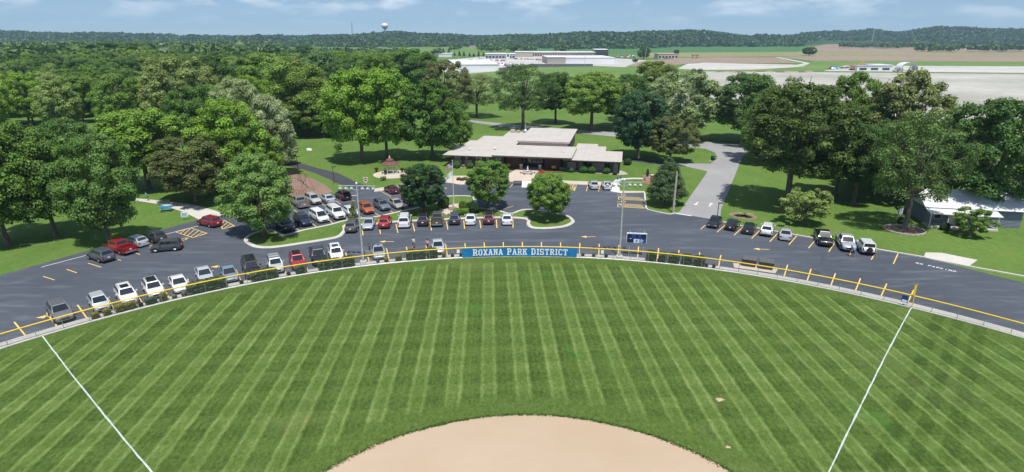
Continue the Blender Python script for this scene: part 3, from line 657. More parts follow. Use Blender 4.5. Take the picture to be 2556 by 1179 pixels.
# ------------------------------------------------------------------ trees
def leaf_quads(C, N, size, rs, tint):
    """C centres (n,3), N facing (n,3): elongated leaf-clump quads."""
    n_ = len(C); N = N / (np.linalg.norm(N, axis=1, keepdims=True) + 1e-9)
    A = np.cross(N, rs.normal(size=(n_, 3))); A /= np.linalg.norm(A, axis=1, keepdims=True) + 1e-9
    B = np.cross(N, A); s_ = (size * rs.uniform(0.6, 1.35, n_))[:, None]
    a_, b_ = A * s_, B * s_ * rs.uniform(0.55, 0.9, n_)[:, None]
    bend = N * s_ * 0.25
    V = np.stack([C - a_ - bend, C - b_ * 1.0, C + a_ - bend, C + b_ * 1.0], 1).reshape(-1, 3)
    return V, np.repeat(tint, 1)
def quad_mesh(name, V, tint, mat):
    me = bpy.data.meshes.new(name); nq = len(V) // 4
    me.vertices.add(len(V)); me.vertices.foreach_set('co', V.astype(np.float32).ravel())
    me.loops.add(nq * 4); me.loops.foreach_set('vertex_index', np.arange(nq * 4, dtype=np.int32))
    me.polygons.add(nq); me.polygons.foreach_set('loop_start', np.arange(0, nq * 4, 4, dtype=np.int32))
    me.update(calc_edges=True)
    at = me.attributes.new('tint', 'FLOAT', 'FACE'); at.data.foreach_set('value', tint.astype(np.float32))
    me.materials.append(MATS[mat]); me.validate(); return me
PROFILE = {'round': lambda f: np.sqrt(np.clip(1 - (2 * f - 1) ** 2, 0, 1)) ** 0.8,
           'oval': lambda f: np.sqrt(np.clip(1 - (2 * f - 1) ** 2, 0, 1)) ** 0.9 * (1.08 - 0.3 * f),
           'spread': lambda f: np.sqrt(np.clip(1 - (1.75 * f - 0.75) ** 2, 0, 1)) * (0.75 + 0.25 * f),
           'cone': lambda f: np.clip(1.05 * (1 - f) ** 0.75 * np.minimum(1, 0.55 + f * 3.2), 0.02, 1),
           'open': lambda f: np.sqrt(np.clip(1 - (1.75 * f - 0.75) ** 2, 0, 1))}
BASE = {'round': 0.16, 'oval': 0.12, 'spread': 0.26, 'cone': 0.10, 'open': 0.30}
NOMH, NOMR = 12.0, 5.0
def crown_lobes(shape, rs, nl, lr, irr=1.0):
    z0 = BASE[shape] * NOMH; H_ = NOMH - z0; out = []
    tries = 0; ph1, ph2 = rs.uniform(0, 6.28), rs.uniform(0, 6.28)
    while len(out) < nl and tries < 4000:
        tries += 1
        f = rs.uniform(0.05, 0.97); th = rs.uniform(0, 2 * math.pi); pr = float(PROFILE[shape](f)) * (1 + irr * (0.13 * math.sin(2 * th + ph1) + 0.10 * math.sin(3 * th + ph2) + 0.09 * math.sin(5 * th + 7 * f)))
        r_ = rs.uniform(*lr) * NOMR * (1.1 - 0.35 * f)
        rr = max(0.0, NOMR * pr - r_ * rs.uniform(0.75, 1.15)) * (1.0 if rs.uniform() < 0.72 else rs.uniform(0.2, 0.9))
        zc = min(z0 + H_ * f, NOMH - r_ * 0.8)
        c_ = np.array([rr * math.cos(th), rr * math.sin(th), max(zc, z0 + r_ * 0.6)])
        if all(np.linalg.norm(c_ - o[0]) > 0.55 * (r_ + o[1]) for o in out): out.append((c_, r_))
    return out
def make_tree_meshes(key, shape, seed, nl=92, lr=(0.13, 0.25), leaf=0.125, per=640, sparse=0.0, irr=1.0):
    rs = np.random.RandomState(seed); lobes = crown_lobes(shape, rs, nl, lr, irr)
    Vs, Ts = [], []
    LC = np.array([o[0] for o in lobes]); LR = np.array([o[1] for o in lobes])
    for i, (c_, r_) in enumerate(lobes):
        k = int(per * (r_ / (0.26 * NOMR)) ** 2 * (1 - sparse * rs.uniform(0.3, 1)))
        D = rs.normal(size=(k, 3)); D /= np.linalg.norm(D, axis=1, keepdims=True)
        D[:, 2] = np.where(D[:, 2] < -0.35, -D[:, 2], D[:, 2])
        rad_ = r_ * np.where(rs.uniform(size=k) < 0.8, rs.uniform(0.82, 1.12, k), rs.uniform(0.3, 0.85, k))
        sq = np.array([1, 1, 0.82])
        C = c_ + D * sq * rad_[:, None] + rs.normal(size=(k, 3)) * 0.06
        dd = np.linalg.norm(C[:, None, :] - LC[None], axis=2) / LR[None]; dd[:, i] = 9
        keep = (dd.min(1) > 0.72) | (rs.uniform(size=k) < 0.10)
        C, D = C[keep], D[keep]
        N = D * 1.0 + rs.normal(size=C.shape) * 0.42 + np.array([0, -0.05, 0.30])
        hue = rs.uniform(0.3, 0.7)
        V, T = leaf_quads(C, N, leaf, rs, np.clip(hue + rs.normal(size=len(C)) * 0.16, 0, 1)); Vs.append(V); Ts.append(T)
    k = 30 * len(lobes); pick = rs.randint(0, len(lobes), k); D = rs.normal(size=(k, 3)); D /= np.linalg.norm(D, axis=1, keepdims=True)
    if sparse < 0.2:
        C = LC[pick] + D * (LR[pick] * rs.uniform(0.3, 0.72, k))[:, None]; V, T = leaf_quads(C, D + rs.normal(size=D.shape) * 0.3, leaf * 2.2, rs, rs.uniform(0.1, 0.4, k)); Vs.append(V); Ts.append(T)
    # stray sprigs that break the outline
    k = int(60 * nl * 0.5); D = rs.normal(size=(k, 3)); D /= np.linalg.norm(D, axis=1, keepdims=True); pick = rs.randint(0, len(lobes), k)
    C = LC[pick] + D * (LR[pick] * rs.uniform(1.0, 1.22, k))[:, None]; C = C[C[:, 2] > BASE[shape] * NOMH * 1.25]
    V, T = leaf_quads(C, rs.normal(size=C.shape), leaf * 0.8, rs, rs.uniform(0.3, 0.8, len(C))); Vs.append(V); Ts.append(T)
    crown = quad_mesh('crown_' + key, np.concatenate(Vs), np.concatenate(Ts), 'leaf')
    tb = MB(); z0 = BASE[shape] * NOMH
    fork = z0 + 0.10 * NOMH
    tb.tube([(0, 0, -0.15), (0, 0, 0.25), (0.03, 0.02, 1.0), (0.05, -0.03, fork), (0, 0, NOMH * 0.55), (0.05, 0, NOMH * 0.86)], [0.46, 0.34, 0.27, 0.23, 0.14, 0.04], 8)
    order = rs.permutation(len(lobes))[:16]
    for i in order:
        c_, r_ = lobes[i]; s_ = rs.uniform(0.75, 1.25) * fork; s_ = min(s_, c_[2] * 0.85, NOMH * 0.6)
        m_ = np.array([c_[0] * 0.45, c_[1] * 0.45, s_ + (c_[2] - s_) * 0.62])
        tb.tube([(0, 0, s_), tuple(m_), tuple(c_), tuple(c_ + (c_ - m_) * 0.35)], [0.13, 0.085, 0.045, 0.015], 5)
    trunk = tb.mesh('trunk_' + key, 'bark', smooth=60)
    return crown, trunk
TREES = {}
for key, shape, seed, kw in (
    ('round_a', 'round', 1, {}), ('round_b', 'round', 2, dict(nl=105, lr=(0.12, 0.22))), ('round_c', 'round', 3, dict(nl=84, lr=(0.15, 0.28))), ('round_d', 'round', 14, dict(nl=110, lr=(0.11, 0.21))),
    ('oval_a', 'oval', 4, {}), ('oval_b', 'oval', 5, dict(nl=110, lr=(0.12, 0.22))),
    ('spread_a', 'spread', 6, dict(nl=120, lr=(0.10, 0.20), leaf=0.10, per=900)), ('spread_b', 'spread', 7, dict(nl=90, lr=(0.13, 0.24))), ('spread_c', 'spread', 15, dict(nl=110, lr=(0.10, 0.20), leaf=0.105, sparse=0.35)),
    ('open_a', 'open', 8, dict(nl=60, lr=(0.10, 0.20), sparse=0.5)), ('open_b', 'open', 9, dict(nl=50, lr=(0.10, 0.18), sparse=0.55)),
    ('cone_a', 'cone', 10, dict(nl=70, lr=(0.12, 0.22))),
    ('dense_a', 'round', 11, dict(nl=170, lr=(0.11, 0.19), leaf=0.12, per=640, irr=0.25)), ('dense_b', 'cone', 12, dict(nl=120, lr=(0.12, 0.22), leaf=0.12, per=640)),
    ('front_a', 'oval', 13, dict(nl=130, lr=(0.11, 0.21), leaf=0.115, per=720)), ('front_b', 'round', 16, dict(nl=110, lr=(0.12, 0.22), leaf=0.13, per=680, irr=0.5)),
    ('small_a', 'round', 17, dict(nl=60, lr=(0.14, 0.24), leaf=0.19, per=280, sparse=0.1))):
    TREES[key] = make_tree_meshes(key, shape, seed, **kw)
C_MID, C_DARK, C_BRIGHT, C_OLIVE, C_SILVER, C_BROWN, C_TEAL, C_PALE, C_DEEP = (0.088, 0.150, 0.034), (0.050, 0.098, 0.030), (0.130, 0.215, 0.030), (0.100, 0.162, 0.040), (0.165, 0.225, 0.125), (0.098, 0.108, 0.050), (0.062, 0.120, 0.045), (0.138, 0.190, 0.070), (0.034, 0.080, 0.040)
trng = random.Random(21)
def tree(kind, X, Y, h, R, color, label, name='tree', group=None, rz=None):
    t = thing(name, label, 'tree', (X, Y, 0), trng.uniform(0, 6.28) if rz is None else rz, group)
    cm, tm = TREES[kind]; s_ = (R / NOMR, R / NOMR, h / NOMH)
    j = trng.uniform(0.93, 1.07)
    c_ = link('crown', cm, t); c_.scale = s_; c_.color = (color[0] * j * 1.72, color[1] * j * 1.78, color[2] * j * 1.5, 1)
    k = link('trunk', tm, t); k.scale = (s_[0] * 0.9, s_[1] * 0.9, s_[2]); return t
TREE_XY = []
def tree_base(kind, bx, by, top, w, color, label, name='tree'):        # trunk foot seen (or judged) at bx, by
    p = G(bx, by); h = height_of(bx, by, top); R = w / 2 * mpp(p.x, p.y, h * 0.55) * 1.10
    TREE_XY.append((p.x, p.y, R)); return tree(kind, p.x, p.y, h, R, color, label, name)
def tree_top(kind, x, top, w, h, color, label, name='tree', group=None):     # only the crown shows: top at x, top
    p = G(x, top, h); R = w / 2 * mpp(p.x, p.y, h * 0.7) * 1.10
    TREE_XY.append((p.x, p.y, R)); return tree(kind, p.x, p.y, h, R, color, label, name, group)
for a_ in (
  ('front_a', 658, 590, 383, 172, (0.105, 0.175, 0.055), 'full leafy tree on the left tip of the kerbed parking island'),
  ('dense_a', 1058, 531, 412, 108, (0.030, 0.068, 0.030), 'dense round dark green tree beside the flagpole on the island'),
  ('front_b', 1220, 521, 404, 108, (0.075, 0.140, 0.032), 'round green tree on the island just right of the flagpole'),
  ('front_b', 1368, 548, 437, 108, (0.095, 0.165, 0.036), 'round green tree on the rounded right end of the parking island'),
  ('dense_b', 1660, 512, 388, 96, (0.060, 0.098, 0.052), 'pointed dark grey-green tree beside the tall wooden utility pole'),
  ('small_a', 2005, 561, 470, 104, (0.150, 0.200, 0.075), 'small pale green tree on the lawn behind the right parking row'),
  ('spread_a', 1962, 516, 205, 285, (0.062, 0.095, 0.030), 'huge spreading dark tree on the lawn right of the driveway'),
  ('spread_c', 2257, 574, 285, 215, (0.066, 0.108, 0.036), 'tall open tree with forked trunk in a stone ring by the house'),
  ('spread_b', 2130, 508, 310, 150, C_DARK, 'dark spreading tree with low limbs between the huge tree and the forked tree'),
  ('round_a', 275, 612, 340, 175, (0.070, 0.125, 0.036), 'dark tree over the parked cars at the left edge of the picture'),
  ('spread_b', 372, 472, 272, 225, (0.105, 0.180, 0.032), 'wide flat-topped light green tree above the left footpath'),
  ('round_d', 490, 504, 343, 178, (0.078, 0.092, 0.040), 'brownish green tree shading the concrete footpath'),
  ('oval_a', 585, 478, 246, 168, (0.125, 0.215, 0.034), 'bright green egg-shaped tree behind the left island tree'),
  ('round_b', 655, 470, 334, 112, (0.110, 0.195, 0.032), 'bright green tree tucked between the egg-shaped tree and the swings'),
  ('round_c', 905, 404, 172, 165, (0.112, 0.195, 0.030), 'tall bright green tree behind the lawn, left of the gazebo'),
  ('round_b', 966, 396, 168, 140, (0.098, 0.178, 0.030), 'tall green tree straight behind the gazebo'),
  ('oval_b', 1080, 396, 200, 150, (0.056, 0.112, 0.026), 'large deep green tree touching the left end of the low building'),
  ('round_a', 1150, 372, 278, 66, C_MID, 'small green tree peeking over the left wing of the building'),
  ('spread_c', 1190, 292, 185, 130, (0.120, 0.150, 0.070), 'thin grey-green tree with open branches behind the left lawn'),
  ('spread_c', 1305, 322, 160, 150, (0.062, 0.100, 0.036), 'tall dark tree with bare twigs at its top behind the building'),
  ('spread_b', 1386, 309, 180, 112, (0.058, 0.108, 0.030), 'dark green tree in the middle of the row behind the building'),
  ('spread_a', 1475, 326, 180, 160, (0.110, 0.172, 0.040), 'light green fan-shaped tree behind the right half of the building'),
  ('spread_b', 1535, 318, 205, 95, (0.095, 0.140, 0.045), 'olive tree right of the light green fan-shaped tree'),
  ('dense_a', 1592, 394, 230, 132, (0.032, 0.072, 0.044), 'very dark blue-green tree right of the building'),
  ('round_d', 1672, 404, 290, 108, (0.082, 0.098, 0.046), 'small brownish tree in front of the dark blue-green tree'),
  ('round_b', 1690, 350, 180, 172, (0.165, 0.215, 0.120), 'silvery green tree behind the brownish tree'),
  ('round_c', 1855, 356, 184, 182, (0.052, 0.096, 0.032), 'broad dark tree at the far end of the driveway'),
  ('round_a', 2105, 410, 182, 118, C_MID, 'mid green tree behind the huge spreading tree'),
  ('oval_b', 2235, 430, 176, 172, (0.132, 0.155, 0.070), 'tall tan-green tree at the upper right'),
  ('round_c', 2205, 486, 300, 130, C_DARK, 'dark tree crowded under the tall tan-green tree'),
  ('round_c', 2168, 470, 335, 120, (0.045, 0.090, 0.034), 'dark tree between the low-limbed tree and the forked tree'),
  ('round_b', 2060, 440, 262, 130, (0.055, 0.098, 0.032), 'dark tree filling in behind the right side of the huge tree'),
  ('round_a', 1905, 400, 225, 120, (0.060, 0.105, 0.034), 'dark green tree behind the left side of the huge tree'),
  ('round_d', 2165, 415, 225, 120, (0.080, 0.115, 0.044), 'grey-green tree between the mid green and the tan-green trees'),
  ('spread_b', 2085, 488, 300, 150, (0.060, 0.102, 0.034), 'dark tree in the middle of the right lawn, touching the huge tree'),
  ('round_d', 2215, 505, 330, 140, (0.062, 0.105, 0.036), 'dense tree directly left of the forked tree'),
  ('round_a', 2315, 480, 335, 140, (0.075, 0.130, 0.036), 'green tree above the porch roof at the right edge'),
):
    tree_base(*a_)
for a_ in (
  ('round_b', 285, 183, 120, 19, C_MID, 'mid green tree at the left edge above the flat-topped tree'),
  ('round_c', 470, 214, 118, 18, (0.062, 0.120, 0.030), 'dark green tree left of the egg-shaped bright tree'),
  ('round_d', 428, 142, 165, 24, (0.150, 0.188, 0.074), 'large pale olive tree high at the left'),
  ('round_a', 262, 104, 120, 26, C_DARK, 'tall dark tree standing highest at the left edge'),
  ('oval_b', 345, 103, 125, 26, (0.080, 0.128, 0.048), 'tall grey-green tree beside the highest dark tree at the left'),
  ('round_c', 520, 138, 110, 24, C_DARK, 'dark tree right of the large pale olive tree'),
  ('round_b', 580, 194, 115, 20, (0.185, 0.225, 0.135), 'silvery tree above the bright egg-shaped tree'),
  ('oval_a', 657, 236, 110, 18, (0.190, 0.225, 0.150), 'second silvery tree, lower and right of the first'),
  ('round_a', 645, 134, 150, 24, C_OLIVE, 'olive green tree in the middle of the left wood'),
  ('round_c', 730, 150, 150, 23, (0.112, 0.168, 0.040), 'broad yellow-green tree in the left wood'),
  ('round_d', 757, 114, 62, 23, (0.046, 0.095, 0.034), 'small round dark tree on the skyline of the left wood'),
  ('oval_a', 805, 130, 104, 23, (0.082, 0.145, 0.072), 'blue-green tree right of the broad yellow-green tree'),
  ('round_b', 878, 146, 96, 21, C_DARK, 'dark tree right of the blue-green tree'),
  ('round_a', 935, 134, 96, 23, C_MID, 'mid green tree above the gazebo trees'),
  ('round_c', 1030, 122, 120, 24, (0.070, 0.135, 0.034), 'deep green tree towering behind the gazebo trees'),
  ('round_d', 1108, 152, 118, 22, (0.104, 0.114, 0.056), 'brown-tinged tree left of the white warehouse'),
  ('round_a', 752, 236, 130, 12.8, (0.098, 0.150, 0.038), 'olive tree behind the swings'),
  ('oval_b', 822, 240, 104, 12.5, (0.085, 0.150, 0.032), 'green tree left of the tall bright tree by the lawn'),
  ('round_b', 706, 345, 64, 6.5, C_SILVER, 'small silvery tree beside the egg-shaped tree'),
  ('round_c', 1640, 153, 105, 20, (0.115, 0.150, 0.045), 'olive tree rising over the silvery tree'),
  ('round_b', 1575, 184, 95, 17, C_DARK, 'dark tree left of the silvery tree'),
  ('open_a', 1742, 172, 76, 18, (0.060, 0.098, 0.040), 'thin dark tree right of the olive tree'),
  ('open_b', 1985, 190, 76, 18, (0.095, 0.125, 0.055), 'thin tree poking up against the pale gravel lot'),
  ('oval_a', 1920, 235, 90, 17, C_MID, 'mid green tree between the broad dark tree and the huge tree'),
  ('round_c', 2060, 220, 90, 18, C_DARK, 'dark tree right of the thin tree on the gravel skyline'),
):
    tree_top(*a_)
for a_ in (   # beyond the photograph's own sides
  ('round_a', 2440, 545, 250, 220, C_DARK, 'dark tree beside the house beyond the right edge'),
  ('oval_a', 2540, 440, 260, 170, C_MID, 'tall green tree at the far right'),
  ('round_c', 2410, 430, 300, 130, C_OLIVE, 'olive tree behind the house at the right'),
  ('round_c', 140, 590, 330, 190, (0.080, 0.140, 0.036), 'green tree over the left parking row'),
  ('round_b', 20, 610, 300, 220, C_MID, 'large green tree in the left corner'),
  ('round_a', 190, 500, 300, 150, C_DARK, 'dark tree behind the left parking row'),
):
    tree_base(*a_)
# the rest of the left wood: crowns only, nobody can tell them apart
TINT = [(C_MID, 'mid green'), (C_MID, 'mid green'), (C_DARK, 'dark green'), (C_OLIVE, 'olive green'), (C_BRIGHT, 'bright green'), (C_TEAL, 'blue-green'), (C_PALE, 'pale yellowish')]
for gx in range(-300, -60, 13):
    for gy in range(185, 440, 15):
        X, Y = gx + trng.uniform(-5, 5), gy + trng.uniform(-5, 5)
        if X < -1.02 * Y or X > -0.16 * Y - 16 + (Y - 185) * 0.03: continue
        h = trng.uniform(15, 19) + 0.012 * (Y - 185)
        R = trng.uniform(5.5, 8)
        if any((X - a_) ** 2 + (Y - b_) ** 2 < (0.75 * (R + r_)) ** 2 for a_, b_, r_ in TREE_XY): continue
        TREE_XY.append((X, Y, R)); tn_ = trng.choice(TINT); dp_ = 'front' if Y < 250 else 'middle' if Y < 340 else 'far back'
        tree(trng.choice(['round_a', 'round_b', 'round_c', 'round_d', 'oval_a', 'oval_b']), X, Y, h, R, tn_[0], f'{tn_[1]} tree in the {dp_} of the dense left wood, trunk hidden', group=f'{tn_[1]} trees in the {dp_} of the left wood')
# far woods: masses of small crowns
def wood(name, spots, leaves, label, color=(1, 1, 1)):
    rs = np.random.RandomState(5); Vs, Ts = [], []
    U = rs.normal(size=(leaves * 3, 3)); U /= np.linalg.norm(U, axis=1, keepdims=True)
    for (X, Y, z, R, h, tn) in spots:
        D = rs.normal(size=(leaves, 3)); D /= np.linalg.norm(D, axis=1, keepdims=True); D[:, 2] = np.abs(D[:, 2]) * 1.2 - 0.35
        c_ = np.array([X, Y, z + h * 0.58]); C = c_ + D * np.array([R, R, h * 0.42]) * rs.uniform(0.65, 1.05, leaves)[:, None]
        V, T = leaf_quads(C, D * 0.8 + rs.normal(size=D.shape) * 0.5, R * 0.42, rs, np.clip(tn + rs.normal(size=leaves) * 0.14, 0, 1)); Vs.append(V); Ts.append(T)
    me = quad_mesh(name, np.concatenate(Vs), np.concatenate(Ts), 'far_leaf'); o = link(name, me); o.color = (*color, 1)
    return tag(o, label, 'wood', kind='stuff')
wr = random.Random(8); spots = []
for k in range(9500):
    pxx = wr.uniform(-250, 2800); f = interp(FEET, pxx); t_ = wr.random() ** 0.8; Y = f - 10 + t_ * 700
    X = (pxx - CAM_CX) / CAM_F * CP * Y; z = hill_z(X, Y)
    if 2010 < pxx < 2330 and z < 9: continue
    if 640 < pxx < 720 and 8 < z < 16: continue
    R = wr.uniform(7, 12); spots.append((X, Y, z - 1, R, wr.uniform(8, 19), wr.choice([0.15, 0.3, 0.5, 0.5, 0.7]) ))
for x_, n_ in ((1893, 5), (1916, 3), (1937, 4), (2088, 6), (2170, 8), (2185, 6)):
    for k in range(n_):
        Y = interp(FEET, x_) + 525; X = (x_ + wr.uniform(-9, 9) - CAM_CX) / CAM_F * CP * Y
        spots.append((X, Y, hill_z(X, Y) - 1, 11, 22, 0.3))
wood('bluff_woods', spots, 26, 'wooded bluffs along the whole horizon', (0.058, 0.118, 0.042))
spots = []
def in_pale(pxx, Y):
    if 690 < pxx < 1290 and 880 < Y < 1700: return True
    return False
for k in range(5200):
    Y = 430 * (1800 / 430) ** wr.random(); lim = 1005 if Y < 900 else 1150
    pxx = wr.uniform(-250, lim); X = (pxx - CAM_CX) / CAM_F * CP * Y
    if pxx > 1020 - 0.1 * (Y - 430) and Y < 700: continue
    if in_pale(pxx, Y) and wr.random() > 0.03: continue
    spots.append((X, Y, 0, wr.uniform(6, 9.5), wr.uniform(12, 20) - (4 if pxx > 700 else 0) + (4 if Y < 800 and pxx < 600 else 0), wr.choice([0.2, 0.35, 0.5, 0.6, 0.75])))
for x0, x1, y0, y1, n_ in ((1200, 1335, 121, 131, 70), (1290, 1400, 113, 120, 90), (1380, 1560, 108, 111, 90), (1160, 1300, 112, 119, 70), (1560, 1650, 109, 112, 50), (1395, 1425, 131, 133, 8), (2290, 2560, 127, 131, 60), (2100, 2330, 116, 122, 120), (1000, 1100, 112, 116, 40)):
    for k in range(n_):
        p = G(wr.uniform(x0, x1), wr.uniform(y0, y1)); spots.append((p.x, p.y, 0, wr.uniform(6, 10), wr.uniform(9, 15), wr.choice([0.2, 0.35, 0.5, 0.6])))
wood('valley_woods', spots, 44, 'belt of woods on the flat ground before the bluffs', (0.085, 0.155, 0.050))
# single far trees that stand clear
def far_tree(x, by, wpx, hpx, color, label, kind='round_a', name='tree', group=None):
    p = G(x, by); m_ = mpp(p.x, p.y); return tree(kind, p.x, p.y, hpx * m_, wpx / 2 * m_, color, label, name, group)
far_tree(2019, 140, 36, 21, C_DARK, 'lone dark bush on the tan field below the bluffs', 'dense_a')
far_tree(1606, 148, 36, 30, C_DARK, 'dark tree beside the flagpole mast at the dealership', 'oval_a')
far_tree(1585, 157, 15, 10, C_DARK, 'small dark bush at the corner of the dealership yard', 'dense_a')
far_tree(1688, 137, 15, 12, C_DARK, 'small round tree right of the far filling station', 'dense_a')
far_tree(2275, 190, 22, 22, (0.10, 0.12, 0.06), 'small tree on the gravel by the works yard', 'open_a')
far_tree(2240, 186, 22, 16, (0.10, 0.12, 0.06), 'bush by the white works shed', 'open_a')
for i, (x_, y_) in enumerate(((1092, 136), (1107, 136), (1120, 137), (1134, 141), (1147, 142), (1158, 142), (1172, 143), (1183, 143), (1195, 143), (1207, 143))):
    far_tree(x_, y_, 9, wr.uniform(10, 16), C_DEEP, 'small conifer in the row behind the white warehouse', 'cone_a', 'conifer', 'conifer row by the warehouse')
# ------------------------------------------------------------------ vehicles (x forward, origin on the ground under the middle)
CAR = {   # length, width, height, belt, hood, ws_base, roof_front, roof_rear, rear_base, deck, clearance, wheel radius
 'sedan':  dict(L=4.80, W=1.84, H=1.46, belt=0.95, hood=0.84, nose=0.66, fb=1.10, ft=0.28, rt=-1.05, rb=-1.85, deck=0.98, zl=0.20, wr=0.33, wb=2.80),
 'hatch':  dict(L=4.15, W=1.76, H=1.53, belt=0.98, hood=0.92, nose=0.72, fb=1.18, ft=0.42, rt=-1.45, rb=-1.98, deck=1.00, zl=0.20, wr=0.32, wb=2.52),
 'suv':    dict(L=4.65, W=1.90, H=1.72, belt=1.10, hood=1.06, nose=0.84, fb=1.12, ft=0.46, rt=-1.80, rb=-2.22, deck=1.08, zl=0.25, wr=0.37, wb=2.72),
 'bigsuv': dict(L=5.45, W=2.04, H=1.92, belt=1.22, hood=1.18, nose=0.98, fb=1.30, ft=0.72, rt=-2.40, rb=-2.64, deck=1.18, zl=0.28, wr=0.41, wb=3.15),
 'van':    dict(L=5.15, W=1.98, H=1.78, belt=1.06, hood=1.02, nose=0.80, fb=1.75, ft=0.62, rt=-2.25, rb=-2.50, deck=1.05, zl=0.21, wr=0.35, wb=3.05),
 'box':    dict(L=4.15, W=1.80, H=1.66, belt=1.08, hood=1.02, nose=0.84, fb=1.05, ft=0.62, rt=-1.80, rb=-2.02, deck=1.05, zl=0.22, wr=0.35, wb=2.56),
 'pickup': dict(L=5.75, W=2.02, H=1.90, belt=1.20, hood=1.16, nose=0.98, fb=1.35, ft=0.68, rt=-0.80, rb=-1.00, deck=1.18, zl=0.34, wr=0.41, wb=3.60),
 'jeep':   dict(L=4.25, W=1.88, H=1.86, belt=1.18, hood=1.14, nose=1.06, fb=0.72, ft=0.52, rt=-1.82, rb=-1.92, deck=1.16, zl=0.36, wr=0.42, wb=2.75),
}
def section(w, zl, zt):
    h = zt - zl
    half = [(0.0, zl), (w * 0.80, zl), (w * 0.97, zl + h * 0.16), (w, zl + h * 0.45), (w * 0.985, zl + h * 0.76), (w * 0.93, zt - h * 0.05), (w * 0.80, zt), (0.0, zt + 0.015)]
    return [(y, z) for y, z in half] + [(-y, z) for y, z in half[-2:0:-1]]
def loft(mb, st):
    o = len(mb.v); k = None
    for (x, w, zl, zt) in st:
        s_ = section(w, zl, zt); k = len(s_)
        mb.v += [(x, y, z) for y, z in s_]
    for i in range(len(st) - 1):
        for j in range(k):
            a_, b_ = o + i * k + j, o + i * k + (j + 1) % k
            mb.f.append((a_, a_ + k, b_ + k, b_))
    mb.f.append(tuple(o + j for j in range(k))); mb.f.append(tuple(o + (len(st) - 1) * k + j for j in range(k))[::-1])
def quad_on(a_, b_, c_, d_, m0, m1, n0, n1, out):
    """Inset patch of a quad a-b (bottom) d-c (top), pushed outwards."""
    a_, b_, c_, d_ = map(Vector, (a_, b_, c_, d_))
    f = lambda u, v_: a_.lerp(b_, u).lerp(d_.lerp(c_, u), v_)
    nn = (b_ - a_).cross(d_ - a_).normalized() * out
    return [f(m0, n0) + nn, f(m1, n0) + nn, f(m1, n1) + nn, f(m0, n1) + nn]
def make_car(kind):
    c_ = CAR[kind]; L, W, H_ = c_['L'], c_['W'] / 2, c_['H']; P = {}
    x0, x1 = -L / 2, L / 2; zl = c_['zl']; parts = []
    def put(name, mb, mat, parent=None, smooth=30, **k):
        parts.append((name, mb.mesh(kind + '_' + name, mat, smooth), parent, k)); return len(parts) - 1
    body = MB(); belt, hood, nose, deck = c_['belt'], c_['hood'], c_['nose'], c_['deck']
    rear_top = deck if kind in ('sedan', 'pickup') else deck - 0.05
    st = [(x0, W * 0.84, zl + 0.12, rear_top - 0.22), (x0 + 0.06, W * 0.90, zl + 0.05, rear_top - 0.06), (x0 + 0.28, W * 0.97, zl, rear_top),
          (c_['rb'] + 0.05 if kind != 'pickup' else -1.1, W, zl, deck), (0.0, W, zl - 0.02, belt), (c_['fb'] + 0.05, W * 0.995, zl, hood + 0.03),
          (x1 - 0.75, W * 0.97, zl, hood - (hood - nose) * 0.35), (x1 - 0.20, W * 0.90, zl + 0.03, nose + 0.02), (x1 - 0.03, W * 0.76, zl + 0.10, nose - 0.12), (x1, W * 0.70, zl + 0.15, nose - 0.20)]
    st = sorted(st, key=lambda s_: s_[0])
    if kind == 'pickup':      # cab and nose only; the bed is an open box
        st = [s_ for s_ in st if s_[0] >= -1.1]
        loft(body, st)
        bz = 0.62
        for sy in (-1, 1): body.box(x0 + 0.05, -1.08, *sorted((sy * W * 0.99, sy * (W - 0.13))), zl + 0.05, deck)
        body.box(x0, x0 + 0.10, -W * 0.98, W * 0.98, zl + 0.12, deck - 0.02)
    else:
        loft(body, st)
    fb, ft, rt, rb = c_['fb'], c_['ft'], c_['rt'], c_['rb']; zb = min(hood, belt) - 0.02
    zr = (deck - 0.03) if kind != 'pickup' else belt - 0.05
    wb_, wt = W * 0.93, W * (0.74 if kind not in ('jeep', 'box') else 0.82)
    lo = [(rb, -wb_, zr), (fb, -wb_ * 0.96, zb), (fb, wb_ * 0.96, zb), (rb, wb_, zr)]
    hi = [(rt, -wt, H_ - 0.03), (ft, -wt * 0.97, H_ - 0.02), (ft, wt * 0.97, H_ - 0.02), (rt, wt, H_ - 0.03)]
    bm = bmesh.new(); vs = [bm.verts.new(p) for p in lo + hi]
    for f in ((3, 2, 1, 0), (4, 5, 6, 7), (0, 1, 5, 4), (1, 2, 6, 5), (2, 3, 7, 6), (3, 0, 4, 7)): bm.faces.new([vs[i] for i in f])
    bmesh.ops.bevel(bm, geom=[e for e in bm.edges if e.verts[0].co.z > H_ - 0.3 or e.verts[1].co.z > H_ - 0.3], offset=0.075, segments=2, affect='EDGES')
    bm.verts.index_update(); body.add([v_.co for v_ in bm.verts], [[v_.index for v_ in f.verts] for f in bm.faces]); bm.free()
    ib = put('body', body, 'car_paint', smooth=38)
    if kind == 'pickup':
        put('bed_floor', MB().box(x0 + 0.10, -1.12, -W + 0.12, W - 0.12, 0.60, 0.66), 'dark_trim')
    def glass(name, q, mat='car_glass'): put(name, MB().add(q, [(0, 1, 2, 3)]), mat, smooth=None)
    glass('windscreen', quad_on(lo[1], lo[2], hi[2], hi[1], 0.06, 0.94, 0.10, 0.90, 0.014))
    glass('rear_window', quad_on(lo[3], lo[0], hi[0], hi[3], 0.08, 0.92, 0.22 if kind != 'sedan' else 0.12, 0.88, 0.014))
    cuts = {'sedan': (0.13, 0.50, 0.53, 0.90), 'hatch': (0.10, 0.48, 0.51, 0.90), 'pickup': (0.08, 0.46, 0.50, 0.90)}.get(kind, (0.05, 0.33, 0.36, 0.66, 0.69, 0.92))
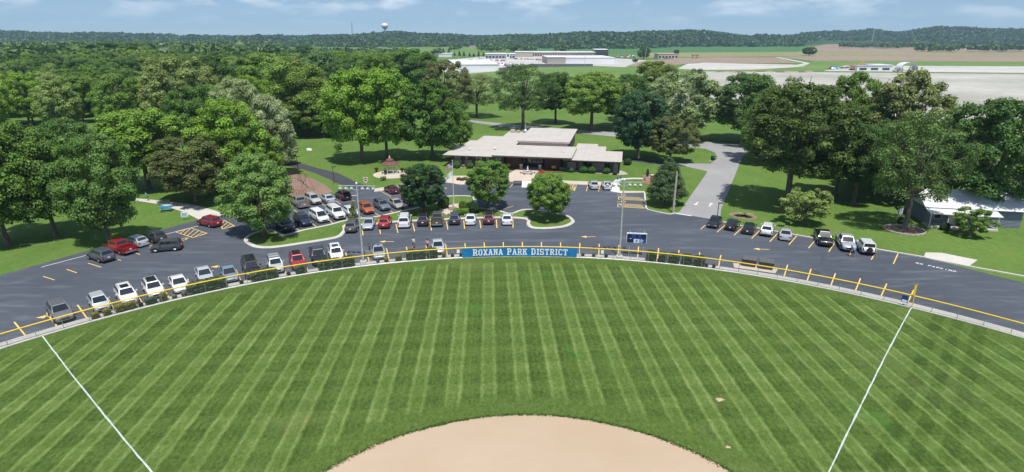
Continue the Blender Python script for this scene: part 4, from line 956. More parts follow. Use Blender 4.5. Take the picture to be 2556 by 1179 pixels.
    for s_ in (0, 1):
        A = (lo[0], lo[1], hi[1], hi[0]) if s_ == 0 else (lo[2], lo[3], hi[3], hi[2])
        for i in range(0, len(cuts), 2):
            u0, u1 = (cuts[i], cuts[i + 1]) if s_ == 0 else (1 - cuts[i + 1], 1 - cuts[i])
            glass('side_window', quad_on(*A, u0, u1, 0.30, 0.88, 0.016))
    if kind in ('suv', 'bigsuv', 'van', 'pickup'):
        pass
    wheel = MB().lathe([(c_['wr'] * 0.62, -0.11), (c_['wr'] * 0.93, -0.11), (c_['wr'], -0.07), (c_['wr'], 0.07), (c_['wr'] * 0.93, 0.11), (c_['wr'] * 0.62, 0.11)], 14)
    wheel.v = [(x, z, y) for x, y, z in wheel.v]
    wm = wheel.mesh(kind + '_wheel', 'rubber', 40)
    rim = MB(); rim.lathe([(0.02, -0.125), (c_['wr'] * 0.20, -0.125), (c_['wr'] * 0.62, -0.105), (c_['wr'] * 0.64, 0.0)], 10); rim.v = [(x, z, y) for x, y, z in rim.v]
    for k in range(5):
        t_ = 2 * math.pi * k / 5; rim.tube([(0.03 * math.cos(t_), -0.13, 0.03 * math.sin(t_)), (c_['wr'] * 0.6 * math.cos(t_), -0.125, c_['wr'] * 0.6 * math.sin(t_))], 0.03, 4)
    rmn = rim.mesh(kind + '_rim', 'rim_metal', 40)
    for sx_ in (-1, 1):
        for sy in (-1, 1):
            parts.append(('wheel', wm, None, dict(loc=(sx_ * c_['wb'] / 2 + 0.05, sy * (W - 0.10), c_['wr']), rz=0 if sy < 0 else math.pi)))
            parts.append(('rim', rmn, len(parts) - 1, {}))
    arch = MB(); q = [(c_['wr'] * 1.18 * math.cos(t_), 0, c_['wr'] * 1.18 * math.sin(t_)) for t_ in [math.pi * i / 10 for i in range(11)]] + [(-c_['wr'] * 1.18, 0, -0.14), (c_['wr'] * 1.18, 0, -0.14)]
    arch.add(q, [tuple(range(len(q)))]); am = arch.mesh(kind + '_arch', 'dark_trim')
    for sx_ in (-1, 1):
        for sy in (-1, 1): parts.append(('wheel_arch', am, None, dict(loc=(sx_ * c_['wb'] / 2 + 0.05, sy * (W * 1.004), c_['wr'] + 0.02), rz=0)))
    for sy in (-1, 1):
        y0_, y1_ = sorted((sy * W * 0.42, sy * W * 0.78))
        put('headlight', MB().box(x1 - 0.30, x1 - 0.035, y0_, y1_, nose - 0.20, nose - 0.05), 'headlight_glass')
        y0_, y1_ = sorted((sy * W * 0.55, sy * W * 0.90))
        tz = (deck - 0.34, deck - 0.16) if kind in ('sedan', 'hatch', 'box') else (deck - 0.45, deck - 0.02)
        if tz[1] - tz[0] > 0.3: y0_ = y0_ if sy < 0 else sy * W * 0.74; y1_ = y1_ if sy > 0 else sy * W * 0.74
        y0_, y1_ = sorted((y0_, y1_))
        put('tail_light', MB().box(x0 - 0.012, x0 + 0.14, y0_, y1_, *tz), 'taillight_red')
        put('mirror', MB().box(fb - 0.52, fb - 0.36, *sorted((sy * W * 0.97, sy * (W + 0.17))), belt + 0.02, belt + 0.17), 'car_paint')
    put('grille', MB().box(x1 - 0.10, x1 + 0.006, -W * 0.46, W * 0.46, zl + 0.20, nose - 0.16), 'dark_trim')
    put('number_plate', MB().box(x0 - 0.02, x0 + 0.06, -0.16, 0.16, deck - 0.38, deck - 0.23), 'plate_white')
    put('rear_bumper', MB().box(x0 - 0.03, x0 + 0.2, -W * 0.80, W * 0.80, zl + 0.08, zl + 0.28), 'dark_trim' if kind in ('suv', 'jeep', 'box') else 'rim_metal' if kind == 'pickup' else 'car_paint')
    put('underbody', MB().box(x0 + 0.3, x1 - 0.3, -W * 0.82, W * 0.82, zl - 0.06, zl + 0.12), 'dark_trim')
    if kind in ('suv', 'bigsuv'):
        for sy in (-1, 1): put('roof_rail', MB().tube([(ft - 0.15, sy * wt * 0.90, H_ - 0.02), (ft - 0.3, sy * wt * 0.90, H_ + 0.05), (rt + 0.25, sy * wt * 0.90, H_ + 0.05), (rt + 0.1, sy * wt * 0.90, H_ - 0.02)], 0.022, 6), 'rim_metal')
    if kind == 'jeep':
        sp = MB().lathe([(0.12, -0.10), (0.36, -0.10), (0.40, -0.05), (0.40, 0.05), (0.36, 0.10), (0.12, 0.10)], 14); sp.v = [(z + x0 - 0.12, y, x + 0.92) for x, y, z in sp.v]
        put('spare_tyre', sp, 'rubber')
        for sy in (-1, 1): put('fender', MB().box(x1 - 1.15, x1 - 0.15, *sorted((sy * W * 0.86, sy * (W + 0.06))), 0.86, 0.93), 'dark_trim')
    return parts
PROTO = {k: make_car(k) for k in CAR}
def car(kind, x, y, heading, color, label, name=None, extra=(), at=None):
    """heading in degrees: the way the nose points, 0 = +X (photo right), 90 = away from the camera."""
    p = G(x, y) if at is None else Vector((at[0], at[1], 0))
    nm = name or {'sedan': 'sedan_car', 'hatch': 'hatchback_car', 'suv': 'sport_utility_car', 'bigsuv': 'large_utility_car', 'van': 'minivan', 'box': 'boxy_car', 'pickup': 'pickup_truck', 'jeep': 'offroad_car'}[kind]
    t = thing(nm, label, {'pickup': 'pickup truck', 'van': 'minivan'}.get(kind, 'car'), (p.x, p.y, 0.012), rad(heading), 'vehicles in the parking lot')
    objs = []
    for (pn, me, par, k) in PROTO[kind]:
        o = link(pn, me, objs[par] if par is not None else t, k.get('loc'))
        if 'rz' in k: o.rotation_euler = (0, 0, k['rz'])
        o.color = (*color, 1); objs.append(o)
    c_ = CAR[kind]
    if 'sunroof' in extra:
        MB().box(c_['rt'] + 0.9, c_['ft'] - 0.2, -0.42, 0.42, c_['H'] - 0.04, c_['H'] + 0.006).build('sunroof', 'car_glass', t)
    if 'glassroof' in extra:
        MB().box(c_['rt'] + 0.25, c_['ft'] - 0.12, -0.52, 0.52, c_['H'] - 0.04, c_['H'] + 0.006).build('glass_roof', 'car_glass', t)
    if 'hatch_open' in extra:
        d_ = link('tailgate', MB().box(-0.9, 0.0, -0.72, 0.72, -0.05, 0.0).mesh('open_tailgate', 'car_paint'), t, (c_['rt'] - 0.02, 0, c_['H'] - 0.01)); d_.rotation_euler = (0, rad(12), 0); d_.color = (*color, 1)
        MB().box(-c_['L'] / 2 - 0.02, -c_['L'] / 2 + 0.35, -0.66, 0.66, 0.72, 1.45).build('boot_opening', 'dark_trim', t)
    if 'door_open' in extra:
        d_ = link('open_door', MB().box(-1.05, 0, -0.05, 0.05, 0.25, 1.0).mesh('open_door', 'car_paint'), t, (c_['fb'] - 0.35, -c_['W'] / 2 - 0.03, 0)); d_.rotation_euler = (0, 0, rad(62)); d_.color = (*color, 1)
    if 'rack' in extra:
        for xx in (0.1, -0.9): MB().box(xx - 0.03, xx + 0.03, -0.62, 0.62, c_['H'] + 0.03, c_['H'] + 0.07).build('roof_bar', 'dark_trim', t)
    return t
WHITE, SILVER, GREY, DARK, BLACK, NAVY, RED, MAROON, OLIVE, ORANGE, TAN, LBLUE = (0.80, 0.81, 0.82), (0.50, 0.53, 0.56), (0.16, 0.165, 0.175), (0.055, 0.06, 0.065), (0.014, 0.015, 0.018), (0.018, 0.026, 0.050), (0.40, 0.022, 0.030), (0.105, 0.016, 0.022), (0.125, 0.120, 0.095), (0.46, 0.115, 0.025), (0.40, 0.385, 0.35), (0.20, 0.265, 0.33)
# row by the outfield fence: noses towards the fence; th = bearing from home plate
def fence_car(kind, th_px, color, label, r=72.05, extra=(), dh=0, **k):
    p = G(*th_px); th = math.atan2(p.x - HOME.x, p.y - HOME.y)
    at = (HOME.x + r * math.sin(th), HOME.y + r * math.cos(th))
    return car(kind, 0, 0, -90 - math.degrees(th) + dh, color, label, extra=extra, at=at)
fence_car('hatch', (253, 770), SILVER, 'silver car at the left end of the fence row')
fence_car('suv', (318, 748), WHITE, 'white car with a small dark sunroof in the fence row', extra=('sunroof',))
fence_car('suv', (384, 730), WHITE, 'white car with a full dark glass roof by the fence', extra=('glassroof',))
fence_car('sedan', (447, 716), WHITE, 'plain white car left of the long clipped hedge')
fence_car('sedan', (516, 704), SILVER, 'silver car half hidden behind the long clipped hedge', 73.4)
fence_car('sedan', (573, 692), LBLUE, 'blue-grey car right of the long clipped hedge')
fence_car('bigsuv', (626, 675), (0.022, 0.020, 0.024), 'black utility car with silver roof rails by the fence')
fence_car('suv', (688, 670), SILVER, 'silver utility car with roof rack by the fence', extra=('rack',))
fence_car('suv', (742, 658), RED, 'red utility car in the fence row', extra=('glassroof',))
fence_car('pickup', (795, 650), BLACK, 'black pickup truck nosed to the fence hedges', 72.9)
fence_car('suv', (840, 645), WHITE, 'white utility car behind the three clipped hedges', 73.0, extra=('sunroof',))
fence_car('sedan', (947, 645), (0.33, 0.36, 0.38), 'grey car with its door open by the left light pole', extra=('door_open',))
fence_car('sedan', (1095, 635), SILVER, 'silver car alone in the fence row, left of the blue banner', 72.2)
fence_car('suv', (160, 800), GREY, 'grey utility car beyond the left end of the fence row')
# row against the island, south side
for a_ in (
  ('suv', 881, 573, 95, (0.10, 0.105, 0.105), 'dark grey car at the left end of the island row'),
  ('sedan', 922, 566, -85, (0.42, 0.47, 0.52), 'silver sedan backed up to the island'),
  ('suv', 962, 563, 95, RED, 'bright red utility car in the island row'),
  ('bigsuv', 1011, 560, 96, WHITE, 'large white utility car in the island row'),
  ('suv', 1057, 557, 95, (0.030, 0.022, 0.032), 'black utility car with silver rails under the dark round tree'),
  ('pickup', 1092, 556, 95, OLIVE, 'olive grey pickup truck in the island row'),
  ('suv', 1135, 554, 94, NAVY, 'navy blue utility car in the island row'),
  ('sedan', 1175, 554, 92, WHITE, 'white sedan between the navy and the maroon cars'),
  ('suv', 1220, 553, 92, MAROON, 'maroon utility car in the island row', None, ('glassroof',)),
  ('sedan', 1265, 554, 92, WHITE, 'white sedan at the right end of the island row'),
  # back lot, row against the island, noses to the right front
  ('bigsuv', 711, 571, -52, (0.015, 0.019, 0.028), 'dark navy large car in the shade of the left island tree'),
  ('suv', 757, 559, -52, NAVY, 'navy crossover left of the white minivan'),
  ('van', 798, 549, -52, WHITE, 'white minivan in the back lot'),
  ('bigsuv', 839, 541, -55, WHITE, 'long white utility car right of the white minivan'),
  ('hatch', 876, 537, -55, WHITE, 'small white car behind the young tree'),
  ('suv', 914, 529, -57, ORANGE, 'orange utility car in the back lot'),
  ('suv', 954, 521, -57, (0.15, 0.18, 0.215), 'slate blue utility car right of the orange one', None, ('rack',)),
  ('sedan', 989, 516, -57, TAN, 'champagne sedan right of the slate blue utility car'),
  ('suv', 1024, 508, -58, (0.12, 0.03, 0.02), 'rust red car half hidden by the dark round tree'),
  # back lot, far row against the lawn
  ('pickup', 748, 514, 128, (0.30, 0.28, 0.26), 'tan pickup truck by the mulch playground'),
  ('suv', 782, 506, -50, (0.52, 0.50, 0.46), 'pale silver utility car backed to the playground lawn'),
  ('sedan', 817, 503, 128, (0.52, 0.56, 0.62), 'silver sedan beside the maroon car with open tailgate'),
  ('suv', 857, 496, 125, (0.055, 0.012, 0.020), 'dark maroon utility car with its tailgate open', None, ('hatch_open',)),
  ('sedan', 978, 480, 123, MAROON, 'maroon sedan by the sidewalk in the back lot'),
  ('sedan', 1006, 476, 122, (0.70, 0.72, 0.74), 'white car mostly hidden behind the dark round tree'),
  # left lot
  ('suv', 253, 648, 150, (0.10, 0.115, 0.14), 'blue-grey utility car at the left edge'),
  ('pickup', 300, 628, 152, (0.42, 0.012, 0.018), 'bright red pickup truck at the left'),
  ('hatch', 341, 612, 152, SILVER, 'silver hatchback right of the red pickup'),
  ('suv', 384, 601, 150, (0.045, 0.06, 0.06), 'dark green-grey utility car right of the silver hatchback'),
  ('box', 417, 625, 196, (0.070, 0.074, 0.082), 'grey boxy car driving out across the left lot'),
  ('suv', 523, 563, 152, (0.30, 0.018, 0.028), 'dark red utility car by the concrete footpath'),
  # right row
  ('sedan', 1783, 562, -118, (0.012, 0.013, 0.016), 'black sedan facing the camera, first of the right row'),
  ('sedan', 1828, 568, 60, (0.016, 0.016, 0.018), 'black sedan parked nose in, second of the right row'),
  ('sedan', 1869, 577, 62, (0.018, 0.030, 0.030), 'dark green-black sedan, third of the right row'),
  ('suv', 1914, 582, 63, WHITE, 'white car in the right row'),
  ('sedan', 1959, 592, 66, (0.48, 0.50, 0.51), 'silver sedan in the right row'),
  ('pickup', 2053, 604, -108, (0.012, 0.013, 0.016), 'black pickup truck facing the camera in the right row'),
  ('pickup', 2109, 616, -108, (0.42, 0.45, 0.48), 'silver pickup truck facing the camera in the right row'),
  ('jeep', 2157, 627, 75, WHITE, 'white off-road car with spare tyre at the end of the right row'),
  # by the building
  ('sedan', 1481, 468, 90, (0.50, 0.52, 0.54), 'silver sedan by the building sidewalk'),
  ('sedan', 1514, 469, 88, (0.62, 0.64, 0.66), 'pale silver car beside the white kerb ramp'),
):
    car(*a_)
# ------------------------------------------------------------------ outfield fence, banner, scoreboard, light poles
FH = 1.52
def on_arc(th, r, z=0.0): return Vector((HOME.x + r * math.sin(th), HOME.y + r * math.cos(th), z))
fence = thing('outfield_fence', 'curved chain link fence with yellow top rail around the outfield', 'fence', on_arc(0, FENCE_R))
fo = fence.location.copy()
ths = [rad(-60) + rad(114) * i / 114 for i in range(115)]
cap = MB().tube([on_arc(t_, FENCE_R, FH) - fo for t_ in ths], 0.078, 8); cap.build('top_rail', 'yellow_cap', fence, smooth=50)
net = MB(); net.v = [tuple(on_arc(t_, FENCE_R, z) - fo) for t_ in ths for z in (0.08, FH)]
net.f = [(2 * i, 2 * i + 2, 2 * i + 3, 2 * i + 1) for i in range(len(ths) - 1)]; net.build('chain_link', 'chain_link', fence)
MB().tube([on_arc(t_, FENCE_R, 0.09) - fo for t_ in ths], 0.012, 4).build('bottom_wire', 'galvanised', fence)
pm = MB().tube([(0, 0, 0), (0, 0, FH)], 0.032, 8).mesh('fence_post', 'galvanised', 50)
for i in range(0, 115, 2):
    t_ = rad(-60) + rad(114) * i / 114 + rad(0.6)
    o = link('post', pm, fence); o.location = on_arc(t_, FENCE_R + 0.05) - fo
# slab-serif letters, 5 x 7 grid
def bx_(x0, y0, x1, y1): return [(x0, y0), (x1, y0), (x1, y1), (x0, y1)]
LET = {
 'R': [bx_(.6, 0, 2, 7), bx_(0, 0, 2.6, 1), bx_(0, 6, 3.9, 7), bx_(2, 3, 3.9, 4), [(3.6, 3), (4.9, 3.8), (4.9, 6.2), (3.6, 7)], [(2.3, 3.2), (3.7, 3.2), (5.2, .8), (3.8, .8)], bx_(3.7, 0, 5.6, 1)],
 'O': [bx_(.2, 1.3, 1.6, 5.7), bx_(3.6, 1.3, 5, 5.7), bx_(1.4, 0, 3.8, 1.15), bx_(1.4, 5.85, 3.8, 7), [(.2, 1.3), (1.4, 0), (1.8, 1.1), (1.6, 1.5)], [(5, 1.3), (3.8, 0), (3.4, 1.1), (3.6, 1.5)], [(.2, 5.7), (1.4, 7), (1.8, 5.9), (1.6, 5.5)], [(5, 5.7), (3.8, 7), (3.4, 5.9), (3.6, 5.5)]],
 'X': [[(.5, .8), (2.0, .8), (4.7, 6.2), (3.2, 6.2)], [(3.2, .8), (4.7, .8), (2.0, 6.2), (.5, 6.2)], bx_(-.1, 0, 2.2, 1), bx_(3, 0, 5.3, 1), bx_(-.1, 6, 2.2, 7), bx_(3, 6, 5.3, 7)],
 'A': [[(.4, .8), (1.7, .8), (3.2, 7), (1.9, 7)], [(3.5, .8), (4.8, .8), (3.3, 7), (2.0, 7)], bx_(1.4, 2, 3.8, 3), bx_(-.2, 0, 2.1, 1), bx_(3.1, 0, 5.4, 1), bx_(1.4, 6.2, 3.0, 7)],
 'N': [bx_(.6, 0, 1.8, 7), bx_(3.6, 0, 4.8, 7), [(1.4, 6.6), (2.4, 6.6), (4.4, .4), (3.4, .4)], bx_(0, 0, 2.4, 1), bx_(0, 6, 2, 7), bx_(3, 6, 5.4, 7)],
 'P': [bx_(.6, 0, 2, 7), bx_(0, 0, 2.9, 1), bx_(0, 6, 3.9, 7), bx_(2, 2.8, 3.9, 3.9), [(3.6, 2.8), (4.9, 3.7), (4.9, 6.2), (3.6, 7)]],
 'K': [bx_(.6, 0, 2, 7), bx_(0, 0, 2.6, 1), bx_(0, 6, 2.6, 7), [(2, 2.6), (2, 4), (3.4, 6.2), (4.8, 6.2)], [(2.6, 4.2), (3.4, 4.8), (5, .8), (3.6, .8)], bx_(3.2, 0, 5.5, 1), bx_(3.1, 6, 5.3, 7)],
 'D': [bx_(.6, 0, 2, 7), bx_(0, 0, 3.8, 1.1), bx_(0, 5.9, 3.8, 7), bx_(3.7, 1.2, 5, 5.8), [(3.6, 0), (5, 1.2), (3.7, 1.4)], [(3.6, 7), (5, 5.8), (3.7, 5.6)]],
 'I': [bx_(1.0, 0, 2.4, 7), bx_(.2, 0, 3.2, 1), bx_(.2, 6, 3.2, 7)],
 'S': [bx_(.4, 5.9, 4.6, 7), bx_(.2, 3.6, 1.5, 6.5), bx_(.6, 3, 4.4, 4.1), bx_(3.5, .5, 4.8, 3.5), bx_(.4, 0, 4.6, 1.1), bx_(.2, .3, 1.2, 2), bx_(3.9, 5, 4.8, 6.8)],
 'T': [bx_(1.9, 0, 3.3, 7), bx_(0, 5.9, 5.2, 7), bx_(0, 4.8, .9, 7), bx_(4.3, 4.8, 5.2, 7), bx_(1.2, 0, 4, 1)],
 'C': [bx_(.2, 1.2, 1.6, 5.8), bx_(1.2, 0, 4.4, 1.15), bx_(1.2, 5.85, 4.4, 7), bx_(3.8, 4.8, 4.8, 6.6), bx_(3.8, .5, 4.8, 2.0), [(.2, 1.2), (1.3, 0), (1.6, 1.3)], [(.2, 5.8), (1.3, 7), (1.6, 5.7)]],
 'G': [bx_(.2, 1.2, 1.6, 5.8), bx_(1.2, 0, 4.4, 1.15), bx_(1.2, 5.85, 4.4, 7), bx_(3.7, .5, 4.8, 3.4), bx_(2.6, 2.6, 4.8, 3.5)]}
ADV = {'I': 3.9}
B0, B1 = rad(-7.52), rad(6.24); BR = FENCE_R - 0.09
banner = thing('blue_banner', 'long blue banner with white lettering hung on the outfield fence', 'banner', on_arc(0, BR))
bo = banner.location.copy()
sh = MB(); K = 60
for i in range(K + 1):
    t_ = B0 + (B1 - B0) * i / K
    for r_ in (BR, BR + 0.03):
        for z in (0.12, FH - 0.08): sh.v.append(tuple(on_arc(t_, r_ + 0.02 * math.sin(i * 0.9), z + (0.02 * math.sin(i * 0.45) if z < 0.5 else 0)) - bo))
for i in range(K):
    q = 4 * i; sh.f += [(q, q + 4, q + 5, q + 1), (q + 3, q + 7, q + 6, q + 2), (q + 1, q + 5, q + 7, q + 3), (q + 2, q + 6, q + 4, q)]
sh.build('cloth', 'banner_blue', banner, smooth=40)
words = 'ROXANA PARK DISTRICT'
def wid(ch, first): return (ADV.get(ch, 6.1) if ch != ' ' else 4.2) * (1.0 if first else 0.94)
tot = sum(wid(c_, i == 0 or words[i - 1] == ' ') for i, c_ in enumerate(words)) - 1
S0, S1 = rad(-6.26), rad(5.12); unit = (S1 - S0) / tot; cur = 0.0
for i, ch in enumerate(words):
    first = i == 0 or words[i - 1] == ' '
    if ch != ' ':
        mb = MB(); sc = 1.0 if first else 0.94; hz = 0.98 / 7
        for k_, poly in enumerate(LET[ch]):
            vs = []
            for (x, y) in poly:
                t_ = S0 + unit * (cur + x * sc)
                vs.append(on_arc(t_, BR - 0.045 - 0.002 * k_, 0.33 + y * hz * sc) - bo)
            mb.add(vs, [tuple(range(len(vs)))])
        mb.build('letter', 'letter_white', banner)
    cur += wid(ch, first)
for t0, t1 in ((-1.6, 1.2), (5.4, 6.1), (-7.4, -6.9)):        # pale print along the lower hem
    mb = MB(); k = 16; top = [on_arc(rad(t0 + (t1 - t0) * i / k), BR - 0.04, 0.18 + 0.13 * math.sin(math.pi * i / k) ** 0.6) - bo for i in range(k + 1)]
    bot = [on_arc(rad(t0 + (t1 - t0) * i / k), BR - 0.04, 0.16) - bo for i in range(k + 1)]
    mb.v = [tuple(p) for p in top + bot]; mb.f = [(i, i + 1, k + 2 + i, k + 1 + i) for i in range(k)]; mb.build('printed_flourish', 'picnic_blue', banner)
def wing_sign(name, th, label, cat, c1, c2, k=1.0):
    t = thing(name, label, cat, on_arc(th, FENCE_R - 0.1, 0.0), -th)
    MB().box(-0.20 * k, 0.20 * k, -0.02, 0.02, 1.35 - 0.55 * k, 1.35).build('panel', c1, t); MB().box(-0.16 * k, 0.16 * k, -0.03, -0.022, 1.40 - 0.55 * k, 1.35 - 0.35 * k).build('lower_text_block', c2, t)
    return t
wing_sign('distance_sign', rad(40.3), 'small blue distance sign on the fence by the foul pole', 'sign', 'board_blue', 'letter_white', 1.5)
wing_sign('fence_notice', rad(-8.0), 'small white notice on the fence left of the blue banner', 'sign', 'letter_white', 'letter_white')
wing_sign('fence_notice', rad(9.25), 'small white notice on the fence right of the blue banner', 'sign', 'letter_white', 'letter_white')
fp = thing('foul_pole', 'yellow foul pole at the right end of the outfield', 'pole', on_arc(rad(41.0), FENCE_R - 0.05))
MB().tube([(0, 0, 0), (0, 0, 3.0)], 0.05, 10).build('shaft', 'yellow_cap', fp, smooth=50)
MB().box(-0.22, -0.05, -0.015, 0.015, 1.6, 2.9).build('wing', 'yellow_cap', fp)

sb = thing('scoreboard', 'blue and black scoreboard on two posts behind the right outfield fence', 'scoreboard', G(1589, 644) + Vector((0, 0.9, 0)), rad(-7))
for x in (-0.95, 1.05): MB().tube([(x, 0.12, 0), (x, 0.12, 3.75)], 0.06, 8).build('post', 'steel_grey', sb, smooth=50)
MB().box(-1.42, 1.42, -0.10, 0.10, 1.95, 3.45).build('cabinet', 'board_white', sb, bevel=0.02)
MB().box(-1.36, 1.36, -0.115, -0.102, 2.01, 3.30).build('face', 'board_blue', sb)
for i, (x0, x1, z0, z1, mt) in enumerate(((-1.30, -0.72, 2.72, 3.26, 'board_black'), (-1.30, -0.42, 2.06, 2.52, 'board_black'), (-0.14, 0.16, 2.74, 3.26, 'board_black'), (0.66, 1.30, 2.72, 3.26, 'board_black'), (-0.40, 0.42, 2.03, 2.55, 'board_white'),
        (0.52, 0.80, 2.44, 2.52, 'board_white'), (0.52, 1.0, 2.28, 2.36, 'board_white'), (0.52, 0.85, 2.12, 2.20, 'board_white'), (-0.95, -0.75, 2.57, 2.66, 'board_white'), (-1.05, -0.75, 3.33, 3.42, 'board_white'), (0.75, 1.2, 3.33, 3.42, 'board_white'))):
    MB().box(x0, x1, -0.128, -0.117, z0, z1).build('display_panel', mt, sb)
MB().lathe([(0.10, 0), (0.16, 0.0), (0.16, 0.008), (0.10, 0.008)], 16).build('emblem', 'picnic_blue', sb, loc=(0.01, -0.13, 2.29)).rotation_euler = (rad(90), 0, 0)

def light_pole(bx, by, h, label, nl):
    p = G(bx, by); t = thing('field_light_pole', label, 'light pole', p, rad(-3), 'ball field light poles')
    MB().tube([(0, 0, 0), (0, 0, h * 0.5), (0, 0, h + 0.25)], [0.16, 0.125, 0.085], 12).build('shaft', 'pole_grey', t, smooth=50)
    MB().box(-0.45, 0.45, -0.45, 0.45, 0, 0.22).build('footing', 'concrete', t, bevel=0.04)
    MB().lathe([(0.16, 0), (0.16, 0.14), (0.05, 0.25)], 10, (0, 0, h + 0.25)).build('pole_cap', 'lamp_face', t, smooth=40)
    MB().box(-2.5, 2.5, -0.05, 0.05, h - 0.05, h + 0.05).build('cross_arm', 'pole_grey', t)
    for s_ in (-1, 1): MB().tube([(0.0, 0, h - 0.75), (s_ * 0.9, 0, h - 0.06)], 0.025, 6).build('arm_brace', 'pole_grey', t)
    for i, x in enumerate((-2.25, -1.45, -0.7, 0.8, 1.5, 2.25)):
        f = link('floodlight', MB().lathe([(0.10, 0.30), (0.17, 0.22), (0.23, 0.02), (0.25, 0.0)], 12).mesh('flood', 'pole_grey', 40), t, (x, -0.12, h - 0.42)); f.rotation_euler = (rad(62), 0, 0)
        g = link('lens', MB().lathe([(0.235, -0.004), (0.235, 0.004)], 12).mesh('lens', 'lamp_face', 40), f)
        MB().tube([(x, 0, h), (x, -0.05, h - 0.30)], 0.03, 6).build('bracket', 'pole_grey', t)
    return t
light_pole(907, 655, 11.0, 'grey field light pole with six floodlights at the left of the fence', 6)
light_pole(1546, 642, 11.0, 'grey field light pole with six floodlights beside the scoreboard', 6)
up = thing('utility_pole', 'tall bare wooden utility pole beside the pointed dark tree', 'pole', G(1680, 531))
MB().tube([(0, 0, 0), (0.02, 0, 4), (0.05, 0.05, 7.5)], [0.20, 0.18, 0.14], 10).build('shaft', 'weathered_wood', up, smooth=50)
MB().cbox((0.17, -0.12, 1.6), (0.22, 0.16, 0.5)).build('meter_box', 'galvanised', up)
def lamp_post(bx, by, h, label):
    t = thing('lamp_post', label, 'lamp post', G(bx, by), 0, 'park lamp posts')
    MB().tube([(0, 0, 0), (0, 0, 0.3), (0, 0, h)], [0.11, 0.07, 0.055], 10).build('shaft', 'dark_trim', t, smooth=50)
    MB().box(-0.08, 0.75, -0.12, 0.12, h - 0.05, h + 0.10).build('lamp_head', 'dark_trim', t, bevel=0.02)
    return t
lamp_post(834, 458, 3.6, 'black lamp post between the swings and the black path')
lamp_post(1790, 545, 2.7, 'thin dark lamp post by the black sedan at the driveway mouth')
lamp_post(744, 425, 3.2, 'dark lamp post in tree shade at the top of the black path')
sg = thing('no_entry_sign', 'round red and white no-entry sign on the lawn by the black path', 'sign', G(914, 468))
MB().tube([(0, 0, 0), (0, 0, 1.75)], 0.03, 8).build('post', 'galvanised', sg)
MB().box(-0.45, 0.45, -0.02, 0.0, 1.28, 2.18).build('panel', 'letter_white', sg, bevel=0.004)
d_ = link('disc', MB().lathe([(0.38, 0), (0.38, 0.012)], 20).mesh('disc', 'sign_red', 40), sg, (0, -0.024, 1.73)); d_.rotation_euler = (rad(90), 0, 0)
MB().box(-0.25, 0.25, -0.05, -0.038, 1.67, 1.79).build('bar', 'letter_white', sg)
MB().box(-0.2, 0.2, -0.02, 0.0, 0.95, 1.2).build('supplementary_plate', 'letter_white', sg)

# flagpole
fl = thing('flagpole', 'white flagpole with two flags in the paved island plaza', 'flagpole', G(1133, 522) + Vector((0, 0, 0.12)))
FPH = height_of(1133, 522, 404)
MB().tube([(0, 0, 0), (0, 0, FPH)], [0.075, 0.045], 10).build('shaft', 'cloth_white', fl, smooth=50)
MB().lathe([(0.02, -0.09), (0.08, -0.05), (0.1, 0.0), (0.08, 0.05), (0.02, 0.09)], 10, (0, 0, FPH + 0.08)).build('finial', 'yellow_cap', fl, smooth=60)
def flag_patch(name, u0, u1, v0, v1, top, mat, parent, w=1.5, hgt_=0.95, off=0.0, sag=0.55):
    mb = MB(); nu, nv = 10, 3
    for j in range(nv + 1):
        for i in range(nu + 1):
            u = u0 + (u1 - u0) * i / nu; v_ = v0 + (v1 - v0) * j / nv
            x = -0.06 - u * w * 0.72; y = off + 0.12 * math.sin(u * 7 + v_ * 1.5) * u; z = top - v_ * hgt_ - sag * u ** 1.4 + 0.04 * math.sin(u * 9)
            mb.v.append((x, y, z))
    for j in range(nv):
        for i in range(nu):
            q = j * (nu + 1) + i; mb.f.append((q, q + 1, q + nu + 2, q + nu + 1))
    return mb.build(name, mat, parent, smooth=60)
for k in range(13): flag_patch('stripe', 0.0 if k > 6 else 0.4, 1, k / 13, (k + 1) / 13, FPH - 0.25, 'flag_red' if k % 2 == 0 else 'cloth_white', fl)
flag_patch('canton', 0, 0.4, 0, 7 / 13, FPH - 0.25, 'flag_blue', fl)
flag_patch('lower_flag', 0, 1, 0, 1, FPH - 1.75, 'cloth_white', fl, 1.6, 0.95, 0, 0.95)
for i, (x, y) in enumerate(((0.5, -0.05), (-0.1, 0.1), (0.3, 0.35))):
    pass

# ------------------------------------------------------------------ the low brick building
bO = G(1540, 430); bld = thing('community_building', 'low brown brick building with flat cream roofs and a raised middle', 'building', bO, rad(-11))
def bb(name, u0, u1, v0, v1, z0, z1, mat, parent=bld, **k): return MB().box(u0, u1, v0, v1, z0, z1).build(name, mat, parent, **k)
# walls
bb('wall', -40.0, -27.0, 0.0, 9.3, 0, 2.72, 'brick_dark'); bb('wall', -39.4, -27.2, 9.3, 18.3, 0, 2.72, 'brick_dark'); bb('wall', -37.6, -26.8, 18.3, 26.3, 0, 2.72, 'brick_dark'); bb('wall', -32.2, -26.3, 26.3, 35.5, 0, 2.72, 'brick_dark')
bb('wall', -27.0, -12.5, 2.2, 11.0, 0, 3.28, 'brick_dark'); bb('wall', -12.5, 0.2, 0.3, 9.4, 0, 2.72, 'brick_dark'); bb('wall', -11.5, -3.9, 9.4, 15.6, 0, 2.72, 'brick_dark'); bb('wall', -11.0, -6.2, 15.6, 21.5, 0, 2.2, 'brick_dark')
bb('wall', -25.2, -12.8, 11.0, 32.6, 0, 4.42, 'siding_tan')
for i in range(14): bb('siding_batten', -12.8, -12.74, 11.8 + i * 1.55, 11.92 + i * 1.55, 0.2, 4.4, 'fascia_pale')
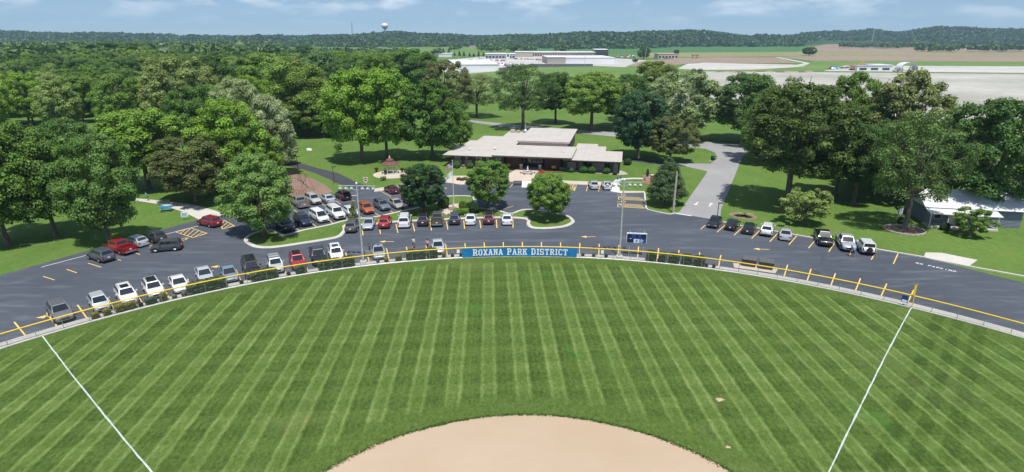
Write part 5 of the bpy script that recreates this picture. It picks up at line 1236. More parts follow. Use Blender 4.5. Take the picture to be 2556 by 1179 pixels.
# roofs: slab with cream top and darker fascia
def roof(u0, u1, v0, v1, z1, t=0.26, edge='fascia_brown'):
    r_ = bb('roof', u0, u1, v0, v1, z1 - 0.05, z1, 'roof_cream')
    MB().box(u0 + 0.04, u1 - 0.04, v0 + 0.04, v1 - 0.04, z1 - t, z1 - 0.052).build('fascia', edge, r_)
    return r_
roof(-41.4, -26.6, -2.4, 10.0, 3.0); roof(-40.2, -26.6, 10.0, 19.0, 3.0); roof(-38.3, -26.2, 19.0, 27.0, 3.0); roof(-32.8, -25.7, 27.0, 36.2, 3.0)
roof(-12.45, 1.0, -2.8, 9.9, 3.0); roof(-10.7, -3.2, 9.9, 16.1, 3.0); roof(-11.1, -5.6, 16.1, 22.1, 2.55)
rc = roof(-29.1, -10.3, -3.6, 11.0, 3.6, 0.34)
ru = roof(-25.7, -12.2, 10.6, 33.2, 4.75, 0.36, 'fascia_pale')
for nm, u, v_, z, s_ in (('roof_vent', -36.5, 4.5, 3.0, 0.22), ('roof_vent', -38, 3.4, 3.0, 0.15), ('roof_vent', -30.5, 6.5, 3.0, 0.22), ('roof_vent', -12.9, 3, 3.6, 0.15), ('roof_vent', -9.5, -0.8, 3.0, 0.12), ('roof_vent', -6.5, -0.9, 3.0, 0.12), ('roof_vent', -1.5, 7, 3.0, 0.1), ('roof_vent', 0.4, 3, 3.0, 0.1)):
    t = MB().lathe([(s_, 0), (s_, s_ * 1.4), (s_ * 1.7, s_ * 1.5), (s_ * 1.5, s_ * 2.2), (0.02, s_ * 2.5)], 10, (u, v_, z)).build(nm, 'steel_white', bld, smooth=40)
MB().lathe([(0.75, 0), (0.75, 0.5), (0.5, 0.9), (0.22, 1.1), (0.20, 2.6), (0.26, 2.65)], 14, (-27.6, 34.6, 3.0)).build('flue_cone', 'galvanised', bld, smooth=40)
bb('rooftop_unit', -31.9, -30.6, 33.6, 34.9, 3.0, 3.9, 'tan_wall', bevel=0.05); bb('rooftop_unit', -30.1, -29.2, 33.8, 34.8, 3.0, 3.75, 'stone', bevel=0.05)
MB().add([(-34.6, 1.6, 3.01), (-32.6, 1.6, 3.01), (-33.6, 2.8, 3.01), (-33.6, 2.0, 3.5)], [(0, 1, 3), (1, 2, 3), (2, 0, 3)]).build('roof_cricket', 'fascia_pale', bld)
for u, v_, z in ((-14.3, 28, 4.75), (-23.5, 17, 4.75), (-20.8, 18, 4.75), (-15, 12.3, 4.75), (-13.3, 32, 4.75), (-29, 0.5, 3.0), (-37, 22, 3.0), (-34, 12, 3.0), (-4, 14.5, 3.0), (-24, 9, 3.6), (-20, 10.4, 3.6)):
    MB().lathe([(0.5, 0.004), (0.46, 0.012)], 12, (u, v_, z)).build('roof_drain_stain', 'fascia_pale' if (u + v_) % 2 < 1 else 'stone', bld)
# left wing front: brick piers, panels, high windows
for u in (-39.7, -37.0, -34.4, -31.8, -29.4, -27.2): bb('pier', u - 0.25, u + 0.25, -0.16, -0.004, 0, 2.70, 'brick_red')
for a_, b_ in ((-39.3, -37.4), (-36.6, -34.8), (-34.0, -32.2), (-31.4, -29.8), (-29.0, -27.6)): bb('wall_panel', a_, b_, -0.06, -0.004, 0.1, 1.5, 'siding_tan')
def window(u0, u1, v_, z0, z1, glass='window_glass', frame='door_frame'):
    w_ = bb('window', u0, u1, v_ - 0.10, v_ - 0.004, z0, z1, frame)
    MB().box(u0 + 0.06, u1 - 0.06, v_ - 0.115, v_ - 0.102, z0 + 0.06, z1 - 0.06).build('pane', glass, w_); return w_
for u0, u1 in ((-39.2, -38.4), (-38.3, -37.6), (-36.5, -35.7), (-33.9, -33.2), (-33.0, -32.2), (-31.3, -30.5), (-29.0, -28.3), (-28.2, -27.5)): window(u0, u1, 0.0, 1.72, 2.45, 'blind_white')
# entrance: red brick bays either side of glazed doors under the deep canopy
bb('entrance_bay', -26.6, -22.6, 0.9, 2.196, 0, 3.26, 'brick_red'); bb('entrance_bay', -17.2, -13.4, 0.9, 2.196, 0, 3.26, 'brick_red')
for i in range(4): bb('brick_rib', -26.4 + i * 1.05, -26.25 + i * 1.05, 0.84, 0.896, 0, 3.2, 'brick_dark'); bb('brick_rib', -17.0 + i * 1.05, -16.85 + i * 1.05, 0.84, 0.896, 0, 3.2, 'brick_dark')
for i in range(5):
    u = -22.5 + i * 1.05
    d_ = bb('glass_door' if i in (1, 2, 3) else 'side_light', u, u + 1.0, 2.10, 2.19, 0.1, 2.5, 'door_frame'); MB().box(u + 0.09, u + 0.91, 2.08, 2.096, 0.25, 2.4).build('pane', 'window_glass', d_)
    if i in (1, 2, 3): MB().box(u + 0.82, u + 0.86, 2.03, 2.078, 0.9, 1.4).build('handle', 'rim_metal', d_)
bb('transom', -22.5, -17.3, 2.10, 2.19, 2.55, 3.2, 'window_glass')
for u in (-26.8, -12.9): bb('bench_wall', u - 0.6, u + 0.6, 0.2, 0.8, 0.0, 0.5, 'siding_tan')
# right wing
for u0, u1 in ((-11.6, -9.6), (-8.9, -8.0), (-5.8, -3.0), (-0.9, 0.15)): bb('wall_panel', u0, u1, 0.24, 0.296, 0.05, 1.9, 'siding_tan')
for u0, u1 in ((-7.7, -7.0), (-6.8, -6.1), (-2.9, -2.3), (-2.2, -1.6), (-1.5, -1.0)): window(u0, u1, 0.3, 0.4, 2.3)
bb('service_door', -9.5, -8.95, 0.21, 0.296, 0.05, 2.1, 'fascia_brown')
MB().cbox((-0.4, -2.6, 2.75), (0.12, 0.12, 0.3)).build('wall_lamp', 'lamp_face', bld)
def bl(u, v_, z=0.0):
    a_ = rad(-11); return bO + Vector((u * math.cos(a_) - v_ * math.sin(a_), u * math.sin(a_) + v_ * math.cos(a_), z))
flat('planting_bed', [bl(*p).xy for p in ((-40, -0.3), (-40, -2.2), (-36, -2.6), (-31, -2.0), (-29, -1.6), (-29, -0.3))], 0.02, 'white_gravel')
flat('planting_bed', [bl(*p).xy for p in ((-11.5, 0.2), (-11.5, -1.4), (-6, -2.2), (-2, -2.4), (1.2, -2.7), (2.6, -1.6), (1.6, 0.8), (0.8, 2.0), (0.25, 0.2))], 0.02, 'white_gravel')
# clipped shrubs
def shrub_mesh(key, seed, n_, box=False, leaf=0.075):
    rs = np.random.RandomState(seed); D = rs.normal(size=(n_, 3)); D /= np.linalg.norm(D, axis=1, keepdims=True); D[:, 2] = np.where(D[:, 2] < -0.75, -D[:, 2], D[:, 2])
    if box:
        p_ = 5.0; D = D / (np.sum(np.abs(D) ** p_, axis=1, keepdims=True) ** (1 / p_))
    r_ = rs.uniform(0.90, 1.05, n_)[:, None]; C = D * r_ * 0.5 + np.array([0, 0, 0.5])
    V, T = leaf_quads(C, D + rs.normal(size=D.shape) * 0.55, leaf, rs, np.clip(0.5 + rs.normal(size=n_) * 0.22, 0, 1))
    return quad_mesh('shrub_' + key, V, T, 'leaf')
SHRUB = {'ball': shrub_mesh('ball', 1, 900), 'box': shrub_mesh('box', 2, 1400, True, 0.06), 'tuft': shrub_mesh('tuft', 3, 260, False, 0.13), 'cone': None}
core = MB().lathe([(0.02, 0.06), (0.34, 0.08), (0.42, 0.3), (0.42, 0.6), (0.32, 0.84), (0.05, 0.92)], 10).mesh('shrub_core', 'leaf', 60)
def shrub(kind, p, sx_, sy, sz, color, label, cat='shrub', name='shrub', group=None, rz=0.0):
    t = thing(name, label, cat, p, rz, group)
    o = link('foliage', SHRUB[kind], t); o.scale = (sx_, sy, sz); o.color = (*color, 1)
    c_ = link('dark_core', core, t); c_.scale = (sx_ * 0.98, sy * 0.98, sz * 0.97); c_.color = (*(v * 0.6 for v in color), 1)  # added solid core; the shrub's inner shade painted as darkened foliage colour
    return t
GRN, DGRN, YGRN, BGRN, BRN = (0.060, 0.150, 0.040), (0.040, 0.085, 0.032), (0.26, 0.26, 0.06), (0.085, 0.130, 0.095), (0.07, 0.055, 0.045)
for i, (x, y, s_, c_, lb) in enumerate(((1141, 416, 1.9, GRN, 'round clipped shrub at the far left of the building front'), (1175, 417, 1.6, GRN, 'round clipped shrub under the left wing windows'), (1455, 428, 1.9, GRN, 'left one of the pair of clipped shrubs at the right wing'), (1475, 429, 1.9, GRN, 'right one of the pair of clipped shrubs at the right wing'),
        (1511, 430, 1.75, GRN, 'lone clipped shrub near the right corner of the building'), (1414, 426, 1.3, BGRN, 'left blue-grey shrub by the terrace'), (1424, 427, 1.3, BGRN, 'right blue-grey shrub by the terrace'), (1532, 433, 1.1, BRN, 'small brown shrub at the right corner of the building'), (1563, 409, 2.0, DGRN, 'dark bush beside the black side path'),
        (1142, 418, 0.7, BRN, 'small brown plant before the far left clipped shrub'), (1167, 418, 0.6, BRN, 'small dark plant between the left wing shrubs'), (1158, 415, 0.9, YGRN, 'yellow-green plant between the left wing shrubs'))):
    shrub('ball', G(x, y) - Vector((0, 1.5, 0)), s_, s_ * 0.9, s_ * 0.82, tuple(v * 1.3 for v in c_), lb, group='shrubs along the building')
for i, (x, y, w, h, d, c_, kd, lb) in enumerate(((1151, 537, 2.7, 1.05, 1.3, (0.14, 0.27, 0.035), 'box', 'bright green clipped hedge block by the flagpole plaza'), (1156, 528, 1.5, 1.75, 1.4, (0.095, 0.190, 0.035), 'ball', 'pointed green shrub behind the bright hedge block'), (1184, 533, 2.1, 1.9, 1.9, (0.035, 0.075, 0.030), 'ball', 'dark round shrub right of the bright hedge block'),
        (1107, 521, 2.1, 1.7, 1.8, (0.070, 0.125, 0.036), 'ball', 'green shrub left of the flagpole'), (1112, 509, 1.4, 1.4, 1.3, DGRN, 'ball', 'small dark shrub behind the shrub left of the flagpole'))):
    shrub(kd, G(x, y) + Vector((0, 0, 0.11)), w, d, h, c_, lb, group='shrubs on the island')
# hedges and plants in the gravel behind the fence
def fence_shrub(kind, x, y, wpx, h, d, c_, lb, r=FENCE_R + 0.85, cat='hedge', name='clipped_hedge', grp='hedges behind the fence'):
    p = G(x, y); th = math.atan2(p.x - HOME.x, p.y - HOME.y); q = on_arc(th, r, 0.02)
    shrub(kind, q, wpx * mpp(q.x, q.y) * 0.88, d, h, c_, lb, cat, name, grp, -th)
HC = (0.105, 0.165, 0.085)
for a_ in (('box', 517, 722, 98, 1.42, 1.35, HC, 'long clipped hedge behind the fence at the left'), ('box', 659, 692, 70, 1.32, 1.3, HC, 'medium clipped hedge behind the fence before the silver utility car'), ('box', 750, 676, 30, 1.15, 1.2, HC, 'single small clipped hedge before the red utility car'),
        ('box', 808, 665, 33, 1.35, 1.3, HC, 'left of three clipped hedges below the white utility car'), ('box', 838, 661, 27, 1.3, 1.3, HC, 'middle of three clipped hedges below the white utility car'), ('box', 868, 657, 34, 1.35, 1.3, HC, 'right of three clipped hedges below the white utility car'),
        ('box', 1027, 646, 28, 1.3, 1.3, HC, 'left of three clipped hedges near the two walking people'), ('box', 1052, 644, 24, 1.25, 1.3, HC, 'middle of three clipped hedges near the two walking people'), ('box', 1079, 642, 30, 1.35, 1.3, HC, 'right of three clipped hedges near the two walking people'),
        ('box', 1626, 648, 27, 1.35, 1.3, HC, 'first clipped hedge right of the scoreboard'), ('box', 1654, 651, 23, 1.25, 1.3, HC, 'second clipped hedge right of the scoreboard'), ('box', 1682, 655, 29, 1.35, 1.3, HC, 'third clipped hedge right of the scoreboard'), ('box', 1714, 659, 29, 1.35, 1.3, HC, 'fourth clipped hedge right of the scoreboard'), ('box', 1745, 663, 30, 1.35, 1.3, HC, 'fifth clipped hedge right of the scoreboard')):
    fence_shrub(*a_)
for a_ in (('tuft', 236, 790, 22, 0.7, 0.9, YGRN, 'yellow-green plant in the gravel at the left edge'), ('tuft', 267, 784, 22, 0.8, 0.9, YGRN, 'yellow-green plant below the silver car at the left end'), ('tuft', 300, 773, 30, 0.95, 1.0, YGRN, 'left one of two yellow-green bushes below the white sunroof car'), ('tuft', 326, 768, 30, 0.95, 1.0, YGRN, 'right one of two yellow-green bushes below the white sunroof car'),
        ('tuft', 378, 757, 32, 0.8, 1.0, BGRN, 'blue-green low bush below the glass roof car'), ('tuft', 407, 748, 24, 1.0, 0.9, (0.20, 0.21, 0.06), 'yellowish bush below the glass roof car'), ('tuft', 436, 744, 14, 0.4, 0.5, (0.20, 0.23, 0.06), 'tiny yellow-green plant left of the long hedge'), ('tuft', 460, 737, 16, 0.5, 0.7, (0.16, 0.18, 0.10), 'small grey-green plant touching the long hedge'),
        ('ball', 351, 764, 13, 0.5, 0.6, (0.05, 0.03, 0.04), 'small dark purple plant below the white sunroof car'), ('ball', 603, 708, 11, 0.45, 0.5, (0.05, 0.035, 0.045), 'small dark plant right of the blue-grey car'), ('ball', 720, 684, 10, 0.4, 0.5, (0.05, 0.035, 0.045), 'small dark plant before the silver utility car'),
        ('ball', 943, 654, 9, 0.45, 0.5, DARK, 'small dark plant below the grey car with open door'), ('tuft', 964, 651, 13, 0.6, 0.6, YGRN, 'small yellow-green plant right of the left light pole'), ('tuft', 994, 645, 20, 0.9, 0.8, (0.22, 0.24, 0.07), 'yellow-green bush left of the three hedges'), ('tuft', 1107, 636, 12, 0.8, 0.6, YGRN, 'yellow-green plant before the lone silver car'),
        ('ball', 1129, 638, 9, 0.4, 0.5, DARK, 'small dark plant left of the banner, nearer the silver car'), ('ball', 1150, 638, 8, 0.45, 0.5, DARK, 'small dark plant touching the banner'), ('tuft', 1455, 637, 10, 0.5, 0.5, (0.10, 0.16, 0.06), 'small green plant right of the banner'), ('tuft', 1482, 640, 10, 0.5, 0.5, (0.12, 0.17, 0.08), 'small green plant between the banner and the light pole'),
        ('ball', 1513, 640, 10, 0.45, 0.5, DARK, 'small dark plant left of the right light pole'), ('ball', 1764, 663, 9, 0.45, 0.5, DARK, 'small dark plant right of the fifth hedge'), ('ball', 1782, 666, 9, 0.45, 0.5, DARK, 'small dark plant farther right of the fifth hedge')):
    fence_shrub(*a_, r=FENCE_R + 0.75, cat='plant', name='low_plant', grp='plants in the fence gravel')
# ------------------------------------------------------------------ gazebo, playground, furniture
gz = thing('gazebo', 'eight-sided white gazebo with two-tier red-brown roof', 'gazebo', G(975, 434), rad(10))
structure(MB().lathe([(4.2, 0), (4.2, 0.06)], 28, tuple(G(978, 436))).build('gazebo_pad', 'plaza'))
def ngon(r, z, k=8, ph=math.pi / 8): return [(r * math.cos(2 * math.pi * i / k + ph), r * math.sin(2 * math.pi * i / k + ph), z) for i in range(k)]
MB().prism([p[:2] for p in ngon(1.75, 0)], 0.05, 0.28).build('floor', 'trim_white', gz)
oct_ = ngon(1.62, 0.28)
pm = MB().box(-0.06, 0.06, -0.06, 0.06, 0, 2.15).mesh('gazebo_post', 'trim_white')
for i in range(8):
    a_, b_ = Vector(oct_[i]), Vector(oct_[(i + 1) % 8]); link('post', pm, gz, a_)
    MB().tube([a_ + Vector((0, 0, 2.05)), b_ + Vector((0, 0, 2.05))], 0.08, 4).build('header', 'trim_white', gz)
    if i != 5:
        MB().tube([a_ + Vector((0, 0, 0.85)), b_ + Vector((0, 0, 0.85))], 0.045, 4).build('rail', 'trim_white', gz)
        bm_ = MB()
        for k in range(1, 9):
            p = a_.lerp(b_, k / 9); bm_.tube([p + Vector((0, 0, 0.1)), p + Vector((0, 0, 0.83))], 0.018, 4)
        tag(bm_.build('balusters', 'trim_white', gz), kind='stuff')
def panels(r0, z0, r1, z1, name):
    A, B = ngon(r0, z0), ngon(r1, z1)
    for i in range(8):
        j = (i + 1) % 8; q = [Vector(A[i]), Vector(A[j]), Vector(B[j]), Vector(B[i])]
        MB().add([*q, *[p - Vector((0, 0, 0.06)) for p in q]], [(0, 1, 2, 3), (7, 6, 5, 4), (0, 4, 5, 1), (1, 5, 6, 2), (2, 6, 7, 3), (3, 7, 4, 0)]).build(name, 'shingle_red', gz)
panels(2.15, 2.35, 0.75, 3.05, 'lower_roof'); panels(0.95, 3.20, 0.18, 3.75, 'upper_roof')
MB().prism([p[:2] for p in ngon(0.72, 0)], 3.0, 3.22).build('cupola', 'trim_white', gz)
MB().lathe([(0.16, 3.7), (0.2, 3.8), (0.08, 3.95), (0.12, 4.05), (0.02, 4.25)], 10).build('finial', 'trim_white', gz, smooth=50)
def urn(x, y, label, fl=YGRN, s=1.0, up_=0.0):
    t = thing('planter', label, 'planter', G(x, y) + Vector((0, 0, up_)), 0, 'planters')
    MB().lathe([(0.26 * s, 0), (0.28 * s, 0.06), (0.12 * s, 0.2), (0.16 * s, 0.34), (0.40 * s, 0.6), (0.38 * s, 0.62)], 14).build('bowl', 'bronze', t, smooth=45)
    o = link('flowers', SHRUB['tuft'], t, (0, 0, 0.5 * s)); o.scale = (0.95 * s, 0.95 * s, 0.6 * s); o.color = (*fl, 1)
urn(940, 430, 'red-brown planter at the left of the gazebo pad', (0.25, 0.06, 0.05)); urn(964, 437, 'dark planter in front of the gazebo', DGRN); urn(1004, 431, 'dark planter right of the gazebo', DGRN)
urn(1269, 423, 'planter with yellow flowers left of the entrance', (0.75, 0.55, 0.10), 1.1, 0.12); urn(1382, 428, 'planter with white and yellow flowers right of the entrance', (0.75, 0.62, 0.30), 1.1, 0.12)
for x, y, lb in ((1301, 423, 'left stone pillar with white cap before the entrance'), (1348, 425, 'right stone pillar with white cap before the entrance')):
    t = thing('stone_pillar', lb, 'pillar', G(x, y) + Vector((0, 0, 0.11)), rad(-11), 'entrance pillars')
    MB().box(-0.32, 0.32, -0.32, 0.32, 0, 1.0).build('shaft', 'stone', t, bevel=0.02); MB().box(-0.42, 0.42, -0.42, 0.42, 1.0, 1.16).build('cap', 'stone_cap', t, bevel=0.02)
fn = thing('fountain', 'small round fountain with statue in the entrance plaza', 'fountain', G(1317, 434) + Vector((0, 0, 0.11)))
MB().lathe([(1.25, 0), (1.3, 0.28), (1.08, 0.30), (1.05, 0.12), (0.1, 0.1)], 24).build('basin', 'stone', fn, smooth=40)
MB().lathe([(0.3, 0.1), (0.22, 0.5), (0.35, 0.62), (0.16, 0.75), (0.2, 1.15), (0.12, 1.35), (0.15, 1.5), (0.03, 1.65)], 12).build('statue', 'stone_cap', fn, smooth=40)
for i in range(6):
    a_ = i * math.pi / 3; MB().lathe([(0.16, 0), (0.2, 0.22), (0.17, 0.24)], 10, (1.6 * math.cos(a_), 1.6 * math.sin(a_), 0)).build('pot', 'shingle_red', fn)
def chair_red(p, rz, lb):
    t = thing('lawn_chair', lb, 'chair', p, rz, 'red lawn chairs')
    MB().box(-0.35, 0.35, -0.35, 0.3, 0.30, 0.36).build('seat', 'sign_red', t)
    for i in range(5): b_ = MB().box(-0.34 + i * 0.14, -0.22 + i * 0.14, 0.27, 0.31, 0.3, 1.1).build('back_slat', 'sign_red', t)
    for s_ in (-1, 1):
        MB().box(s_ * 0.40 - 0.05, s_ * 0.40 + 0.05, -0.4, 0.35, 0.55, 0.6).build('arm', 'sign_red', t)
        for y in (-0.36, 0.3): MB().box(s_ * 0.40 - 0.04, s_ * 0.40 + 0.04, y - 0.04, y + 0.04, 0, 0.55).build('leg', 'sign_red', t)
chair_red(G(1352, 437) + Vector((0, 0, 0.11)), rad(-20), 'red lawn chair at the right edge of the entrance plaza, farther one'); chair_red(G(1352, 443) + Vector((0, 0, 0.11)), rad(-30), 'red-orange lawn chair at the right edge of the entrance plaza, nearer one')
def bench_table(p, rz, lb, mat, scale=1.0, name='picnic_table'):
    t = thing(name, lb, 'picnic table', p, rz); s = scale
    for i in range(5): MB().box(-0.9 * s, 0.9 * s, (-0.36 + i * 0.15) * s, (-0.23 + i * 0.15) * s, 0.72 * s, 0.76 * s).build('top_plank', mat, t)
    for sy in (-1, 1):
        for i in range(2): MB().box(-0.9 * s, 0.9 * s, (sy * 0.72 - 0.14 + i * 0.15) * s, (sy * 0.72 - 0.01 + i * 0.15) * s, 0.42 * s, 0.46 * s).build('seat_plank', mat, t)
    for sx_ in (-1, 1):
        for sy in (-1, 1): MB().tube([(sx_ * 0.6 * s, sy * 0.2 * s, 0.72 * s), (sx_ * 0.6 * s, sy * 0.62 * s, 0)], 0.045, 4).build('leg', mat, t)
        MB().box(sx_ * 0.6 * s - 0.03, sx_ * 0.6 * s + 0.03, -0.8 * s, 0.8 * s, 0.36 * s, 0.42 * s).build('cross_beam', mat, t)
bench_table(G(416, 527), rad(20), 'bright blue picnic table on the left lawn', 'picnic_blue', 1.15)
bench_table(G(1292, 461), rad(0), 'dark brown picnic table on the asphalt by the entrance plaza', 'fascia_brown', 1.0)
bench_table(G(562, 540), rad(30), 'dark bench table beside the left island tree', 'dark_trim', 0.8)
ib = thing('notice_board', 'small white notice board on the left lawn by the footpath', 'notice board', G(463, 549), rad(25))
for s_ in (-1, 1): MB().box(s_ * 0.4 - 0.04, s_ * 0.4 + 0.04, -0.04, 0.04, 0, 0.7).build('post', 'galvanised', ib)
MB().box(-0.55, 0.55, -0.05, 0.05, 0.55, 1.35).build('panel', 'letter_white', ib, bevel=0.01)
for i in range(4): MB().box(-0.42, 0.42 - 0.12 * (i % 2), -0.062, -0.052, 1.18 - i * 0.15, 1.24 - i * 0.15).build('print_row', 'picnic_blue', ib)
# swing set
A1, A2, B1_, B2_ = G(787, 476), G(752, 468), G(757, 458), G(724, 441)
base = (A1 + A2 + B1_ + B2_) / 4; sw = thing('swing_set', 'red-brown swing set on the mulch playground', 'swing set', base)
TA, TB = (A1 + A2) / 2 - base + Vector((0, 0, 2.9)), (B1_ + B2_) / 2 - base + Vector((0, 0, 2.9))
MB().tube([TA, TB], 0.06, 8).build('top_beam', 'swing_red', sw, smooth=50)
for p, q in ((A1, TA), (A2, TA), (B1_, TB), (B2_, TB)): MB().tube([p - base, q], 0.05, 8).build('leg', 'swing_red', sw, smooth=50)
for k in range(4):
    c_ = TA.lerp(TB, 0.15 + k * 0.22); dv = (TB - TA).normalized() * 0.25
    for s_ in (-1, 1): MB().tube([c_ + dv * s_, c_ + dv * s_ - Vector((0, 0, 2.3))], 0.012, 4).build('chain', 'dark_trim', sw)
    m_ = c_ - Vector((0, 0, 2.32)); MB().tube([m_ - dv * 1.05, m_ + dv * 1.05], 0.06, 5).build('swing_seat', 'rubber', sw)
cl = thing('climbing_net', 'low rust coloured climbing arch behind the swings', 'climber', G(742, 487))
for k in range(5):
    a_ = k * 0.5; MB().tube([(-1.2 + a_, 0, 0), (-1.0 + a_, 0.3, 0.8), (-0.7 + a_, 0.9, 0.9), (-0.5 + a_, 1.2, 0)], 0.035, 6).build('arch', 'swing_red', cl, smooth=50)
st_ = thing('memorial_statue', 'dark lantern-topped memorial on the brick paving by the pointed tree', 'memorial', G(1615, 452) + Vector((0, 0, 0.07)))
MB().box(-0.5, 0.5, -0.5, 0.5, 0, 0.9).build('plinth', 'stone', st_, bevel=0.03); MB().lathe([(0.32, 0.9), (0.26, 1.2), (0.36, 1.7), (0.22, 2.1), (0.3, 2.4), (0.1, 2.7)], 12).build('figure', 'bronze', st_, smooth=40)
MB().box(0.9, 3.0, 0.2, 0.7, 0, 1.1).build('brick_wall', 'brick_red', st_); MB().box(0.85, 3.05, 0.15, 0.75, 1.1, 1.22).build('coping', 'stone_cap', st_)
bn = thing('litter_bin', 'dark litter bin on a white slab at the driveway bend', 'bin', G(1779, 402), rad(15))
MB().box(-0.75, 0.75, -0.6, 0.6, 0, 0.08).build('slab', 'concrete', bn); MB().box(-0.42, 0.42, -0.36, 0.36, 0.08, 1.25).build('body', 'board_black', bn, bevel=0.05); MB().box(-0.3, 0.3, -0.37, -0.35, 0.9, 1.1).build('label_plate', 'picnic_blue', bn)
for x, y, lb in ((1541, 461, 'left dark post sign on the white kerb ramp'), (1548, 459, 'right dark post sign on the white kerb ramp')):
    t = thing('parking_sign', lb, 'sign', G(x, y) + Vector((0, 0, 0.12)), 0, 'signs at the kerb ramp'); MB().tube([(0, 0, 0), (0, 0, 1.5)], 0.03, 6).build('post', 'galvanised', t); MB().box(-0.16, 0.16, -0.02, 0.02, 0.95, 1.5).build('panel', 'board_blue', t)
# flower beds on lawns
def bed(name, ring_px, mat, lb=None): flat(name, spline(gp(ring_px), 5), 0.03, mat)
bed('grass_bed', [(1818, 536), (1832, 530), (1858, 532), (1885, 540), (1890, 546), (1872, 549), (1840, 545)], 'mulch')
def grass_clump(p, s, lb):
    t = thing('ornamental_grass', lb, 'plant', p, 0, 'ornamental grasses in the mulch bed'); rs = np.random.RandomState(int(abs(p.x * 10)) % 999); n_ = 260
    a_ = rs.uniform(0, 6.28, n_); r_ = rs.uniform(0.1, 1, n_) ** 0.6; V = []
    for i in range(n_):
        d_ = np.array([math.cos(a_[i]), math.sin(a_[i]), 0]); pz = np.array([-d_[1], d_[0], 0]) * 0.03 * s
        b0 = d_ * 0.15 * s; m0 = d_ * 0.45 * s * r_[i] + np.array([0, 0, 0.85 * s * (1 - 0.3 * r_[i])]); e0 = d_ * 0.95 * s * r_[i] + np.array([0, 0, 0.75 * s * (1 - 0.35 * r_[i])])
        V += [b0 - pz, b0 + pz, m0 + pz, m0 - pz, m0 - pz, m0 + pz, e0 + pz * 0.2, e0 - pz * 0.2]
    o = link('blades', quad_mesh('grass_blades', np.array(V), rs.uniform(0.4, 1, 2 * n_), 'leaf'), t); o.color = (0.27, 0.29, 0.18, 1)
grass_clump(G(1846, 540), 1.15, 'left silvery ornamental grass in the mulch bed by the driveway'); grass_clump(G(1868, 543), 1.15, 'right silvery ornamental grass in the mulch bed by the driveway')
shrub('ball', G(1857, 541), 0.8, 0.7, 0.7, DGRN, 'dark bush between the two ornamental grasses')
bed('entrance_bed', [(1128, 449), (1140, 444), (1160, 444), (1174, 450), (1165, 456), (1145, 457)], 'mulch')
for i, (x, y) in enumerate(((1145, 451), (1153, 452), (1161, 450))): shrub('tuft', G(x, y), 1.0, 1.0, 0.7, (0.14, 0.14, 0.07), ('left', 'middle', 'right')[i] + ' of three low plants in the bed by the sidewalk', 'plant', 'low_plant')
ringo = thing('stone_tree_ring', 'low grey stone ring around the forked tree', 'edging', G(2257, 576))
for i in range(22):
    a_ = 2 * math.pi * i / 22; o = MB().box(-0.42, 0.42, -0.16, 0.16, 0, 0.28).build('stone', 'stone', ringo, bevel=0.04); o.location = (2.9 * math.cos(a_), 2.6 * math.sin(a_), 0); o.rotation_euler = (0, 0, a_ + math.pi / 2)
flat('tree_ring_soil', [(G(2257, 576).x + 2.75 * math.cos(i * 0.3), G(2257, 576).y + 2.45 * math.sin(i * 0.3)) for i in range(21)], 0.05, 'mulch')
bed('tree_bed', [(2118, 509), (2130, 505), (2146, 508), (2140, 513), (2124, 513)], 'mulch')
flat('lawn_stone', spline(gp([(765, 372), (771, 370), (779, 373), (776, 377), (767, 376)]), 3), 0.05, 'concrete')
def sapling(x, y, top, w, lb): tree_base('small_a', x, y, top, w, C_MID, lb, 'sapling')
sapling(845, 381, 357, 18, 'young tree on the left lawn'); sapling(957, 451, 440, 14, 'tiny young tree below the gazebo')
tree_base('cone_a', 884, 552, 500, 24, (0.13, 0.16, 0.08), 'young slim tree on the island beside the small white car', 'sapling')
tree_base('small_a', 2420, 590, 520, 80, C_MID, 'small tree beyond the right parking row', 'sapling')

# dumpsters
for x, y, lb in ((1874, 668, 'left dark dumpster behind the right outfield fence'), (1917, 675, 'right dark dumpster behind the right outfield fence')):
    t = thing('dumpster', lb, 'dumpster', G(x, y) + Vector((0, 0.7, 0.02)), rad(-24), 'dumpsters')
    MB().add([(-0.85, -0.55, 0.1), (0.85, -0.55, 0.1), (0.85, 0.55, 0.1), (-0.85, 0.55, 0.1), (-0.9, -0.75, 1.05), (0.9, -0.75, 1.05), (0.9, 0.7, 1.16), (-0.9, 0.7, 1.16)], [(3, 2, 1, 0), (0, 1, 5, 4), (1, 2, 6, 5), (2, 3, 7, 6), (3, 0, 4, 7), (4, 5, 6, 7)]).build('bin_body', 'dumpster_dark', t, bevel=0.03)
    for s_ in (-1, 1):
        MB().add([(s_ * 0.46 - 0.43, -0.8, 1.07), (s_ * 0.46 + 0.43, -0.8, 1.07), (s_ * 0.46 + 0.43, 0.72, 1.19), (s_ * 0.46 - 0.43, 0.72, 1.19)], [(0, 1, 2, 3)]).build('lid', 'dumpster_lid', t)
        MB().box(s_ * 0.93 - 0.06, s_ * 0.93 + 0.06, -0.3, 0.4, 0.6, 0.75).build('lift_pocket', 'dumpster_dark', t)
    for sx_ in (-1, 1):
        for sy in (-1, 1): MB().lathe([(0.08, -0.04), (0.08, 0.04)], 8, (sx_ * 0.7, sy * 0.42, 0.08)).build('caster', 'rubber', t)

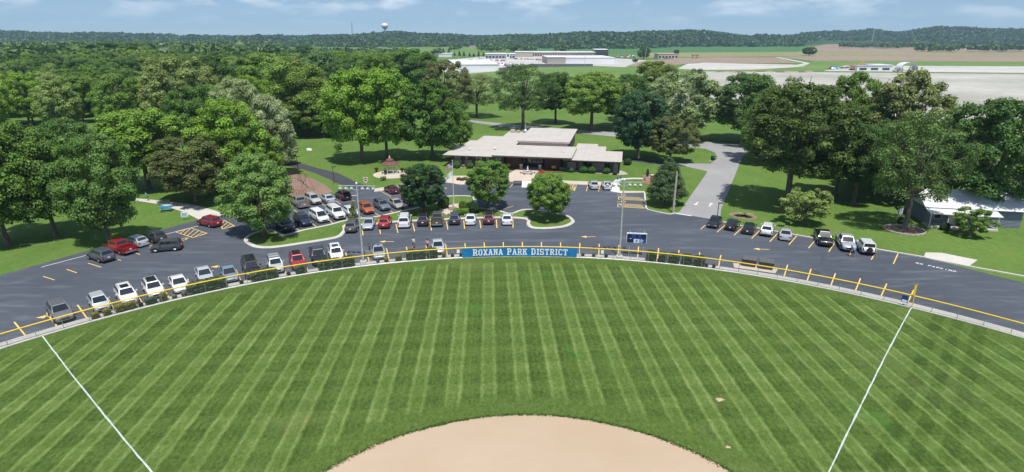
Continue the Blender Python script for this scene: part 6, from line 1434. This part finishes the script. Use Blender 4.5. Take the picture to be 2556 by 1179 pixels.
# house at the right edge
hp = G(2318, 566); hs = thing('porch_house', 'grey-blue house with white porch posts at the right edge', 'house', hp, rad(-12))
MB().box(0.0, 14, 1.8, 10, 0, 3.0).build('wall', 'house_blue', hs)
for i in range(12): MB().box(0.0, 14, 1.76, 1.797, 0.2 + i * 0.23, 0.22 + i * 0.23).build('siding_board', 'steel_grey', hs)
MB().add([(-0.6, 1.2, 3.0), (14.6, 1.2, 3.0), (14.6, 5.9, 5.2), (-0.6, 5.9, 5.2), (-0.6, 10.6, 3.0), (14.6, 10.6, 3.0)], [(0, 1, 2, 3), (3, 2, 5, 4), (0, 3, 4), (1, 5, 2)]).build('roof', 'steel_roof', hs)
MB().add([(-0.5, -0.7, 2.45), (10, -0.7, 2.45), (10, 1.75, 2.95), (-0.5, 1.75, 2.95), (-0.5, -0.7, 2.35), (10, -0.7, 2.35), (10, 1.75, 2.85), (-0.5, 1.75, 2.85)], [(0, 1, 2, 3), (7, 6, 5, 4), (0, 4, 5, 1), (3, 2, 6, 7), (0, 3, 7, 4), (1, 5, 6, 2)]).build('porch_roof', 'steel_roof', hs)
MB().box(-0.4, 9.8, -0.6, 1.75, 0, 0.25).build('porch_floor', 'concrete', hs)
for u in (-0.2, 2.4, 5.0, 7.6, 9.6): MB().box(u - 0.07, u + 0.07, -0.5, -0.36, 0.25, 2.4).build('porch_post', 'trim_white', hs)
for u in (1.2, 6.2):
    w_ = MB().box(u, u + 1.1, 1.70, 1.758, 1.0, 2.3).build('window', 'trim_white', hs); MB().box(u + 0.08, u + 1.02, 1.68, 1.698, 1.08, 2.22).build('pane', 'window_glass', w_)
d_ = MB().box(3.6, 4.6, 1.70, 1.758, 0.25, 2.3).build('door', 'trim_white', hs); MB().lathe([(0.04, 0), (0.04, 0.05)], 8, (4.48, 1.66, 1.25)).build('handle', 'rim_metal', d_)
shrub('ball', hp + Vector((1.3, -1.8, 0)), 1.5, 1.3, 1.2, DGRN, 'dark round bush before the porch of the house'); shrub('ball', hp + Vector((-3.6, 1.4, 0)), 1.5, 1.3, 1.2, DGRN, 'dark bush left of the porch of the house')
sgn = thing('white_yard_sign', 'white upright yard sign by the forked tree', 'sign', G(2243, 548), rad(20)); MB().box(-0.5, 0.5, -0.03, 0.03, 0.7, 1.9).build('panel', 'board_white', sgn)
for s_ in (-1, 1): MB().box(s_ * 0.5 - 0.05, s_ * 0.5 + 0.05, -0.05, 0.05, 0, 2.0).build('post', 'trim_white', sgn)

# painted words on the asphalt at the right
FNT = {'N': [bx_(0, 0, 1, 7), bx_(4, 0, 5, 7), [(0, 7), (1.2, 7), (5, 0), (3.8, 0)]], 'O': [bx_(0, 0, 1, 7), bx_(4, 0, 5, 7), bx_(1, 0, 4, 1), bx_(1, 6, 4, 7)], 'P': [bx_(0, 0, 1, 7), bx_(1, 6, 5, 7), bx_(1, 3, 5, 4), bx_(4, 4, 5, 6)],
       'A': [[(0, 0), (1.1, 0), (3, 7), (2, 7)], [(4, 0), (5, 0), (3, 7), (2, 7)], bx_(1.4, 2, 3.7, 3)], 'R': [bx_(0, 0, 1, 7), bx_(1, 6, 5, 7), bx_(1, 3, 5, 4), bx_(4, 4, 5, 6), [(2, 3), (3.2, 3), (5, 0), (3.8, 0)]], 'K': [bx_(0, 0, 1, 7), [(1, 3), (1, 4.4), (3.8, 7), (5, 7)], [(1.6, 4), (2.4, 4.6), (5, 0), (3.8, 0)]],
       'I': [bx_(2, 0, 3, 7)], 'G': [bx_(0, 0, 1, 7), bx_(1, 0, 5, 1), bx_(1, 6, 5, 7), bx_(4, 1, 5, 3.4), bx_(2.6, 2.6, 5, 3.4)]}
org = G(2285, 658).xy; dr = (G(2326, 667).xy - org).normalized(); nr = Vector((-dr.y, dr.x)); cur = 0.0
for ch in 'NO PARKING':
    if ch == ' ': cur += 0.5; continue
    for k_, poly in enumerate(FNT[ch]): flat('painted_letter', [org + dr * (cur + x * 0.065) + nr * (y * 0.085) for x, y in poly], 0.0165 + 0.002 * k_, 'white_paint', lot)
    cur += 0.47

# ------------------------------------------------------------------ people
def person(p, rz, shirt, shorts, hair, lb, pose='stand', h=1.72):
    t = thing('person', lb, 'person', p, rad(rz)); s = h / 1.72
    lean = {'stand': 0.0, 'walk': 0.04, 'bend': 0.34, 'ride': 0.25}[pose]; step = {'stand': 0.04, 'walk': 0.26, 'bend': 0.10, 'ride': 0.15}[pose]
    J = {}; E = []; Rr = {}
    def j(n_, x, y, z, r_, par=None):
        J[n_] = len(J); V_.append((x * s, y * s, z * s)); Rr[n_] = r_ * s
        if par: E.append((J[par], J[n_]))
    V_ = []
    j('pelvis', 0, 0, 0.93, 0.135); j('waist', 0, lean * 0.5, 1.08, 0.12, 'pelvis'); j('chest', 0, lean, 1.30, 0.145, 'waist'); j('neck', 0, lean * 1.2, 1.46, 0.055, 'chest')
    j('jaw', 0, lean * 1.3 + 0.02, 1.54, 0.072, 'neck'); j('head', 0, lean * 1.35 + 0.005, 1.64, 0.092, 'jaw')
    for sd, m_ in (('l', -1), ('r', 1)):
        ph = step * m_
        j('hip' + sd, 0.095 * m_, 0, 0.86, 0.095, 'pelvis'); j('knee' + sd, 0.10 * m_, ph * 0.55 + 0.03, 0.48, 0.060, 'hip' + sd); j('ankle' + sd, 0.10 * m_, ph, 0.09, 0.042, 'knee' + sd); j('toe' + sd, 0.11 * m_, ph + 0.17, 0.04, 0.036, 'ankle' + sd)
        j('shoulder' + sd, 0.185 * m_, lean, 1.38, 0.062, 'chest'); j('elbow' + sd, 0.25 * m_, lean + 0.02 - ph * 0.4, 1.11, 0.044, 'shoulder' + sd)
        fx = 0.18 if pose in ('bend', 'ride') else 0.08
        j('wrist' + sd, 0.25 * m_, lean + fx - ph * 0.8, 0.88, 0.030, 'elbow' + sd); j('palm' + sd, 0.25 * m_, lean + fx + 0.02 - ph * 0.85, 0.80, 0.030, 'wrist' + sd)
    me = bpy.data.meshes.new('person_body'); me.from_pydata(V_, E, [])
    o = bpy.data.objects.new('body', me); COL.objects.link(o); o.parent = t
    sk = o.modifiers.new('skin', 'SKIN'); sk.use_smooth_shade = True
    lay = me.skin_vertices[0].data
    for n_, i in J.items(): lay[i].radius = (Rr[n_], Rr[n_]); lay[i].use_root = (n_ == 'pelvis')
    o.modifiers.new('sub', 'SUBSURF').levels = 1; o.modifiers['sub'].render_levels = 1
    dg = bpy.context.evaluated_depsgraph_get(); ev = o.evaluated_get(dg); m2 = bpy.data.meshes.new_from_object(ev)
    o.modifiers.clear(); o.data = m2; m2.materials.clear()
    for mt in ('skin', shirt, shorts, 'dark_trim'): m2.materials.append(MATS[mt])
    for f in m2.polygons:
        z = f.center.z / s; x = abs(f.center.x) / s; f.use_smooth = True
        f.material_index = 3 if z < 0.10 else 0 if z < 0.50 else 2 if z < 0.97 and x < 0.21 else 0 if (z > 1.45 or (x > 0.215 and z < 1.18)) else 1
    # fingers, rooted in the palm
    for sd, m_ in (('l', -1), ('r', 1)):
        c_ = Vector(V_[J['palm' + sd]])
        for k in range(5):
            L_ = (0.05, 0.075, 0.085, 0.08, 0.06)[k] * s
            q = c_ + Vector((0.012 * m_ if k else 0.03 * -m_, (0.03 - 0.02 * k) * s, 0)); d_ = Vector((0, 0.25 if k else 0.7, -1)).normalized()
            MB().tube([q, q + d_ * L_ * 0.6, q + d_ * L_ + Vector((-0.012 * m_, 0.012, 0))], [0.010, 0.009, 0.006], 5).build('finger' if k else 'thumb', 'skin', t, smooth=60)
    hd = Vector(V_[J['head']])
    MB().lathe([(0.100, -0.02), (0.108, 0.03), (0.095, 0.08), (0.05, 0.115), (0.01, 0.122)], 12, (hd.x, hd.y - 0.012, hd.z)).build('hair', hair, t, smooth=60)
    MB().tube([hd + Vector((0, 0.085, 0.0)), hd + Vector((0, 0.112, -0.035)), hd + Vector((0, 0.09, -0.045))], [0.008, 0.016, 0.010], 6).build('nose', 'skin', t, smooth=60)
    for m_ in (-1, 1):
        MB().lathe([(0.004, -0.01), (0.011, 0), (0.004, 0.01)], 6, (hd.x + 0.034 * m_, hd.y + 0.088, hd.z + 0.005)).build('eye', 'dark_trim', t)
        MB().lathe([(0.008, -0.025), (0.018, 0), (0.008, 0.025)], 6, (hd.x + 0.092 * m_, hd.y, hd.z - 0.01)).build('ear', 'skin', t, smooth=60)
    MB().box(hd.x - 0.025, hd.x + 0.025, hd.y + 0.08, hd.y + 0.094, hd.z - 0.075, hd.z - 0.066).build('mouth', 'sign_red', t)
    return t
plain('shirt_pink', (0.62, 0.34, 0.36), 0.85); plain('shirt_white', (0.62, 0.55, 0.56), 0.85); plain('shirt_teal', (0.06, 0.42, 0.46), 0.85); plain('shirt_blue', (0.03, 0.22, 0.52), 0.85); plain('cloth_dark', (0.03, 0.03, 0.035), 0.9); plain('cloth_navy', (0.04, 0.055, 0.10), 0.9)
person(G(1033, 620), 170, 'shirt_white', 'cloth_navy', 'hair_dark', 'person in white and pink top and dark shorts walking in the lot', 'walk', 1.8)
person(G(1067, 623), 200, 'shirt_pink', 'cloth_dark', 'hair_dark', 'person in pink shirt near the lone silver car', 'walk', 1.65)
person(G(924, 637), -60, 'cloth_dark', 'cloth_dark', 'hair_dark', 'person in black beside the open car door', 'stand', 1.8)
person(G(2131, 641), 80, 'shirt_blue', 'shirt_blue', 'hair_grey', 'person in bright blue shirt bending by the silver pickup', 'bend', 1.75)
person(G(2121, 640), -60, 'cloth_dark', 'cloth_dark', 'hair_dark', 'person in dark clothes next to the one in blue', 'stand', 1.6)
person(G(371, 501), 100, 'shirt_teal', 'cloth_navy', 'hair_dark', 'person in teal shirt on the left footpath', 'ride', 1.75)

# ------------------------------------------------------------------ far buildings, masts and machines
def far_box(name, lb, cat, x0, x1, yb, hpx, depth, wall, roofm, rz=0.0, windows=0, band=None, zbase=0.0):
    a_, b_ = G(x0, yb), G(x1, yb); m_ = mpp((a_.x + b_.x) / 2, a_.y); w_ = b_.x - a_.x; h = hpx * m_
    t = thing(name, lb, cat, ((a_.x + b_.x) / 2, a_.y, zbase), rad(rz))
    MB().box(-w_ / 2, w_ / 2, 0, depth, 0, h).build('wall', wall, t)
    MB().box(-w_ / 2 - 0.4, w_ / 2 + 0.4, -0.4, depth + 0.4, h + 0.01, h + 0.5).build('roof', roofm, t)
    if band: MB().box(-w_ / 2 - 0.2, w_ / 2 + 0.2, -0.35, -0.02, h - 1.2, h).build('fascia_band', band, t)
    for i in range(windows):
        u = -w_ / 2 + w_ * (i + 0.5) / windows; ww = w_ / windows * 0.32
        o = MB().box(u - ww, u + ww, -0.15, -0.01, h * 0.18, h * 0.62).build('window', 'door_frame', t); MB().box(u - ww * 0.85, u + ww * 0.85, -0.2, -0.155, h * 0.22, h * 0.58).build('pane', 'window_glass', o)
    return t, w_, h
wh, w_, h_ = far_box('warehouse', 'long white metal warehouse beyond the tree line', 'warehouse', 1136, 1246, 178, 15, 95, 'steel_white', 'steel_roof', 13)
MB().box(-w_ * 0.31, -w_ * 0.25, -0.3, -0.02, 0, h_ * 0.62).build('loading_door', 'board_black', wh)
MB().add([(-w_ / 2, 0, h_ + 0.6), (w_ / 2, 0, h_ + 0.6), (w_ / 2, 47, h_ + 3), (-w_ / 2, 47, h_ + 3), (w_ / 2, 95, h_ + 0.6), (-w_ / 2, 95, h_ + 0.6)], [(0, 1, 2, 3), (3, 2, 4, 5)]).build('roof_slope', 'steel_roof', wh)
far_box('warehouse', 'small pale shed left behind the white warehouse', 'warehouse', 1088, 1128, 143, 8, 30, 'steel_white', 'steel_roof')
dl, w_, h_ = far_box('dealership', 'silver car dealership with raised entrance tower', 'building', 1211, 1286, 147, 11, 40, 'steel_grey', 'steel_roof', 0, 9)
MB().box(w_ * 0.20, w_ * 0.32, -1.5, 3, 0, h_ * 1.25).build('entrance_tower', 'steel_white', dl); MB().box(w_ * 0.23, w_ * 0.29, -1.7, -1.51, h_ * 0.45, h_ * 1.0).build('tower_glass', 'window_glass', dl)
far_box('office_block', 'grey block between the dealership and the long store', 'building', 1286, 1330, 143, 12, 40, 'stone', 'steel_roof')
far_box('long_store', 'long low cream store with brown band and many windows', 'building', 1322, 1485, 142, 10, 60, 'tan_wall', 'steel_roof', -3, 26, 'brown_band')
far_box('glass_hall', 'dark glass-fronted hall at the end of the long store', 'building', 1485, 1518, 139.5, 14, 60, 'window_glass', 'steel_roof', -3, 5)
far_box('white_store', 'broad white flat-roofed building in front of the long store', 'building', 1411, 1534, 158.5, 13, 75, 'steel_white', 'steel_roof', 3)
far_box('white_annex', 'grey shaded left wing of the broad white building', 'building', 1366, 1411, 159.5, 15, 60, 'stone', 'steel_roof', 3)  # shade on this white wing is put into its grey wall colour
far_box('red_barn', 'small red building above the left trees', 'building', 949, 961, 134, 8, 14, 'sign_red', 'shingle_red')
far_box('filling_station', 'small brick filling station on the far road', 'building', 1643, 1692, 147, 11, 25, 'tan_wall', 'stone', 0, 6)
far_box('works_shed', 'long white works shed in the yard at the far right', 'shed', 2139, 2225, 177, 11, 14, 'steel_white', 'steel_grey', 0, 3)
far_box('works_shed', 'maroon shed with white roof behind the white works shed', 'shed', 2185, 2226, 174, 10, 20, 'shingle_red', 'steel_white')
far_box('hill_house', 'pale house in the woods on the left bluff', 'house', 660, 700, 104.5, 4, 20, 'tan_wall', 'stone', zbase=9)
far_box('hill_house', 'grey-roofed house among trees above the warehouse', 'house', 1172, 1188, 121, 7, 14, 'stone', 'steel_grey')
for i, (x, y, zb) in enumerate(((1075, 112, 2), (1226, 107, 12), (1286, 112, 2), (1337, 111, 2), (1384, 109, 4), (2305, 106, 9))):
    far_box('hill_house', ('small pale house at the foot of the left bluff', 'wide pale house in the bluff woods above the dealership', 'white house in the trees right of the dealership', 'white gabled house by the soybean field', 'second white house by the soybean field', 'white house on the slope at the far right')[i], 'house', x - (12 if i == 1 else 6), x + (12 if i == 1 else 6), y, 5, 12, 'tan_wall' if i == 1 else 'steel_white', 'stone', zbase=zb)
# water tower
wp = G(962, 100, 0); Yw = 2150.0; wt_ = thing('water_tower', 'white round water tower on the horizon', 'water tower', ((962 - CAM_CX) / CAM_F * CP * Yw, Yw, 30))
ztop = CAM_H + (HORIZON - 58) / CAM_F * Yw * CP * CP - 30; R_ = 8.2 / CAM_F * Yw
MB().lathe([(R_ * 0.3, ztop - R_ * 1.7), (R_ * 0.75, ztop - R_ * 1.35), (R_, ztop - R_ * 0.85), (R_ * 0.95, ztop - R_ * 0.45), (R_ * 0.6, ztop - R_ * 0.12), (R_ * 0.05, ztop)], 20).build('tank', 'steel_white', wt_, smooth=60)
MB().lathe([(R_ * 0.35, 0), (R_ * 0.22, ztop * 0.4), (R_ * 0.25, ztop - R_ * 1.6)], 12).build('stem', 'steel_white', wt_, smooth=60)
lt = thing('lattice_tower', 'thin lattice mast on the left horizon', 'mast', ((880.5 - CAM_CX) / CAM_F * CP * 2100, 2100, 25)); zt = CAM_H + (HORIZON - 57) / CAM_F * 2100 * CP * CP - 25
for sx_ in (-1, 1):
    for sy in (-1, 1): MB().tube([(sx_ * 3, sy * 3, 0), (sx_ * 0.8, sy * 0.8, zt)], 0.35, 4).build('leg', 'steel_grey', lt)
for k in range(7):
    z = zt * (k + 0.5) / 7; r_ = 3 - 2.2 * (k + 0.5) / 7; MB().tube([(-r_, -r_, z), (r_, -r_, z + 4), (r_, r_, z), (-r_, r_, z + 4), (-r_, -r_, z)], 0.22, 4).build('brace', 'steel_grey', lt)
def mast(x, yb, yt, lb, w=0.25, head=True):
    p = G(x, yb); h = height_of(x, yb, yt); t = thing('lighting_mast', lb, 'mast', p); MB().tube([(0, 0, 0), (h * 0.055, 0, h)], [w * 1.4, w], 6).build('shaft', 'pole_grey', t)
    if head: MB().box(h * 0.055 - 2.6, h * 0.055 + 2.6, -0.5, 0.5, h - 0.8, h + 0.8).build('lamp_bank', 'steel_white', t)
mast(2173, 118, 71, 'tall leaning light mast on the brown hillside field', 0.7)
mast(1610, 150, 119, 'pale flag mast beside the dark tree at the dealership', 0.2, False); mast(1588, 150, 133, 'short pale mast left of the flag mast', 0.2, False)
mast(1459, 165, 122, 'thin pole in front of the broad white building', 0.16, False); mast(1168, 151, 133, 'thin pole above the white warehouse roof', 0.15, False); mast(1060, 142, 117, 'dark thin mast above the left trees', 0.25, False)
for i, (x, y0, y1) in enumerate(((1105, 150, 137), (1145, 150, 136), (1300, 152, 134), (1345, 158, 140), (1380, 164, 143), (1535, 152, 137), (1640, 150, 136), (1770, 146, 133))):
    mast(x, y0, y1, ('far left', 'second', 'third', 'fourth', 'fifth', 'sixth', 'seventh', 'far right')[i] + ' of the thin light masts standing about the far yards', 0.14, False)
cr_ = thing('orange_crane', 'orange crawler crane in the far works yard', 'crane', G(2133, 176))
MB().box(-3.2, 2.6, -1.5, 1.5, 1.2, 4.2).build('cab', 'machine_orange', cr_, bevel=0.2); MB().tube([(1, 0, 3.5), (7.6, 0, 7.4)], 0.45, 6).build('boom', 'machine_orange', cr_)
for s_ in (-1, 1): MB().box(-3.6, 3.0, s_ * 1.6 - 0.5, s_ * 1.6 + 0.5, 0, 1.15).build('track', 'dark_trim', cr_, bevel=0.15)
ct = thing('shipping_container', 'blue container in the far works yard', 'container', G(2080, 173)); MB().box(-2.8, 2.8, -1.2, 1.2, 0, 2.6).build('shell', 'picnic_blue', ct, bevel=0.05); MB().box(2.8, 2.86, -1.1, 1.1, 0.1, 2.5).build('door', 'board_blue', ct)
cv = thing('round_roof_shelter', 'arched white shelter in the works yard at the far right', 'shelter', G(2269, 177))
arch_ = [(8 * math.cos(math.pi * i / 10), 7.2 * math.sin(math.pi * i / 10) ** 0.7 if 0 < i < 10 else 0) for i in range(11)]
mb = MB(); mb.v = [(x, y, z) for y in (0, 9) for x, z in arch_ for x, z in [(x, z)]]; mb.f = [(i, i + 1, 12 + i, 11 + i) for i in range(10)]; mb.build('canopy', 'steel_white', cv, smooth=60)
for x in (-6, 6):
    for y in (0.5, 8.5): MB().tube([(x, y, 0), (x, y, 4.6)], 0.25, 6).build('leg', 'steel_grey', cv)
can = thing('pump_canopy', 'dark canopy beside the far filling station', 'canopy', G(1734, 147)); MB().box(-4.5, 4.5, -2, 2, 4.4, 5.3).build('roof', 'fascia_brown', can)
for x in (-3, 3): MB().box(x - 0.4, x + 0.4, -0.6, 0.6, 0, 4.4).build('pillar', 'steel_grey', can)
MB().box(2, 4.6, -1, 1, 0, 2.2).build('pump', 'machine_orange', can)
# rows of cars for sale round the dealership, too far off to show their parts
sm = bmesh.new(); fm = MB().box(-2.3, 2.3, -0.9, 0.9, 0.3, 0.95); fm.add([(-1.7, -0.8, 0.95), (1.1, -0.8, 0.95), (1.1, 0.8, 0.95), (-1.7, 0.8, 0.95), (-1.2, -0.68, 1.5), (0.3, -0.68, 1.5), (0.3, 0.68, 1.5), (-1.2, 0.68, 1.5)], [(4, 5, 6, 7), (0, 1, 5, 4), (1, 2, 6, 5), (2, 3, 7, 6), (3, 0, 4, 7)])
fcm = fm.mesh('distant_car', 'car_paint', 30)
fr_ = random.Random(3)
for (x0, y0, x1, y1, n_) in ((1170, 150.5, 1262, 153, 26), (1285, 148, 1370, 151, 22), (1242, 161, 1285, 163, 10), (1246, 165, 1275, 166, 8), (1330, 150, 1372, 155, 12), (1538, 141, 1586, 141.5, 26), (1536, 143.5, 1584, 144, 24), (1195, 146, 1215, 149, 8), (2070, 174, 2125, 170, 14), (1650, 148.5, 1688, 148.7, 6)):
    for k in range(n_):
        f = (k + fr_.uniform(0.2, 0.8)) / n_; p = G(x0 + (x1 - x0) * f, y0 + (y1 - y0) * f + fr_.uniform(-0.25, 0.25)); o = link('distant_car', fcm, None, (p.x, p.y, 0.1)); o.rotation_euler = (0, 0, fr_.choice([1.57, 1.2, -1.4, 0.3]))
        o.color = (*fr_.choice([WHITE, WHITE, SILVER, GREY, BLACK, RED, (0.05, 0.10, 0.28), DARK]), 1); tag(o, 'tiny car parked in the far dealership and works yards', 'car', 'cars in the far yards')
# spoil heaps and rails on the far gravel
sr = random.Random(9)
for i in range(14):
    x = 1795 + i * 17 + sr.uniform(-5, 5); p = G(x, 180.5 + sr.uniform(-0.6, 0.8)); s_ = sr.uniform(1.5, 4)
    q = [(1.0 * s_ * (1 + 0.3 * sr.uniform(-1, 1)), 0), (0.6 * s_, 0.35 * s_ * sr.uniform(0.5, 1)), (0.15 * s_, 0.5 * s_ * sr.uniform(0.5, 1))]
    o = MB().lathe(q, 9).build('spoil_heap', 'plough' if i % 3 else 'brown_band', None, smooth=70, loc=p); o.scale = (1.8, 1, 1); tag(o, 'low heap of earth and rubble along the far edge of the gravel lot', 'heap', 'rubble heaps on the gravel')

# ------------------------------------------------------------------ the air: pale haze that lets far woods fade
m, n, l = new_mat('haze_air')
o_ = n.new('ShaderNodeOutputMaterial'); pv = n.new('ShaderNodeVolumePrincipled')
pv.inputs['Color'].default_value = (0.55, 0.80, 1.0, 1); pv.inputs['Density'].default_value = 0.00012; pv.inputs['Anisotropy'].default_value = 0.2
l.new(pv.outputs[0], o_.inputs['Volume'])
hz = MB().box(-5300, 5300, -400, 4300, -4, 135).build('haze', 'haze_air'); tag(hz, 'thin pale summer haze', 'haze', kind='stuff')
